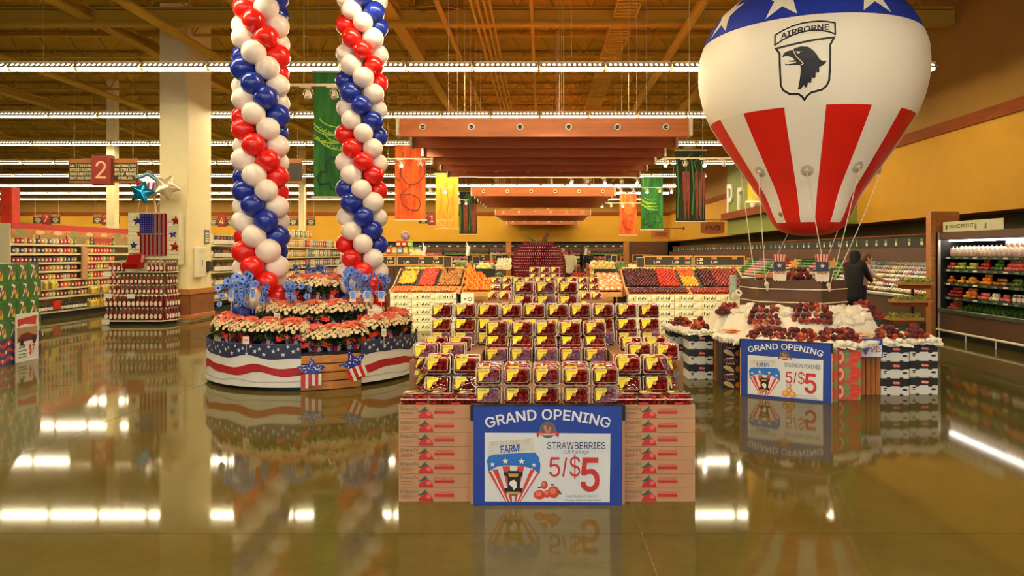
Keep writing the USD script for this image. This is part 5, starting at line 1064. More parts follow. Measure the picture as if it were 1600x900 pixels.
for si, z in enumerate(ZA):
    n = 0; d = 16.2
    while d < 20.0:
        near = d < 18.4
        if si == 0: k = yel if 18.8 < d else dkb
        elif si == 1: k = snack if d < 18.8 else yel
        elif si == 2: k = yel if (d < 17.6 and d > 16.9) else (snackb if d > 17.4 else snack)
        else: k = snackb if (d > 18.7 or (d > 17.9 and si > 5)) else snack
        if not (18.45 < d < 18.8 and si > 2):
            k.place((-11.63, d, z), 90, {id(snack): 'small mixed snack packet', id(snackb): 'bright snack packet', id(yel): 'yellow jug', id(dkb): 'small dark bottle'}[id(k)] + f', {ordn(n)} from the near end, {SHN[si]} far left shelf', {id(snack): 'mixed snack packets', id(snackb): 'bright snack packets', id(yel): 'yellow jugs', id(dkb): 'dark bottles'}[id(k)] + f' on the {SHN[si]} shelf'); n += 1
        d += .135 if k in (snack, snackb) else .115
# gondola behind the column
ZBs = (.33, .70, 1.07, 1.43, 1.78)
gondola('long shelf unit running back behind the white column', -8.62, 18.9, 14.0, ZBs, 2.10)
P_BX = palette('grey_box_colours', [(190, 180, 150), (206, 196, 170), (176, 168, 140)]); P_BT = palette('condiment_bottle_colours', [(96, 52, 30), (150, 78, 36), (70, 44, 28), (180, 100, 44), (60, 46, 36)]); P_YB = palette('yellow_box_colours', [(226, 186, 84), (214, 160, 60), (230, 204, 130), (196, 140, 60)]); P_MX = palette('mixed_box_colours', [(206, 90, 60), (120, 110, 160), (222, 190, 110), (190, 190, 170), (160, 60, 50), (110, 140, 90)])
gbox = Kind('grocery_box', 'box', mk_pack(P_BX, .19, .20, .12)); cbot = Kind('condiment_bottle', 'bottle', lambda t: (part(t, 'body', lathe([(0, 0), (.034, 0), (.036, .01), (.036, .14), (.016, .19), (.014, .22), (0, .22)], 12), P_BT, 30), part(t, 'label', lathe([(.0365, .02), (.0368, .025), (.0368, .13), (.0365, .135)], 12), m_label, 30), part(t, 'cap', cyl(.016, .215, .24, 10), m_kick)))
ybox = Kind('yellow_box', 'box', mk_pack(P_YB, .20, .24, .1)); mbox = Kind('mixed_box', 'box', mk_pack(P_MX, .19, .26, .1))
for si, z in enumerate(ZBs):
    for j in range(2): gbox.place((-8.63, 19.05 + .2 * j, z), 90, f'pale grocery box, {ordn(j)} from left on the {SHN[si]} shelf behind the column', f'pale boxes on the {SHN[si]} column shelf')
    for j in range(19): cbot.place((-8.63, 19.42 + .085 * j, z), 90, f'condiment bottle, {ordn(j)} from left on the {SHN[si]} shelf behind the column', f'condiment bottles on the {SHN[si]} column shelf')
    for j in range(15): ybox.place((-8.63, 23.7 + .215 * j, z), 90, f'yellow grocery box, {ordn(j)} from left, {SHN[si]} shelf between the balloon columns', f'yellow boxes on the {SHN[si]} shelf')
    for j in range(22): mbox.place((-8.63, 27.1 + .26 * j, z), 90, f'mixed grocery box, {ordn(j)} from left, {SHN[si]} shelf far behind the flowers', f'mixed boxes on the {SHN[si]} far shelf')
for j in range(8): mbox.place((-8.75, 26.0 + .26 * j, 2.13), 90, f'grocery box, {ordn(j)} from left on top of the shelf behind the flowers', 'boxes on top of the far shelf')

# column fittings
t = thing('towel_dispenser', 'white paper towel dispenser on the column', 'dispenser', (-7.98, 17.05, 1.0), 90); part(t, 'body', bx(-.19, .19, -.11, 0, 0, .68, .012), M('dispenser_white', (240, 230, 200), .35), False); part(t, 'window', bx(-.012, .012, -.112, -.108, .26, .40), m_kick, False); part(t, 'seam', bx(-.17, .17, -.112, -.109, .585, .59), m_back, False)
t = thing('hand_sanitizer', 'small dark sanitizer box on the column', 'dispenser', (-7.98, 17.55, 1.13), 90); part(t, 'body', bx(-.09, .09, -.1, 0, 0, .24, .02), M('dark_plastic', (70, 60, 46), .35), False); part(t, 'nozzle', cyl(.02, -.03, 0, 12), m_kick)
t = thing('wall_notice', 'small grey framed notice high on the column', 'notice', (-7.98, 17.5, 1.78), 90); part(t, 'frame', bx(-.13, .13, -.015, 0, 0, .33), M('notice_grey', (110, 112, 96), .5), False); part(t, 'text', cat(*[bx(-.09, .09, -.017, -.015, .05 + i * .06, .08 + i * .06) for i in range(4)]), m_label, False, kind='stuff')

# ketchup end display
KX0, KX1, KY = -9.50, -8.22, 15.92
kd = thing('ketchup_display', 'end shelf stand stacked with ketchup under a slatted board', 'display stand', (0, 0, 0))
foot = Polygon([(KX0, KY), (KX1, KY), (KX1 + .10, KY + .22), (KX1 + .10, KY + .62), (KX0, KY + .62)])
ext2 = lambda pg, z0, z1: mv(A(trimesh.creation.extrude_polygon(pg, z1 - z0, engine='earcut')), (0, 0, z0))
part(kd, 'kick', ext2(foot.buffer(-.06, join_style=2), 0, .075), m_kick, False)
for z in (.10, .66, 1.16): part(kd, 'shelf', ext2(foot if z < .2 else affinity.translate(affinity.scale(foot, .97, .8), 0, .05), z - .028, z), m_shelf, False)
part(kd, 'back', bx(KX0 + .05, KX1 + .05, KY + .58, KY + .61, .1, 1.4), m_back, False)
sb = part(kd, 'slat_board', bx(-9.24, -8.06, 16.44, 16.47, 1.42, 2.46), m_shelf, False, label='cream slatted board')
for i in range(10): part(sb, 'slat', bx(-9.24, -8.06, 16.425, 16.44, 1.425 + i * .1035, 1.425 + i * .1035 + .094, .003), m_shelf, False)
part(kd, 'side_panel', bx(-8.06, -8.03, 16.3, 16.5, 1.3, 2.46), m_shelf, False)
for i, (x, z) in enumerate(((-9.45, .02), (-9.42, 1.06), (-9.4, .58), (-8.9, .575))): part(kd, 'price_card', bx(x - .07, x + .1, KY - .02, KY - .012, z, z + .1), m_label, False)
m_ket = M('ketchup_red', (122, 18, 12), .25); m_klab = M('ketchup_label', (230, 218, 190), .5)
def build_ketchup(t):
    part(t, 'bottle', lathe([(0, 0), (.036, 0), (.04, .012), (.04, .13), (.03, .17), (.018, .205), (.016, .235), (0, .235)], 14), m_ket, 30)
    part(t, 'cap', lathe([(.017, .228), (.018, .23), (.018, .262), (.012, .266), (0, .266)], 12), m_label, 30)
    part(t, 'label', mv(poly(ell(0, .08, .034, .054, 16), .006), (0, -.0445, 0)), m_klab, False)
ket = Kind('ketchup_bottle', 'bottle', build_ketchup)
def krow(nm, z, n, x0, x1, y, sc, gap=()):
    for i in range(n):
        if i in gap: continue
        ket.place((x0 + (x1 - x0) * i / (n - 1), y, z), 0, f'ketchup bottle, {ordn(i)} from left in the {nm} row of the end display', f'ketchup bottles, {nm} row', sc)
def kside(nm, z, n, sc, y0=16.0):
    for i in range(n): ket.place((KX1 + .02 + .012 * i, y0 + .045 + .105 * i * .95, z), 78, f'ketchup bottle, {ordn(i)} from front on the right side of the {nm} row', f'ketchup bottles on the side, {nm} row', sc)
krow('bottom', .10, 13, KX0 + .06, KX1 - .05, KY + .06, 1.04); krow('second', .378, 13, KX0 + .06, KX1 - .05, KY + .06, 1.04); kside('bottom', .10, 5, 1.04); kside('second', .378, 5, 1.04)
krow('third', .66, 13, KX0 + .1, KX1 - .07, KY + .13, .80); krow('fourth', .874, 13, KX0 + .1, KX1 - .07, KY + .13, .80); kside('third', .66, 4, .80, 16.05); kside('fourth', .874, 4, .80, 16.05)
krow('top', 1.16, 13, KX0 + .1, KX1 - .07, KY + .13, .86, (4, 5, 6, 7, 8)); kside('top', 1.16, 4, .86, 16.05)
# barbecue, flag and stars on the slatted board
gr = thing('toy_grill', 'small red barbecue grill with raised lid on the ketchup shelf', 'grill', (-8.92, 16.05, 1.16)); m_gr = M('grill_red', (150, 14, 14), .2)
part(gr, 'body', bx(-.19, .19, -.12, .12, .05, .2, .03), m_gr, False); part(gr, 'lid', mv(bx(-.19, .19, -.13, .13, 0, .12, .04), (0, .16, .24), (70, 0, 0)), m_gr, False); part(gr, 'handle', bar((-.12, .06, .40), (.12, .06, .40), .012, 8), m_wood)
for s in (-1, 1): part(gr, 'leg', cat(bar((s * .14, -.06, 0), (s * .14, -.06, .06), .01, 6)), m_mirror)
fl = thing('foil_flag', 'shiny foil stars and stripes flag hung on the slatted board', 'flag', (-8.66, 16.40, 1.50)); m_fs = M('foil_silver', (220, 206, 200), .25, .8); m_fr2 = M('foil_flag_red', (176, 16, 24), .22, .5); m_fb = M('foil_flag_blue', (52, 52, 150), .22, .5)
W = .60
for i in range(13):
    a = -W / 2 + i * W / 13; part(fl, 'stripe', bx(a, a + W / 13 - .002, -.008 - .01 * (i % 2), 0, 0 if i > 6 else 0, .94 if i > 6 else .50), m_fr2 if i % 2 == 0 else m_fs, False)
cn = part(fl, 'canton', bx(-W / 2, -W / 2 + 7 * W / 13, -.014, 0, .50, .94), m_fb, False)
part(cn, 'star_field', cat(*[mv(poly(star(.018), .003), (-W / 2 + .035 + .051 * i, -.017, .53 + .047 * j)) for i in range(6) for j in range(9)]), m_fs, False, kind='stuff')
part(fl, 'fold', bx(-W / 2, W / 2 - .1, -.024, -.018, .47, .50), m_fs, False)
for i, (x, z, r, blue) in enumerate(((-9.03, 2.28, .11, 1), (-8.17, 2.28, .12, 0), (-8.98, 1.99, .08, 0), (-8.24, 1.98, .10, 1), (-9.11, 1.73, .10, 1), (-8.19, 1.70, .13, 0))):
    t = thing('foil_wall_star', f'shiny {"blue" if blue else "red"} foil star, {("top left", "top right", "middle left", "middle right", "bottom left", "bottom right")[i]} on the slatted board', 'ornament', (x, 16.42, z), (0, (i * 7) % 20 - 8, 0))
    s = star(r, r * .45); c = list(s.exterior.coords)[:-1]; V = [(a, 0, b) for a, b in c] + [(0, -.03, 0), (0, .003, 0)]; n = len(c)
    part(t, 'star', (np.array(V), np.array([[k, (k + 1) % n, n] for k in range(n)] + [[(k + 1) % n, k, n + 1] for k in range(n)])), m_fb if blue else m_fr2, False)
# foil balloons beside the column
def pillow(pg, d):
    x0, y0, x1, y1 = pg.bounds; vv, ff = trimesh.creation.triangulate_polygon(pg.simplify(.001), engine='earcut'); m = trimesh.Trimesh(np.column_stack([vv, 0 * vv[:, 0]]), ff, process=True)
    for _ in range(4): m = m.subdivide()
    e = shapely.distance(pg.exterior, shapely.points(m.vertices[:, 0], m.vertices[:, 1])); h = d * np.sqrt(np.clip(e / e.max(), 0, 1))
    a = np.column_stack([m.vertices[:, 0], -h, m.vertices[:, 1]]); b = np.column_stack([m.vertices[:, 0], h, m.vertices[:, 1]]); return cat((a, np.asarray(m.faces)), (b, np.asarray(m.faces)[:, ::-1]))
def fstar(label, x, y, z, r, m, rot, pg=None, stripes=False):
    t = thing('foil_balloon', label, 'balloon', (x, y, z), rot); part(t, 'envelope', pillow(pg or star(r, r * .55).buffer(r * .08), r * .38), m, True)
    if stripes:
        for i in range(4): part(t, 'stripe', mv(pillow(Polygon([(-.17 + .1 * i, -.2), (-.13 + .1 * i, -.2), (-.13 + .1 * i, .04), (-.17 + .1 * i, .04)]), .01), (0, -r * .33, 0)), m_fr2, True)
        part(t, 'band', mv(pillow(Polygon([(-.26, .1), (0, .26), (.26, .1), (.2, .07), (0, .18), (-.2, .07)]), .012), (0, -r * .24, 0)), M('foil_grey_blue', (96, 130, 150), .3, .6), True)
    part(t, 'string', bar((0, .02, -r * .8), (.03, .05, -r - .35), .003, 5), m_rope)
shield_pg = Polygon([(-.28, .14), (-.12, .18), (0, .30), (.12, .18), (.28, .14), (.22, 0), (.19, -.22), (0, -.30), (-.19, -.22), (-.22, 0)]).buffer(.02)
fstar('striped shield shaped foil balloon by the column', -8.62, 16.1, 3.06, .30, m_fs, (0, 6, 8), shield_pg, True); fstar('shiny cyan star foil balloon by the column', -8.62, 15.85, 2.86, .24, M('foil_cyan', (24, 140, 186), .18, .7), (-10, 12, 10)); fstar('silver white star foil balloon by the column', -8.22, 16.1, 3.0, .27, M('foil_pearl', (226, 206, 176), .25, .5), (0, 25, 40))
solo('balloon_stick', bar((-8.55, 16.3, 2.46), (-8.55, 16.2, 2.85), .02, 8), m_cap, 'cream stick holding the foil balloons', 'stick')

# soda stack with its poster
m_sgr = M('soda_box_green', (30, 110, 34), .35, var=.25, vscale=9); m_sred3 = M('soda_dot_red', (206, 30, 24), .35); m_syel = M('soda_splash_yellow', (206, 196, 30), .4); m_swh = M('soda_white', (226, 230, 210), .4)
def build_soda(t):
    W, H, D = .385, .262, .20
    part(t, 'carton', bx(-W / 2, W / 2, 0, D, 0, H, .004), m_sgr, False)
    part(t, 'number', mv(text('7', .19, .001, True, width=.12), (-.05, -.0004, .035), (0, 10, 0)), m_swh, False); d = part(t, 'dot', mv(poly(ell(.03, .12, .05, .055, 20), .001), (0, -.0026, 0)), m_sred3, False)
    part(d, 'lettering', mv(text('UP', .05, .0008, True, width=.06), (.03, -.003, .095)), m_swh, False); part(t, 'splash', mv(poly(Polygon([(.04, .03), (.12, .02), (.16, .09), (.12, .06), (.13, .15), (.09, .08), (.06, .1)]), .001), (0, -.0018, 0)), m_syel, False)
soda = Kind('soda_carton', 'drink carton', build_soda)
SA = math.degrees(math.atan2(1.39, -.38)); sd = np.array([math.cos(rad(SA)), math.sin(rad(SA))]); sn = np.array([sd[1], -sd[0]]); s0 = np.array([-7.73, 11.36])
for r in range(4):
    for c in range(5):
        if r == 0 and c > 3: pass
        p = s0 - sd * (.20 + .392 * c + (.1 if r % 2 else 0)); soda.place((p[0], p[1], .36 + .2635 * r), SA, f'green lemon lime soda carton, {ordn(c)} from the far end in {("lowest", "second", "third", "top")[r]} row', 'green soda cartons')
t = thing('wrapped_plinth', 'base wrapped in star and wave print under the soda cartons', 'display base', (s0[0], s0[1], 0), SA); m_pr = M('soda_base_red', (196, 34, 40), .5)
part(t, 'box', bx(-2.05, 0, 0, .8, 0, .36), M('soda_base_navy', (40, 44, 110), .5), False)
for i in range(3): part(t, 'wave', mv(poly(Polygon([(-2.0 + .08 * k, .05 + .11 * i + .03 * math.sin(k * 1.3)) for k in range(25)] + [(-2.0 + .08 * k, .10 + .11 * i + .03 * math.sin(k * 1.3)) for k in range(24, -1, -1)]), .001), (0, -.0012, 0)), m_pr, False)
for i in range(21): part(t, 'printed_star', mv(poly(star(.036), .001), (-1.95 + .3 * (i // 3) + .1 * (i % 3), -.0024, .075 + .11 * (i % 3))), m_fwhite, False)
part(t, 'core', bx(-2.05, 0, .21, .8, .36, 1.41), m_sgr, False)
pp = s0 - sd * .80 + sn * .10
t = thing('soda_poster', 'pale poster with red header leaning before the soda cartons', 'poster', (pp[0], pp[1], .003), SA - 14, scale=(.66, 1, .98)); part(t, 'board', bx(-.36, .36, 0, .015, 0, .70), m_swhite, False)
part(t, 'header', mv(poly(unary_union([Polygon([(-.32, .62), (.3, .66), (.28, .52), (-.1, .55), (-.3, .52)])]), .001), (0, -.0012, 0)), m_sred, False); part(t, 'picture', mv(poly(Polygon([(-.33, .28), (.33, .34), (.33, .5), (-.33, .5)]), .001), (0, -.0008, 0)), M('poster_tan', (176, 140, 100), .6), False); part(t, 'car_print', mv(poly(Polygon([(-.3, .34), (-.2, .4), (.0, .42), (.2, .38), (.32, .36), (.3, .3), (-.3, .29)]), .001), (0, -.002, 0)), M('poster_maroon', (110, 40, 36), .5), False)
part(t, 'wheel_print', mv(poly(unary_union([ell(.22, .3, .06, .06, 16), ell(-.18, .28, .05, .05, 16)]), .001), (0, -.003, 0)), m_sblk, False, kind='stuff'); part(t, 'price', mv(text('2 for', .07, .001, True, width=.2), (-.16, -.001, .2)), m_sblk, False); part(t, 'price', mv(text('$7', .13, .001, True, width=.18), (.14, -.001, .1)), m_sred, False); part(t, 'small_print', mv(cat(*[bx(-.28, -.03, 0, .001, z, z + .02) for z in (.06, .1, .15)]), (0, -.0012, 0)), m_gleaf, False, kind='stuff')

# ======================= PRODUCE TABLES IN THE MIDDLE =======================
m_tan = M('tan_stand_wood', (196, 140, 70), .5, var=.15, vscale=2.5, stretch=(1.5, 10, 10)); m_chalk = M('chalkboard_black', (50, 44, 32), .7); m_price = M('price_white', (238, 228, 200), .6)
def isl(name, cols, rough=.45):
    if name in _mats: return _mats[name]
    _mats[name] = usdkit.material(stage, '/World/Looks/' + name, {'o': ('geometry', {}), 'r': ('rgb_ramp', {'interpolate': False, 'ramp': [(i / len(cols), lin(c)) for i, c in enumerate(cols)] + [(1.0, lin(cols[-1]))]}), 'p': ('principled_bsdf', {'roughness': rough})}, [('o.random_per_island', 'r.fac'), ('r.color', 'p.base_color')], surface='p.BSDF'); return _mats[name]
_FR = {}
def fruit(name, catg, cols, r, s=(1, 1, 1), sub=1, leaf=False):
    m = M(name + '_skin', cols[0], .35, rgb2=cols[1], vscale=25, rand=.25)
    def b(t):
        v, f = ball(1, max(sub, 2)); dim = np.exp(-((v[:, 2] - 1) / .2) ** 2) * .2
        part(t, 'fruit', (v * (1 - dim)[:, None] * r * np.array(s), f), m, True); part(t, 'stem_end', mv(cyl(r * .09, 0, r * .2, 6), (0, 0, r * s[2] * .78)), m_brown, False)
    _FR[name] = Kind(name, catg, b); return _FR[name]
fruit('dark_plum', 'plum', ((92, 26, 30), (52, 14, 20)), .03); fruit('red_nectarine', 'nectarine', ((206, 56, 28), (150, 24, 18)), .031); fruit('orange_nectarine', 'nectarine', ((236, 110, 40), (206, 60, 26)), .031); fruit('yellow_apricot', 'apricot', ((250, 176, 50), (232, 130, 30)), .03)
fruit('red_plum', 'plum', ((150, 44, 30), (92, 24, 22)), .031); fruit('kiwi', 'kiwi', ((206, 138, 66), (160, 96, 42)), .028, (1, 1, 1.15)); fruit('red_apple', 'apple', ((232, 84, 50), (196, 36, 28)), .033); fruit('yellow_pear', 'pear', ((226, 196, 70), (190, 176, 50)), .033, (1, 1, 1.25)); fruit('mango', 'mango', ((250, 190, 60), (236, 140, 40)), .036, (1.3, 1, 1))
fruit('honeydew', 'melon', ((216, 220, 140), (190, 204, 110)), .066, sub=2); fruit('cantaloupe', 'melon', ((230, 196, 110), (204, 170, 84)), .068, sub=2); fruit('watermelon', 'melon', ((70, 100, 30), (40, 66, 20)), .10, (1.25, 1, 1), 2); fruit('avocado', 'avocado', ((96, 120, 40), (60, 84, 26)), .036, (1, 1, 1.2)); fruit('tomato', 'tomato', ((220, 50, 24), (190, 30, 18)), .034); fruit('orange', 'orange', ((248, 150, 30), (236, 120, 20)), .037); fruit('white_onion', 'onion', ((240, 230, 200), (222, 206, 160)), .042)
def field(kind, x0, x1, p0, p1, d, label, jit=.004, tilt=0):
    """Rows of fruit between the front line p0 = (y, z) and the back line p1."""
    n = max(1, int((x1 - x0) / d)); L = math.hypot(p1[0] - p0[0], p1[1] - p0[1]); m = max(1, int(L / d) + 1)
    for j in range(m):
        t_ = j / max(1, m - 1)
        for i in range(n):
            x = x0 + d * (i + .5 + (.25 if j % 2 else -.25)); _FR[kind].place((x + rng.uniform(-jit, jit), p0[0] + (p1[0] - p0[0]) * t_, p0[1] + (p1[1] - p0[1]) * t_ + rng.uniform(-jit, jit)), (rng.uniform(-40, 40), rng.uniform(-40, 40), rng.uniform(0, 360)), f'{label}, {ordn(i)} from left, {ordn(j)} row up', label)
m_bxw = M('fruit_box_white', (232, 222, 190), .6); m_bxg = M('fruit_box_green', (150, 166, 84), .6, rgb2=(196, 190, 110), vscale=12)
def build_fbox(t):
    W, H, D = .436, .148, .3
    part(t, 'carton', bx(-W / 2, W / 2, 0, D, 0, H), m_bxw, False); part(t, 'grass_print', bx(-W / 2 + .004, W / 2 - .004, -.001, 0, .012, .052), m_bxg, False)
    part(t, 'lettering', mv(text('FRESH PLUMS', .02, .0008, True, width=.26), (.04, -.0008, .022)), m_price, False)
    part(t, 'fruit_print', mv(poly(ell(-.17, .05, .035, .035, 14), .001), (0, -.002, 0)), m_fl2, False); part(t, 'leaf_print', mv(poly(stroke(arcpts(-.09, .08, .045, .04, -60, 200), .006), .001), (0, -.001, 0)), m_bxg, False)
    part(t, 'tree_print', mv(cat(*[poly(unary_union([sbox(x, .055, x + .018, .09), sbox(x + .03, .06, x + .045, .11)]), .001) for x in (-.12, -.03, .04, .1)]), (0, -.001, 0)), m_chalk, False, kind='stuff'); part(t, 'red_print', bx(.12, .2, -.001, 0, .118, .132), m_sred, False)
fbox = Kind('fruit_carton', 'cardboard box', build_fbox)
def chalk_sign(label, x0, x1, y, z0, z1, prices=(), cards=()):
    t = thing('price_board', label, 'price board', ((x0 + x1) / 2, y, z0)); w = (x1 - x0) / 2; h = z1 - z0
    part(t, 'board', bx(-w + .02, w - .02, 0, .02, .02, h - .02), m_chalk, False)
    for a, b, c, d in ((-w, w, 0, .025), (-w, w, h - .025, h), (-w, -w + .025, .025, h - .025), (w - .025, w, .025, h - .025)): part(t, 'frame', bx(a, b, -.008, .028, c, d, .003), m_tan, False)
    for s in (-1, 1): part(t, 'post', bar((s * (w - .04), .02, -.3), (s * (w - .04), .02, .02), .012, 6), m_kick)
    for q, (u, v, s) in enumerate(prices): part(t, 'price', mv(text(s, h * .22, .001, True), (u * w, -.001, v * h)), m_price, False)
    for q, (u, v) in enumerate(cards):
        c = part(t, 'fruit_card', bx(u * w - .055, u * w + .055, -.004, 0, h * v, h * v + .05), M('card_green', (140, 150, 60), .5), False); part(c, 'fruit_print', mv(poly(ell(u * w - .03, h * v + .025, .02, .02, 10), .001), (0, -.0055, 0)), m_sred2, False)
def stand(label, x0, x1, y, ztop):
    t = thing('produce_stand', label, 'produce stand', (0, y, 0))
    part(t, 'base', bx(x0, x1, .32, 1.5, 0, .70), m_kick, False)
    side = Polygon([(.0, .745), (.42, .745), (.42, .70), (1.45, .70), (1.45, 1.22), (1.2, 1.22), (.44, .885), (.0, .80)])
    for x in (x0 - .03, x1): v, f = A(trimesh.creation.extrude_polygon(side, .03, engine='earcut')); part(t, 'side_panel', (np.column_stack([x + v[:, 2], v[:, 0], v[:, 1]]), f), m_tan, False)
    ms = lambda a, b: (np.array([[x0, a[0], a[1]], [x1, a[0], a[1]], [x1, b[0], b[1]], [x0, b[0], b[1]], [x0, a[0], a[1] - .02], [x1, a[0], a[1] - .02], [x1, b[0], b[1] - .02], [x0, b[0], b[1] - .02]]), np.array([[0, 1, 2], [0, 2, 3], [4, 6, 5], [4, 7, 6], [0, 4, 5], [0, 5, 1], [3, 2, 6], [3, 6, 7]]))
    part(t, 'ledge', ms((.0, .765), (.42, .83)), m_tan, False); part(t, 'riser', bx(x0, x1, .42, .44, .79, .875), m_tan, False); part(t, 'sloped_deck', ms((.44, .88), (1.25, 1.19)), m_kick, False); part(t, 'top_shelf', bx(x0, x1, 1.25, 1.5, 1.17, 1.19), m_tan, False)
    return t
def table(pref, xs0, xs1, y, boxes, secs, ledge, back):
    stand(f'{pref} tan wooden produce stand with sloped fruit deck', xs0, xs1, y, 1.2)
    for i in range(boxes):
        for l in range(5): fbox.place((xs0 + .222 + .444 * i, y - .005, l * .1505), 0, f'white and green fruit carton, {ordn(i)} from left, {ordn(4 - l)} row down, under {pref} stand', f'fruit cartons under the {pref} stand')
    for k, a, b, f0, f1, lb in secs: field(k, a, b, (y + .47 + .8 * f0, .915 + .30 * f0), (y + .47 + .8 * f1, .915 + .30 * f1), .0635, lb)
    for k, a, b, lb in ledge: field(k, a, b, (y + .03, .80), (y + .36, .86), .0635, lb)
    for k, a, b, lb in back: field(k, a, b, (y + 1.29, 1.225), (y + 1.44, 1.225), .07, lb)
table('right', 1.66, 4.08, 14.2, 5, [('dark_plum', 1.70, 2.34, 0, 1, 'dark plum on the left of the right sloped stand'), ('red_nectarine', 2.36, 2.80, 0, 1, 'red nectarine in the middle left of the right stand'), ('yellow_apricot', 2.82, 3.20, 0, .5, 'yellow apricot in the front middle of the right stand'), ('orange_nectarine', 2.82, 3.20, .58, 1, 'orange red nectarine above the apricots of the right stand'), ('dark_plum', 3.22, 3.48, 0, 1, 'dark plum right of the apricots on right stand'), ('red_plum', 3.5, 4.06, 0, 1, 'dull red plum at the right end of right stand')],
      [('dark_plum', 1.70, 2.9, 'dark plum on the low front ledge of right stand'), ('red_plum', 2.92, 4.06, 'dull red plum on low front ledge of right stand')], [('yellow_pear', 1.7, 4.05, 'yellow pear in the back row of right stand')])
table('left', -3.05, -1.67, 14.75, 3, [('mango', -2.98, -2.60, .1, .8, 'yellow mango at the left end of the left stand'), ('red_apple', -2.55, -2.18, 0, 1, 'red apple in the middle of the left sloped stand'), ('kiwi', -2.15, -1.69, 0, 1, 'brown kiwi on the right of the left sloped stand')],
      [('orange_nectarine', -2.98, -2.66, 'orange nectarine on the low front ledge of left stand'), ('kiwi', -2.64, -1.69, 'brown kiwi on the low front ledge of left stand')], [('yellow_pear', -2.98, -1.69, 'yellow pear in the back row of left stand')])
PR = ((-.72, .5, '1.99'), (-.2, .5, '1.28'), (.42, .5, '2.49'))
chalk_sign('long framed price board over the right stand, left half', 2.16, 3.22, 15.75, 1.275, 1.50, ((-.45, .3, '1.99'), (.3, .3, '1.28')), ((-.35, .65), (.35, .65), (.8, .65), (.8, .25))); chalk_sign('long framed price board over the right stand, right half', 3.24, 4.34, 15.75, 1.275, 1.50, ((-.75, .55, '1.28'), (-.75, .2, '1.99'), (-.2, .3, '1.49')), ((-.2, .65), (.6, .65)))
chalk_sign('long framed price board over the left stand', -3.20, -2.12, 16.2, 1.28, 1.50, ((-.6, .25, '1.99'), (.0, .25, '1.28'), (.6, .25, '1.49')), ((.0, .62), (.6, .62))); chalk_sign('framed price board half behind the orchids', -4.1, -3.22, 16.2, 1.28, 1.50, ((.2, .25, '1.29'), (.7, .25, '1.99')), ((.2, .62), (.7, .62)))
def slate(label, x, y, z0, z1, w):
    t = thing('chalkboard', label, 'chalkboard', (x, y, z0)); h = z1 - z0; part(t, 'slate', bx(-w / 2 + .012, w / 2 - .012, 0, .015, .012, h - .012), m_chalk, False)
    for a, b, c, d in ((-w / 2, w / 2, 0, .016), (-w / 2, w / 2, h - .016, h), (-w / 2, -w / 2 + .016, .016, h - .016), (w / 2 - .016, w / 2, .016, h - .016)): part(t, 'frame', bx(a, b, -.006, .02, c, d), m_tan, False)
    part(t, 'post', bar((0, .02, -.25), (0, .02, .02), .012, 6), m_kick)
slate('upright chalkboard right of the left price board', -2.03, 15.8, 1.24, 1.49, .19); slate('upright chalkboard left of the right price board', 2.09, 15.6, 1.24, 1.47, .17); slate('small chalkboard beside the avocados', -1.73, 19.25, 1.28, 1.49, .18); slate('small chalkboard left of the apple tower', -1.35, 22.95, 1.30, 1.50, .2); slate('small chalkboard behind the cantaloupes', 1.95, 19.9, 1.25, 1.50, .16)
for i, (x0, x1, y, lb) in enumerate(((-2.15, -1.45, 21.0, 'small price board behind the avocados'), (1.75, 2.2, 20.5, 'small price board behind the cantaloupes'), (2.45, 3.0, 19.95, 'small price board behind the garlic'), (-1.5, -.9, 25, 'small far price board left of the apple tower'))): chalk_sign(lb, x0, x1, y, 1.32, 1.52, ((-.3, .25, '1.99'), (.4, .25, '99')), ((.3, .6),))
# bins of bags
m_bago = M('orange_net_bag', (252, 112, 26), .4, var=.2, vscale=30, rand=.12, bump=.5, bscale=120); m_bagr = M('red_net_bag', (236, 96, 56), .35, rgb2=(246, 176, 90), vscale=14, rand=.2, bump=.5, bscale=120)
def bagshape(w, h, d, seed):
    v, f = ball(1, 3); n = meshkit.fbm(v * 2 + seed * 5, 2, seed); s = np.sign(v) * np.abs(v) ** .75; return s * (np.array([w, d, h]) / 2) * (.86 + .28 * n)[:, None], f
nob = Kind('orange_bag', 'bag of fruit', lambda t: (part(t, 'bag', bagshape(.118, .098, .13, 3), m_bago, True), part(t, 'label', bx(-.03, .03, -.066, -.058, -.015, .02), m_syel, False)))
nrb = Kind('red_fruit_bag', 'bag of fruit', lambda t: (part(t, 'bag', bagshape(.145, .105, .14, 5), m_bagr, True), part(t, 'label', bx(-.04, .02, -.072, -.062, -.01, .025), m_price, False)))
def bin_(label, x0, x1, y, z):
    t = thing('produce_bin', label, 'produce bin', (0, y, 0)); part(t, 'front_board', bx(x0, x1, 0, .03, z - .1, z), m_tan, False); part(t, 'shelf', bx(x0, x1, .03, 1.1, z - .1, z - .07), m_tan, False)
    for x in (x0, x1 - .03): part(t, 'side_board', bx(x, x + .03, .03, 1.1, z - .07, z + .05), m_tan, False)
    for x in (x0 + .06, x1 - .1):
        for yy_ in (.08, .9): part(t, 'leg', bx(x, x + .05, yy_, yy_ + .05, 0, z - .1), m_kick, False)
    part(t, 'back_slope', (np.array([[x0 + .03, .06, z - .06], [x1 - .03, .06, z - .06], [x1 - .03, 1.1, z + .44], [x0 + .03, 1.1, z + .44], [x0 + .03, 1.12, z - .06], [x1 - .03, 1.12, z - .06]]), np.array([[0, 1, 2], [0, 2, 3], [3, 2, 5], [3, 5, 4], [0, 3, 4], [1, 5, 2]])), m_kick, False)
bin_('tan bin of orange net bags right of the left stand', -1.62, -.98, 14.85, .78); bin_('tan bin of red net bags left of the right stand', 1.08, 1.615, 14.7, .78)
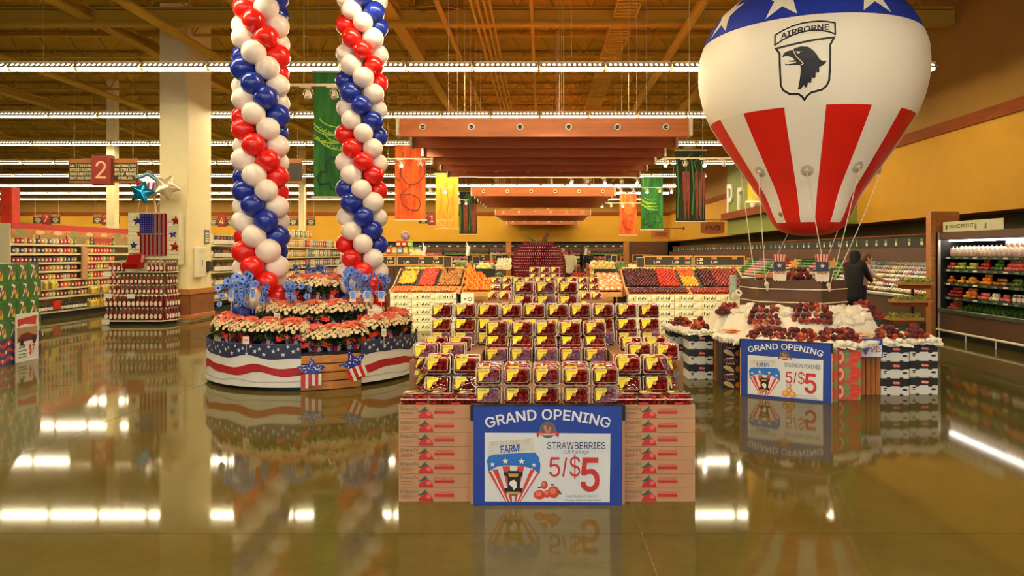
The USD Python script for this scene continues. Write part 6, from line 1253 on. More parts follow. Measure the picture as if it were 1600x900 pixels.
for j in range(9):
    for i in range(5):
        if j > 8 - 1.1 * i: continue
        nob.place((-1.55 + .112 * i + (.04 if j % 2 else 0) - .005 * j, 14.94 + .115 * j, (.835 + .058 * j)), (rng.uniform(-15, 15), rng.uniform(-12, 12), rng.uniform(-20, 20)), f'orange net bag in the left bin, {ordn(i)} from left, {ordn(j)} row up', 'orange net bags in the left bin')
for j in range(7):
    for i in range(4):
        nrb.place((1.18 + .128 * i + (.05 if j % 2 else 0), 14.80 + .125 * j, .84 + .042 * j), (rng.uniform(-15, 15), rng.uniform(-12, 12), rng.uniform(-20, 20)), f'red orange net bag in the right bin, {ordn(i)} from left, {ordn(j)} row up', 'red net bags in the right bin')
t = thing('price_card', 'white price card on a stand before the orange bag bin', 'sign', (-1.50, 14.78, .55)); part(t, 'card', bx(-.13, .13, 0, .01, 0, .2), m_price, False); part(t, 'red_print', bx(-.07, -.02, -.002, 0, .07, .1), m_sred, False); part(t, 'ring_print', mv(poly(stroke(arcpts(.05, .08, .04, .03, 0, 350), .008), .001), (0, -.001, 0)), m_chalk, False); part(t, 'post', bar((0, .015, -.55), (0, .015, .02), .01, 6), m_kick)
# melons, avocados, garlic
def heap2(kind, cx, cy, z, nx, ny, nz, d, label):
    for k in range(nz):
        for i in range(nx - k):
            for j in range(max(1, ny - k)): _FR[kind].place((cx + (i - (nx - k - 1) / 2) * d + rng.uniform(-.005, .005), cy + (j - (ny - k - 1) / 2) * d, z + d * .5 + k * d * .74), (rng.uniform(-90, 90), rng.uniform(-40, 40), rng.uniform(0, 360)), label, label)
def low_table(label, x0, x1, y0, y1, z, crate=True):
    t = thing('low_table', label, 'table', (0, 0, 0)); part(t, 'top', bx(x0, x1, y0, y1, z - .05, z, .006), m_tan, False)
    for x in (x0 + .03, x1 - .09):
        for y in (y0 + .03, y1 - .09): part(t, 'leg', bx(x, x + .06, y, y + .06, 0, z - .05), m_kick, False)
    if crate:
        for i in range(4): part(t, 'crate_board', bx(x0 + .1, x1 - .1, y0 + .06, y0 + .08, .12 + i * (z - .25) / 4, .12 + (i + 1) * (z - .25) / 4 - .015), m_tan, False)
low_table('tan table under the honeydews and watermelons', -2.25, -1.05, 17.6, 19.2, .85); field('honeydew', -1.60, -1.15, (17.65, .92), (18.25, 1.27), .135, 'pale honeydew melon on the slope left of the tower'); heap2('watermelon', -1.08, 18.5, .85, 1, 3, 1, .24, 'dark watermelon right of the honeydews'); heap2('watermelon', -1.62, 18.95, .9, 2, 2, 2, .24, 'dark watermelon behind the honeydews')
field('avocado', -2.22, -1.72, (17.7, .90), (18.9, 1.30), .076, 'green avocado on the slope left of the honeydews'); field('orange', -2.5, -2.24, (17.7, 1.0), (18.7, 1.33), .078, 'orange beside the avocados'); solo('slope_board', cat(bx(-2.52, -1.70, 17.65, 17.68, .6, .9), (np.array([[-2.52, 17.68, .86], [-1.7, 17.68, .86], [-1.7, 19, 1.27], [-2.52, 19, 1.27]]), np.array([[0, 1, 2], [0, 2, 3]]))), m_tan, 'tan sloped board under the avocados', 'display board')
solo('slope_board', cat((np.array([[1.18, 17.6, .82], [1.82, 17.6, .82], [1.82, 18.5, 1.27], [1.18, 18.5, 1.27], [1.18, 17.62, .78], [1.82, 17.62, .78]]), np.array([[0, 1, 2], [0, 2, 3], [4, 5, 1], [4, 1, 0]]))), m_tan, 'tan sloped board under the cantaloupes', 'display board')
low_table('tan table under the cantaloupes', 1.15, 2.6, 17.6, 19.2, .82); field('cantaloupe', 1.22, 1.80, (17.65, .92), (18.3, 1.29), .138, 'yellow cantaloupe melon on the slope right of the tower'); field('avocado', 1.86, 2.2, (17.8, .95), (18.8, 1.3), .076, 'green avocado right of the cantaloupes'); field('white_onion', 2.22, 2.66, (17.7, .95), (18.6, 1.22), .09, 'white onion right of the avocados'); field('orange', 1.45, 2.0, (19.3, 1.22), (19.6, 1.3), .078, 'orange in the row behind the cantaloupes')
solo('slope_board', (np.array([[1.84, 17.7, .87], [2.68, 17.7, .87], [2.68, 19.7, 1.27], [1.84, 19.7, 1.27], [1.84, 17.7, .6], [2.68, 17.7, .6]]), np.array([[0, 1, 2], [0, 2, 3], [4, 5, 1], [4, 1, 0]])), m_tan, 'tan sloped board under the onions on the right', 'display board')
low_table('small tan crate table left of the apple tower', -1.22, -.80, 20.6, 21.4, .90); field('white_onion', -1.35, -.85, (21.5, 1.1), (22.6, 1.38), .088, 'white onion left of the apple tower'); field('tomato', -1.75, -1.42, (21.3, 1.1), (22.4, 1.38), .07, 'red carrot coloured tomato beside the left onions')
low_table('tan crate table with tomatoes right of the apple tower', .85, 1.35, 21.4, 22.2, .86); heap2('tomato', 1.08, 21.7, .86, 6, 5, 2, .07, 'red tomato on the crate table'); slat_crate('wooden_crate', 'slatted wooden crate behind the tomato table', (1.55, 22.9, .0), 0, .35, .3, 1.25, 4)
slat_crate('wooden_crate', 'tall slatted crate at the right end of right stand', (4.28, 13.9, 0), 0, .3, .35, 1.15, 4)
t = thing('produce_scale', 'black produce scale with round pan right of the tomatoes', 'scale', (1.42, 20.2, 0)); part(t, 'pan', lathe([(0, 1.08), (.14, 1.1), (.17, 1.14), (.16, 1.14), (.13, 1.11), (0, 1.09)], 24), m_mirror, 40); part(t, 'column', cat(bx(-.05, .05, -.05, .05, .05, 1.08)), m_kick, False); part(t, 'dial', mv(lathe([(0, 0), (.14, 0), (.14, .05), (0, .05)], 24), (0, -.02, 1.26), (90, 0, 0)), m_kick, 40); part(t, 'face', mv(lathe([(0, .051), (.11, .051)], 24), (0, -.02, 1.26), (90, 0, 0)), m_price, False); part(t, 'foot', bx(-.2, .2, -.2, .2, 0, .05), m_kick, False)
for i, (x, y, z) in enumerate(((-1.63, 16.4, 1.50), (-2.7, 17.0, 1.50), (1.5, 25, 1.5))):
    t = thing('bag_dispenser', ('tall white bag roll on a post above the orange bags', 'white bag roll on a post above the left price board', 'white bag roll far behind the cantaloupes')[i], 'bag dispenser', (x, y, z)); part(t, 'post', bar((0, 0, -1.5), (0, 0, .22), .016, 8), m_kick); part(t, 'roll', mv(cyl(.045, 0, .22, 16), (-.03, -.03, 0), (0, 8, 0)), m_paper, 40); part(t, 'loose_bag', mv(cyl(.02, 0, .12, 8, .008), (-.02, -.03, .2), (0, -18, 0)), m_paper, 40)

# apple shaped tower of jars
ap = thing('apple_tower', 'tall apple shaped tower of dark red jars with stem and leaf', 'jar tower', (-.11, 22.0, 0)); jr, jl, jc = [], [], []
m_jar = M('jar_dark_red', (116, 18, 30), .2); m_jlid = M('jar_lid_red', (150, 30, 34), .35)
rows = [.5, .56, .6, .64, .67, .7, .72, .74, .76, .78, .79, .79, .785, .77, .745, .71, .66, .58, .45]
for k, r in enumerate(rows):
    n = int(2 * math.pi * r / .068); z = .04 + k * .097
    for i in range(n):
        a = 2 * math.pi * (i + .5 * (k % 2)) / n
        if math.sin(a) > .35: continue
        p = (r * math.cos(a), r * math.sin(a) * .7, z); jr.append(mv(lathe([(0, 0), (.03, 0), (.032, .008), (.032, .06), (.024, .075)], 7), p)); jl.append(mv(lathe([(.026, .074), (.027, .094), (0, .095)], 7), p)); jc.append(mv(bx(-.008, .008, -.033, -.031, .028, .05), p, (0, 0, 0)))
part(ap, 'jars', cat(*jr), m_jar, 30, kind='stuff', label='dark red jars in rings'); part(ap, 'lids', cat(*jl), m_jlid, False, kind='stuff'); part(ap, 'jar_labels', cat(*jc), m_label, False, kind='stuff', label='small pale jar labels')
for k in (0, 4, 8, 12, 16): part(ap, 'shelf', cat(lathe([(0, .0), (rows[k] - .02, 0), (rows[k] - .02, .02), (0, .02)], 32)) if False else mv(lathe([(0, 0), (rows[k] - .03, 0), (rows[k] - .03, .015), (0, .015)], 32), (0, 0, .022 + k * .097), None, (1, .7, 1)), m_kick, False)
part(ap, 'core', mv(lathe([(0, .04)] + [(max(.05, r - .05), .04 + k * .097) for k, r in enumerate(rows)] + [(0, .04 + 19 * .097)], 32), (0, 0, 0), None, (1, .7, 1)), m_kick, True); part(ap, 'side_board', bx(.76, .79, -.1, .3, 0, .8), m_tan, False)
part(ap, 'stem', mv(bx(-.055, .055, -.06, .06, 0, .34, .01), (.12, 0, 1.87), (0, 28, 0)), M('stem_brown', (110, 60, 30), .6), False); part(ap, 'leaf', mv(poly(Polygon([(-.32, .18), (-.22, .10), (-.05, .0), (.1, .02), (.32, .06), (.22, -.02), (.02, -.07), (-.12, -.05), (-.26, .04)]), .03), (0, -.03, 1.91)), M('paper_leaf_green', (70, 100, 36), .6), False)
# colourful gift display on the left of the centre
t = thing('gift_display', 'tan shelf with colourful packets and a purple ball behind the right orchids', 'display stand', (-4.0, 21, 0)); part(t, 'shelf', bx(-.55, .9, 0, .5, 1.50, 1.54), m_tan, False); part(t, 'base', bx(-.5, .85, .02, .48, 0, 1.5), m_brown, False)
P_GF = palette('gift_colours', [(232, 120, 50), (150, 190, 60), (230, 200, 60), (120, 160, 190), (206, 70, 50)])
gp = Kind('gift_packet', 'packet', lambda t: (part(t, 'packet', bag(.15, .19, .1), P_GF, False), part(t, 'print', bx(-.05, .05, -.001, 0, .05, .12), m_label, False)))
for i in range(6): gp.place((-4.4 + .165 * i, 21.06, 1.54), 0, f'colourful packet, {ordn(i)} from left on the tan gift shelf', None)
for i in range(3): gp.place((-4.12 + .165 * i, 21.1, 1.735), 0, f'colourful packet, {ordn(i)} from left in the upper row of the gift shelf', None)
solo('purple_ball', mv(ball(.13, 3), (-3.93, 21.15, 2.06)), M('purple_gift_wrap', (120, 60, 110), .4, rgb2=(230, 210, 220), vscale=9), 'purple and white patterned ball on top of the gift packets', 'ball', smooth=True); solo('straw_hat', mv(lathe([(0, .16), (.08, .15), (.16, .1), (.22, .02), (.3, 0), (.3, -.008), (.2, 0)], 28), (-3.50, 20.7, 1.50)), M('straw', (230, 196, 130), .8), 'pale dome shaped straw hat right of the gift packets', 'hat', smooth=True)

# ======================= REFRIGERATED CASES ALONG THE WALLS =======================
m_case = M('case_brown', (92, 56, 30), .45, var=.06); m_bump = M('case_bumper', (206, 200, 190), .35, .4); m_cblack = M('case_black_inside', (26, 26, 22), .5); m_cgreen2 = M('case_shelf_green', (22, 50, 34), .5); m_led = emitter('case_light', (1.0, .93, .8), 9.0); m_tag = M('shelf_tag_green', (96, 140, 60), .5)
m_mirr = M('case_back_dark', (40, 36, 26), .3)
# slanted vegetable cases (facing the middle of the shop): local x runs towards the entrance, front at local y = 0
def veg_case(i, ynear, L):
    t = thing('vegetable_case', f'brown slanted vegetable case with canopy, {ordn(i)} along the right wall from the post', 'refrigerated case', (7.4, ynear + L, 0), -90)
    part(t, 'kick', bx(0, L - .01, .1, .95, 0, .2), m_kick, False); part(t, 'front', bx(0, L - .01, .03, .1, .2, .64), m_case, False); part(t, 'bumper', bx(0, L - .01, -.03, .06, .64, .71, .015), m_bump, False)
    part(t, 'deck', (np.array([[0, .06, .70], [L - .01, .06, .70], [L - .01, .85, 1.36], [0, .85, 1.36], [0, .06, .62], [L - .01, .06, .62], [L - .01, .95, .62], [0, .95, .62], [0, .95, 1.36], [L - .01, .95, 1.36]]), np.array([[0, 1, 2], [0, 2, 3], [4, 6, 5], [4, 7, 6], [0, 4, 5], [0, 5, 1], [3, 2, 9], [3, 9, 8]])), m_cblack, False)
    part(t, 'back', bx(0, L - .01, .93, .96, 1.36, 1.62), m_mirr, False); part(t, 'canopy', bx(0, L - .01, .12, .95, 1.45, 1.66, .01), m_case, False); part(t, 'canopy_lip', bx(0, L - .01, .10, .125, 1.40, 1.66), m_case, False); part(t, 'canopy_light', bx(.05, L - .06, .3, .36, 1.435, 1.45), m_led, False)
    sb = part(t, 'sign_band', bx(0, L - .01, .30, .33, 1.66, 1.92), m_chalk, False); part(t, 'band_rail', bx(0, L - .01, .28, .34, 1.92, 1.95), m_trim, False)
    g = random.Random(i)
    for k in range(7):
        x = .2 + k * L / 7 + g.uniform(-.1, .1); part(sb, 'price_tag', cat(bx(x, x + .09, .292, .299, 1.72, 1.79)), m_price, False); part(sb, 'price_tag', bx(x, x + .1, .292, .299, 1.80, 1.86), m_tag, False)
    return t
for i in range(8): veg_case(i, 14.1 + 3.66 * i, 3.66)
PV = [palette('veg_pack_grey', [(176, 160, 130), (150, 136, 110), (196, 176, 140), (110, 100, 80), (206, 190, 160)], .25), palette('veg_pack_pink', [(206, 130, 110), (226, 176, 150), (190, 100, 80), (216, 196, 160)], .25), palette('veg_pack_yellow', [(206, 170, 80), (190, 150, 90), (226, 196, 120), (170, 130, 70)], .25), palette('veg_pack_green', [(110, 140, 60), (150, 180, 80), (80, 116, 50), (176, 190, 120)], .3), palette('veg_pack_red', [(196, 66, 50), (176, 50, 60), (226, 150, 120)], .3)]
def build_vp(m):
    def b(t): part(t, 'packet', bx(-.055, .055, -.06, .06, 0, .06, .02), m, False); part(t, 'label', bx(-.03, .03, -.035, .01, .06, .062), m_label, False)
    return b
vpk = [Kind('vegetable_packet', 'packet', build_vp(m)) for m in PV]; VN = ('grey', 'pink', 'yellow', 'green', 'red')
SL = math.degrees(math.atan2(.66, .79))
for c in range(40):
    for r in range(7):
        f = (r + .5) / 7; y = 14.25 + .122 * c; q = (y - 14.2 + f * .9) % 2.9
        k = 2 if q < .55 else 1 if q < .9 else 2 if q < 1.2 and r < 4 else 0 if q < 2.2 else 1 if q < 2.45 else 0
        if y > 17.4 and f > .55: k = 3 if (y - f) % 1.6 < .8 else 0
        vpk[k].place((7.4 + .08 + .76 * f, y, .705 + .64 * f), (0, -SL, 0), f'small {VN[k]} vegetable packet, {ordn(c)} column from the post, {ordn(r)} row up the case', f'{VN[k]} vegetable packets')
st = []; SC = [('green', 3), ('grey', 0), ('pink', 1), ('green', 3), ('yellow', 2), ('red', 4)]
ISL = [isl('veg_grey', [(176, 160, 130), (150, 136, 110), (196, 176, 140)]), isl('veg_pink', [(220, 150, 130), (230, 190, 170), (200, 110, 96)]), isl('veg_yellow', [(226, 196, 90), (206, 170, 80)]), isl('veg_green', [(96, 140, 56), (150, 186, 90), (70, 110, 44), (200, 214, 160)]), isl('veg_red', [(206, 70, 50), (230, 130, 60)])]
y = 19.2; s = 0; g = random.Random(9)
while y < 43:
    w = g.uniform(.6, 1.3); ms = []
    for a in np.arange(0, w, .13):
        for r in range(7):
            f = (r + .5) / 7; ms.append(mv(ball(.075, 1, (1, .8, .7)), (7.48 + .76 * f, y + a + .1 * f, .74 + .64 * f)))
    n, q = SC[s % 6]; solo('vegetable_heap', cat(*ms), ISL[q], f'heap of {n} vegetables, {ordn(s)} section back along the slanted wall cases', 'vegetables', kind='stuff'); y += w + .03; s += 1
# divider post between the cases
dv = struct('trim_4', cat(bx(7.30, 7.40, 13.82, 14.0, 0, SOF, .006), bx(7.40, 7.86, 13.86, 13.96, 1.95, SOF)), m_wood)
struct('trim_5', bx(7.40, XR - .05, 13.86, 13.96, 0, 1.95), m_case)
# upright organic case
OL, OY = 5.6, 13.72
oc = thing('organic_case', 'tall open refrigerated organic produce case on the right with lit top', 'refrigerated case', (7.4, OY, 0), -90)
part(oc, 'kick', bx(0, OL, .1, .95, 0, .16), m_kick, False); part(oc, 'front', bx(0, OL, .02, .1, .16, .46), m_case, False); part(oc, 'deck_lip', bx(0, OL, -.02, .05, .46, .54, .012), M('case_lip_green', (60, 72, 54), .35), False); part(oc, 'deck', bx(0, OL, .05, .95, .42, .47), m_cblack, False)
part(oc, 'back', bx(0, OL, .93, .96, .47, 1.9), m_cblack, False); part(oc, 'canopy', bx(0, OL, .02, .95, 1.80, 1.94, .01), m_case, False); part(oc, 'end_wall', bx(-.03, 0, .03, .96, 0, 1.94), m_cblack, False); part(oc, 'end_trim', bx(-.03, .0, -.01, .03, .16, 1.94), m_bump, False); part(oc, 'light_tube', bx(.04, OL, .16, .24, 1.765, 1.80), m_led, False)
for z in (.75, 1.01, 1.26, 1.49):
    sh = part(oc, 'shelf', bx(0, OL, .10, .93, z - .025, z), m_cblack, False); part(sh, 'ticket_strip', bx(0, OL, .085, .10, z - .045, z + .005), m_cgreen2, False)
    for k in range(20): part(sh, 'ticket', bx(.1 + .28 * k, .1 + .28 * k + .12, .08, .085, z - .035, z - .008), m_tag if k % 3 else m_price, False)
t = thing('bumper_rail', 'white floor bumper rail on posts before the organic case', 'bumper rail', (7.34, 13.7, 0), -90); part(t, 'rail', bx(0, 5.6, -.02, .02, .125, .165, .012), m_price, False)
for k in range(7): part(t, 'post', bar((.1 + .85 * k, 0, 0), (.1 + .85 * k, 0, .13), .014, 8), m_price)
t = thing('organic_banner', 'pale ORGANIC PRODUCE banner on top of the organic case', 'sign', (7.46, 13.7, 1.945), -90 + 2); part(t, 'panel', bx(0, 1.7, 0, .012, 0, .185), M('banner_pale_green', (216, 214, 160), .6, rgb2=(230, 224, 190), vscale=3), False); part(t, 'lettering', mv(text('ORGANIC PRODUCE', .062, .001, True, width=.72), (.56, -.0006, .066)), M('banner_text_olive', (96, 92, 44), .6), False); part(t, 'leaf_logo', mv(poly(ell(.12, .085, .04, .05, 16), .001), (0, -.0012, 0)), m_tag, False)
for x in (.98, 1.25): part(t, 'bottle_print', mv(poly(Polygon([(x - .025, .03), (x + .025, .03), (x + .022, .1), (x + .008, .13), (x - .008, .13), (x - .022, .1)]), .001), (0, -.0012, 0)), M('print_brown', (150, 110, 70), .6), False)
# things on its shelves; local place: d metres back from the post end
def onshelf(kind, d, depth, z, label, rz=-90, sc=1.0): kind.place((7.4 + depth, OY - d, z), (0, 0, rz), label, label, sc)
wbag = Kind('white_mushroom_bag', 'bag', lambda t: (part(t, 'bag', bagshape(.12, .17, .10, 7), M('frosted_bag', (244, 226, 210), .3, rgb2=(230, 150, 120), vscale=16, thr=(.3, .5), rand=.1), True), part(t, 'clip', cyl(.012, .07, .10, 8), m_price)))
fruit('lime', 'lime', ((96, 150, 40), (60, 110, 26)), .034); fruit('pink_apple', 'apple', ((240, 130, 110), (214, 70, 60)), .036); fruit('green_apple', 'apple', ((206, 200, 80), (176, 180, 60)), .036); fruit('sweet_potato', 'sweet potato', ((190, 90, 60), (150, 60, 44)), .035, (1.5, 1, 1))
for i in range(22):
    for j in range(2): onshelf(wbag, .12 + .13 * i, .20 + .16 * j, 1.575 + .02 * j, f'frosted white bag, {ordn(i)} from left, {("front", "back")[j]} line of the organic top shelf')
for i in range(10): onshelf(wbag, 1.7 + .13 * i, .22, 1.70, f'frosted white bag stacked highest on organic case, {ordn(i)} from left', sc=.8)
def pile(k, d0, d1, z, label, d=.074, rows=2):
    n = int((d1 - d0) / d)
    for l in range(rows):
        for i in range(n - l):
            for j in range(2 - (l > 0)): _FR[k].place((7.4 + .15 + .075 * j + .03 * l, OY - d0 - d * (i + .5 + .5 * l), z + .036 + .062 * l), (rng.uniform(-40, 40), rng.uniform(-40, 40), rng.uniform(0, 360)), label, label)
S2, S3, S4, SD = 1.26, 1.01, .75, .47
pile('pink_apple', .04, .28, S2, 'pink apple left end of the second organic shelf'); pile('green_apple', .30, .62, S2, 'green apple on the second organic shelf, left pile'); pile('green_apple', .66, .98, S2, 'green apple on the second organic shelf, right pile'); pile('red_apple', 1.0, 1.36, S2, 'red apple on the second organic shelf', rows=3); pile('lime', 1.38, 1.70, S2, 'lime on the second organic shelf', rows=3); pile('pink_apple', 1.72, 2.5, S2, 'pink apple right pile on the second organic shelf', rows=3)
pile('orange', .04, .24, S3, 'orange left end of the third organic shelf'); pile('mango', .40, .62, S3, 'yellow mango on the third organic shelf'); pile('mango', .66, .92, S3, 'yellow mango on the third organic shelf, second pile'); pile('orange', 1.05, 1.42, S3, 'orange big pile on the third organic shelf', rows=3); pile('kiwi', 1.46, 1.80, S3, 'brown kiwi on the third organic shelf', .06); pile('avocado', 1.86, 2.2, S3, 'avocado on the third organic shelf')
pile('red_nectarine', .04, .5, S4, 'red nectarine on the fourth organic shelf', rows=3); pile('orange', .55, .95, S4, 'orange on the fourth organic shelf', rows=3); pile('pink_apple', 1.0, 1.3, S4, 'pink apple on the fourth organic shelf'); pile('white_onion', 1.32, 1.6, S4, 'white onion on the fourth organic shelf', .085); pile('pink_apple', 1.62, 1.9, S4, 'pink apple right on the fourth organic shelf')
P_JR = palette('jar_colours', [(150, 60, 36), (110, 120, 60), (170, 90, 50), (120, 50, 36)]); jar = Kind('sauce_jar', 'jar', lambda t: (part(t, 'jar', lathe([(0, 0), (.038, 0), (.04, .01), (.04, .10), (.03, .12), (0, .12)], 12), P_JR, 30), part(t, 'lid', cyl(.031, .12, .14, 12), m_label), part(t, 'label', lathe([(.0405, .03), (.0405, .09)], 12), m_label, True)))
for i in range(14):
    onshelf(jar, 2.5 + .1 * i, .17, S2, f'small jar, {ordn(i)} from left on the right of second organic shelf'); onshelf(jar, 2.25 + .12 * i, .17, S3, f'small jar, {ordn(i)} from left on the right of third organic shelf'); onshelf(jar, 1.95 + .12 * i, .17, S4, f'small jar, {ordn(i)} from left on the right of fourth organic shelf')
pile('sweet_potato', .05, .5, SD + .04, 'sweet potato in the bottom deck of organic case', .08, 3); pile('tomato', .05, .42, SD + .02, 'tomato at the front of the bottom organic deck', .07)
# leafy bunches on the deck
def build_bunch(t):
    g = random.Random(5); part(t, 'leaves', leaf_cloud(g, 120, .11, .075, .06, .05, -.4), M('bunch_leaf', (86, 130, 44), .5, rgb2=(50, 92, 28), vscale=30, rand=.3), False, kind='stuff')
    part(t, 'stalks', cat(*[bar((-.1, -.03 + .012 * i, .02), (-.02, -.012 + .005 * i, .03), .007, 5) for i in range(6)]), M('stalk_pale', (206, 206, 140), .5), False, kind='stuff')
bunch = Kind('leafy_bunch', 'greens', build_bunch)
for i in range(16):
    for j in range(2): bunch.place((7.4 + .18 + .2 * j, OY - .62 - .15 * i, SD + .03 + .07 * j), (0, 0, 180 + (i * 53) % 60 - 30), 'leafy green bunch on the bottom organic deck', 'leafy bunches on the organic deck')
for i in range(6): _FR['white_onion'].place((7.4 + .12, OY - 1.45 - .075 * i, SD + .06), (0, 0, 0), 'white root in front of the greens on organic deck', 'white roots on the organic deck')
# stepped trays of lettuce before the post
rk = thing('tray_rack', 'dark upright rack holding three tan trays beside the post', 'rack', (6.98, 13.55, 0)); part(rk, 'upright', bx(-.02, .02, .30, .34, 0, 1.1), m_kick, False); part(rk, 'foot', bx(-.25, .25, .05, .5, 0, .03), m_kick, False)
lett = Kind('yellow_lettuce', 'lettuce', lambda t: (part(t, 'leaves', leaf_cloud(random.Random(8), 70, .05, .05, .05, .045, -.5), M('lettuce_yellow', (206, 204, 84), .5, rgb2=(150, 170, 60), vscale=30), False, kind='stuff'), part(t, 'heart', mv(ball(.042, 2, (1, 1, 1.1)), (0, 0, .045)), M('lettuce_heart', (226, 220, 130), .5))))
for i, (x, z, w) in enumerate(((6.80, .98, .56), (6.72, .66, .62), (6.60, .34, .58))):
    t = thing('produce_tray', f'tan tray of yellow lettuce, {("top", "middle", "lowest")[i]} one of the rack', 'tray', (x, 13.45, z)); part(t, 'tray', cat(bx(-w / 2, w / 2, -.16, .16, 0, .012), bx(-w / 2, w / 2, -.17, -.155, 0, .05), bx(-w / 2, w / 2, .155, .17, 0, .05), bx(-w / 2 - .012, -w / 2, -.17, .17, 0, .05), bx(w / 2, w / 2 + .012, -.17, .17, 0, .05)), m_tan, False); part(t, 'under_board', bx(-w / 2 + .05, w / 2 - .05, -.14, .14, -.07, -.0), m_trim, False); part(t, 'bracket', bx(.1, .16, .14, .3, -.05, -.02), m_kick, False)
    for k in range(5): lett.place((x - w / 2 + .07 + (w - .14) * k / 4, 13.42 + .04 * (k % 2), z + .014), 30 * k, f'yellow lettuce head, {ordn(k)} from left in the {("top", "middle", "lowest")[i]} tray', None)
# cases along the back wall
P_BK = [isl('back_white_packs', [(236, 224, 200), (226, 196, 170), (206, 160, 140), (240, 236, 220)]), isl('back_mixed_packs', [(226, 120, 110), (236, 226, 206), (150, 190, 90), (240, 206, 110), (206, 176, 190)]), isl('back_green_packs', [(110, 150, 60), (206, 214, 150), (240, 236, 210), (150, 176, 90)])]
x = -12.4; i = 0
while x < 5.4:
    t = thing('back_case', f'refrigerated wall case at the back, {ordn(i)} from left', 'refrigerated case', (x, 47.6, 0)); L = 2.95
    part(t, 'body', cat(bx(0, L, .1, 1.3, 0, .7), bx(0, L, 1.2, 1.3, .7, 2.0)), m_case, False); part(t, 'canopy', bx(0, L, .1, 1.3, 1.72, 1.92), m_case, False); part(t, 'canopy_light', bx(.05, L - .05, .3, .36, 1.70, 1.72), m_led, False); part(t, 'canopy_lip', bx(0, L, .07, .1, 1.66, 1.92), m_case, False); part(t, 'sign_band', bx(0, L, .3, .34, 1.92, 2.14), m_chalk, False)
    for z in (.98, 1.22, 1.46): part(t, 'shelf', bx(0, L, .25, 1.2, z - .03, z), m_cblack, False)
    for k in range(5): part(t, 'price_tag', bx(.3 + .55 * k, .45 + .55 * k, .29, .299, 1.99, 2.06), m_price, False)
    for q, z in enumerate((.7, .98, 1.22, 1.46)):
        g = random.Random(i * 7 + q); part(t, 'products', cat(*[bx(a, a + .09, .28, .5, z, z + g.uniform(.12, .19)) for a in np.arange(.04, L - .1, .105)]), P_BK[(i + q) % 3], False, kind='stuff', label='row of small packages')
    x += 3.0; i += 1
for k, px in enumerate((795, 978)): struct(f'trim_{6 + k}', bx((px - 847) * 47.5 / 1150 - .17, (px - 847) * 47.5 / 1150 + .17, 47.2, 47.55, 0, SOF), m_wood)
t = thing('wash_station', 'brown wood panelled preparation counter in the back right corner', 'counter', (6.9, 47.2, 0)); part(t, 'panel', bx(-1.3, 1.3, .8, .9, 0, 2.3), m_case, False); part(t, 'counter', bx(-1.3, 1.3, 0, .8, 0, .95), m_tan, False); part(t, 'arch', mv(poly(stroke([(-.4, .95), (-.4, 1.7), (-.25, 1.95), (0, 2.02), (.25, 1.95), (.4, 1.7), (.4, .95)], .05), .04), (-.3, .75, 0)), m_trim, False)
# wall signs Fruits and Vegetables on brackets, and the green produce wall panel
def wall_sign(word, label, x, y, z, w, h):
    t = thing('department_sign', label, 'sign', (x, y, z)); part(t, 'panel', poly(Polygon([(-w / 2, h), (w / 2, h), (w / 2, .12 * h)] + [(w / 2 * (1 - k / 8), .12 * h - .12 * h * math.sin(math.pi * k / 16)) for k in range(1, 16)] + [(-w / 2, .12 * h)]), .04), M('sign_board_brown', (176, 96, 40), .55), False)
    v, f = text(word, h * .42, .003, True, width=w * .62); v = v + 0; v[:, 0] += v[:, 2] * .25; part(t, 'lettering', (v + [0, -.001, h * .36], f), M('sign_word_maroon', (86, 26, 30), .55), False)
    part(t, 'bracket', cat(bar((-w / 2 - .05, .02, h + .08), (XR - x, .02, h + .08), .014, 6), bx(XR - x - .05, XR - x, -.05, .09, h - .02, h + .14), bar((-w * .35, .02, h), (-w * .35, .02, h + .08), .01, 5), bar((w * .35, .02, h), (w * .35, .02, h + .08), .01, 5)), m_kick, kind='stuff')
wall_sign('Fruits', 'brown hanging Fruits sign with curved bottom on the right wall', 7.55, 32.6, 2.40, 1.05, .55); wall_sign('Vegetables', 'brown hanging Vegetables sign near the back right corner', 7.0, 43.5, 2.42, 1.1, .55); wall_sign('Deli', 'brown hanging sign behind the hot air balloon on the right wall', 7.72, 19.9, 2.66, .6, .5)
gp_ = struct('wall_panel_green', bx(XR - .35, XR - .001, 19.6, 32.0, SOF, 5.6), m_green); struct('trim_8', bx(XR - .62, XR - .351, 19.6, 32.02, 2.98, 3.26), m_trim)
m_let = M('letter_white', (244, 238, 220), .5)
for i, (ch, w, h) in enumerate(zip('Produce', (.8, .55, .75, .8, .75, .7, .75), (1.3, .9, .9, 1.3, .9, .9, .9))):
    v, f = text(ch, 1.15, .08, True, center=False); v[:, 0] *= 1.0; y0 = 31.75 - 1.72 * i
    solo('wall_letter', mv((v, f), (XR - .351, y0, 3.34), (0, 0, -90)), m_let, f'white raised letter {ch} on the green wall, {ordn(i)} of the word', 'letter', group=None)
# brown wall notice bracket

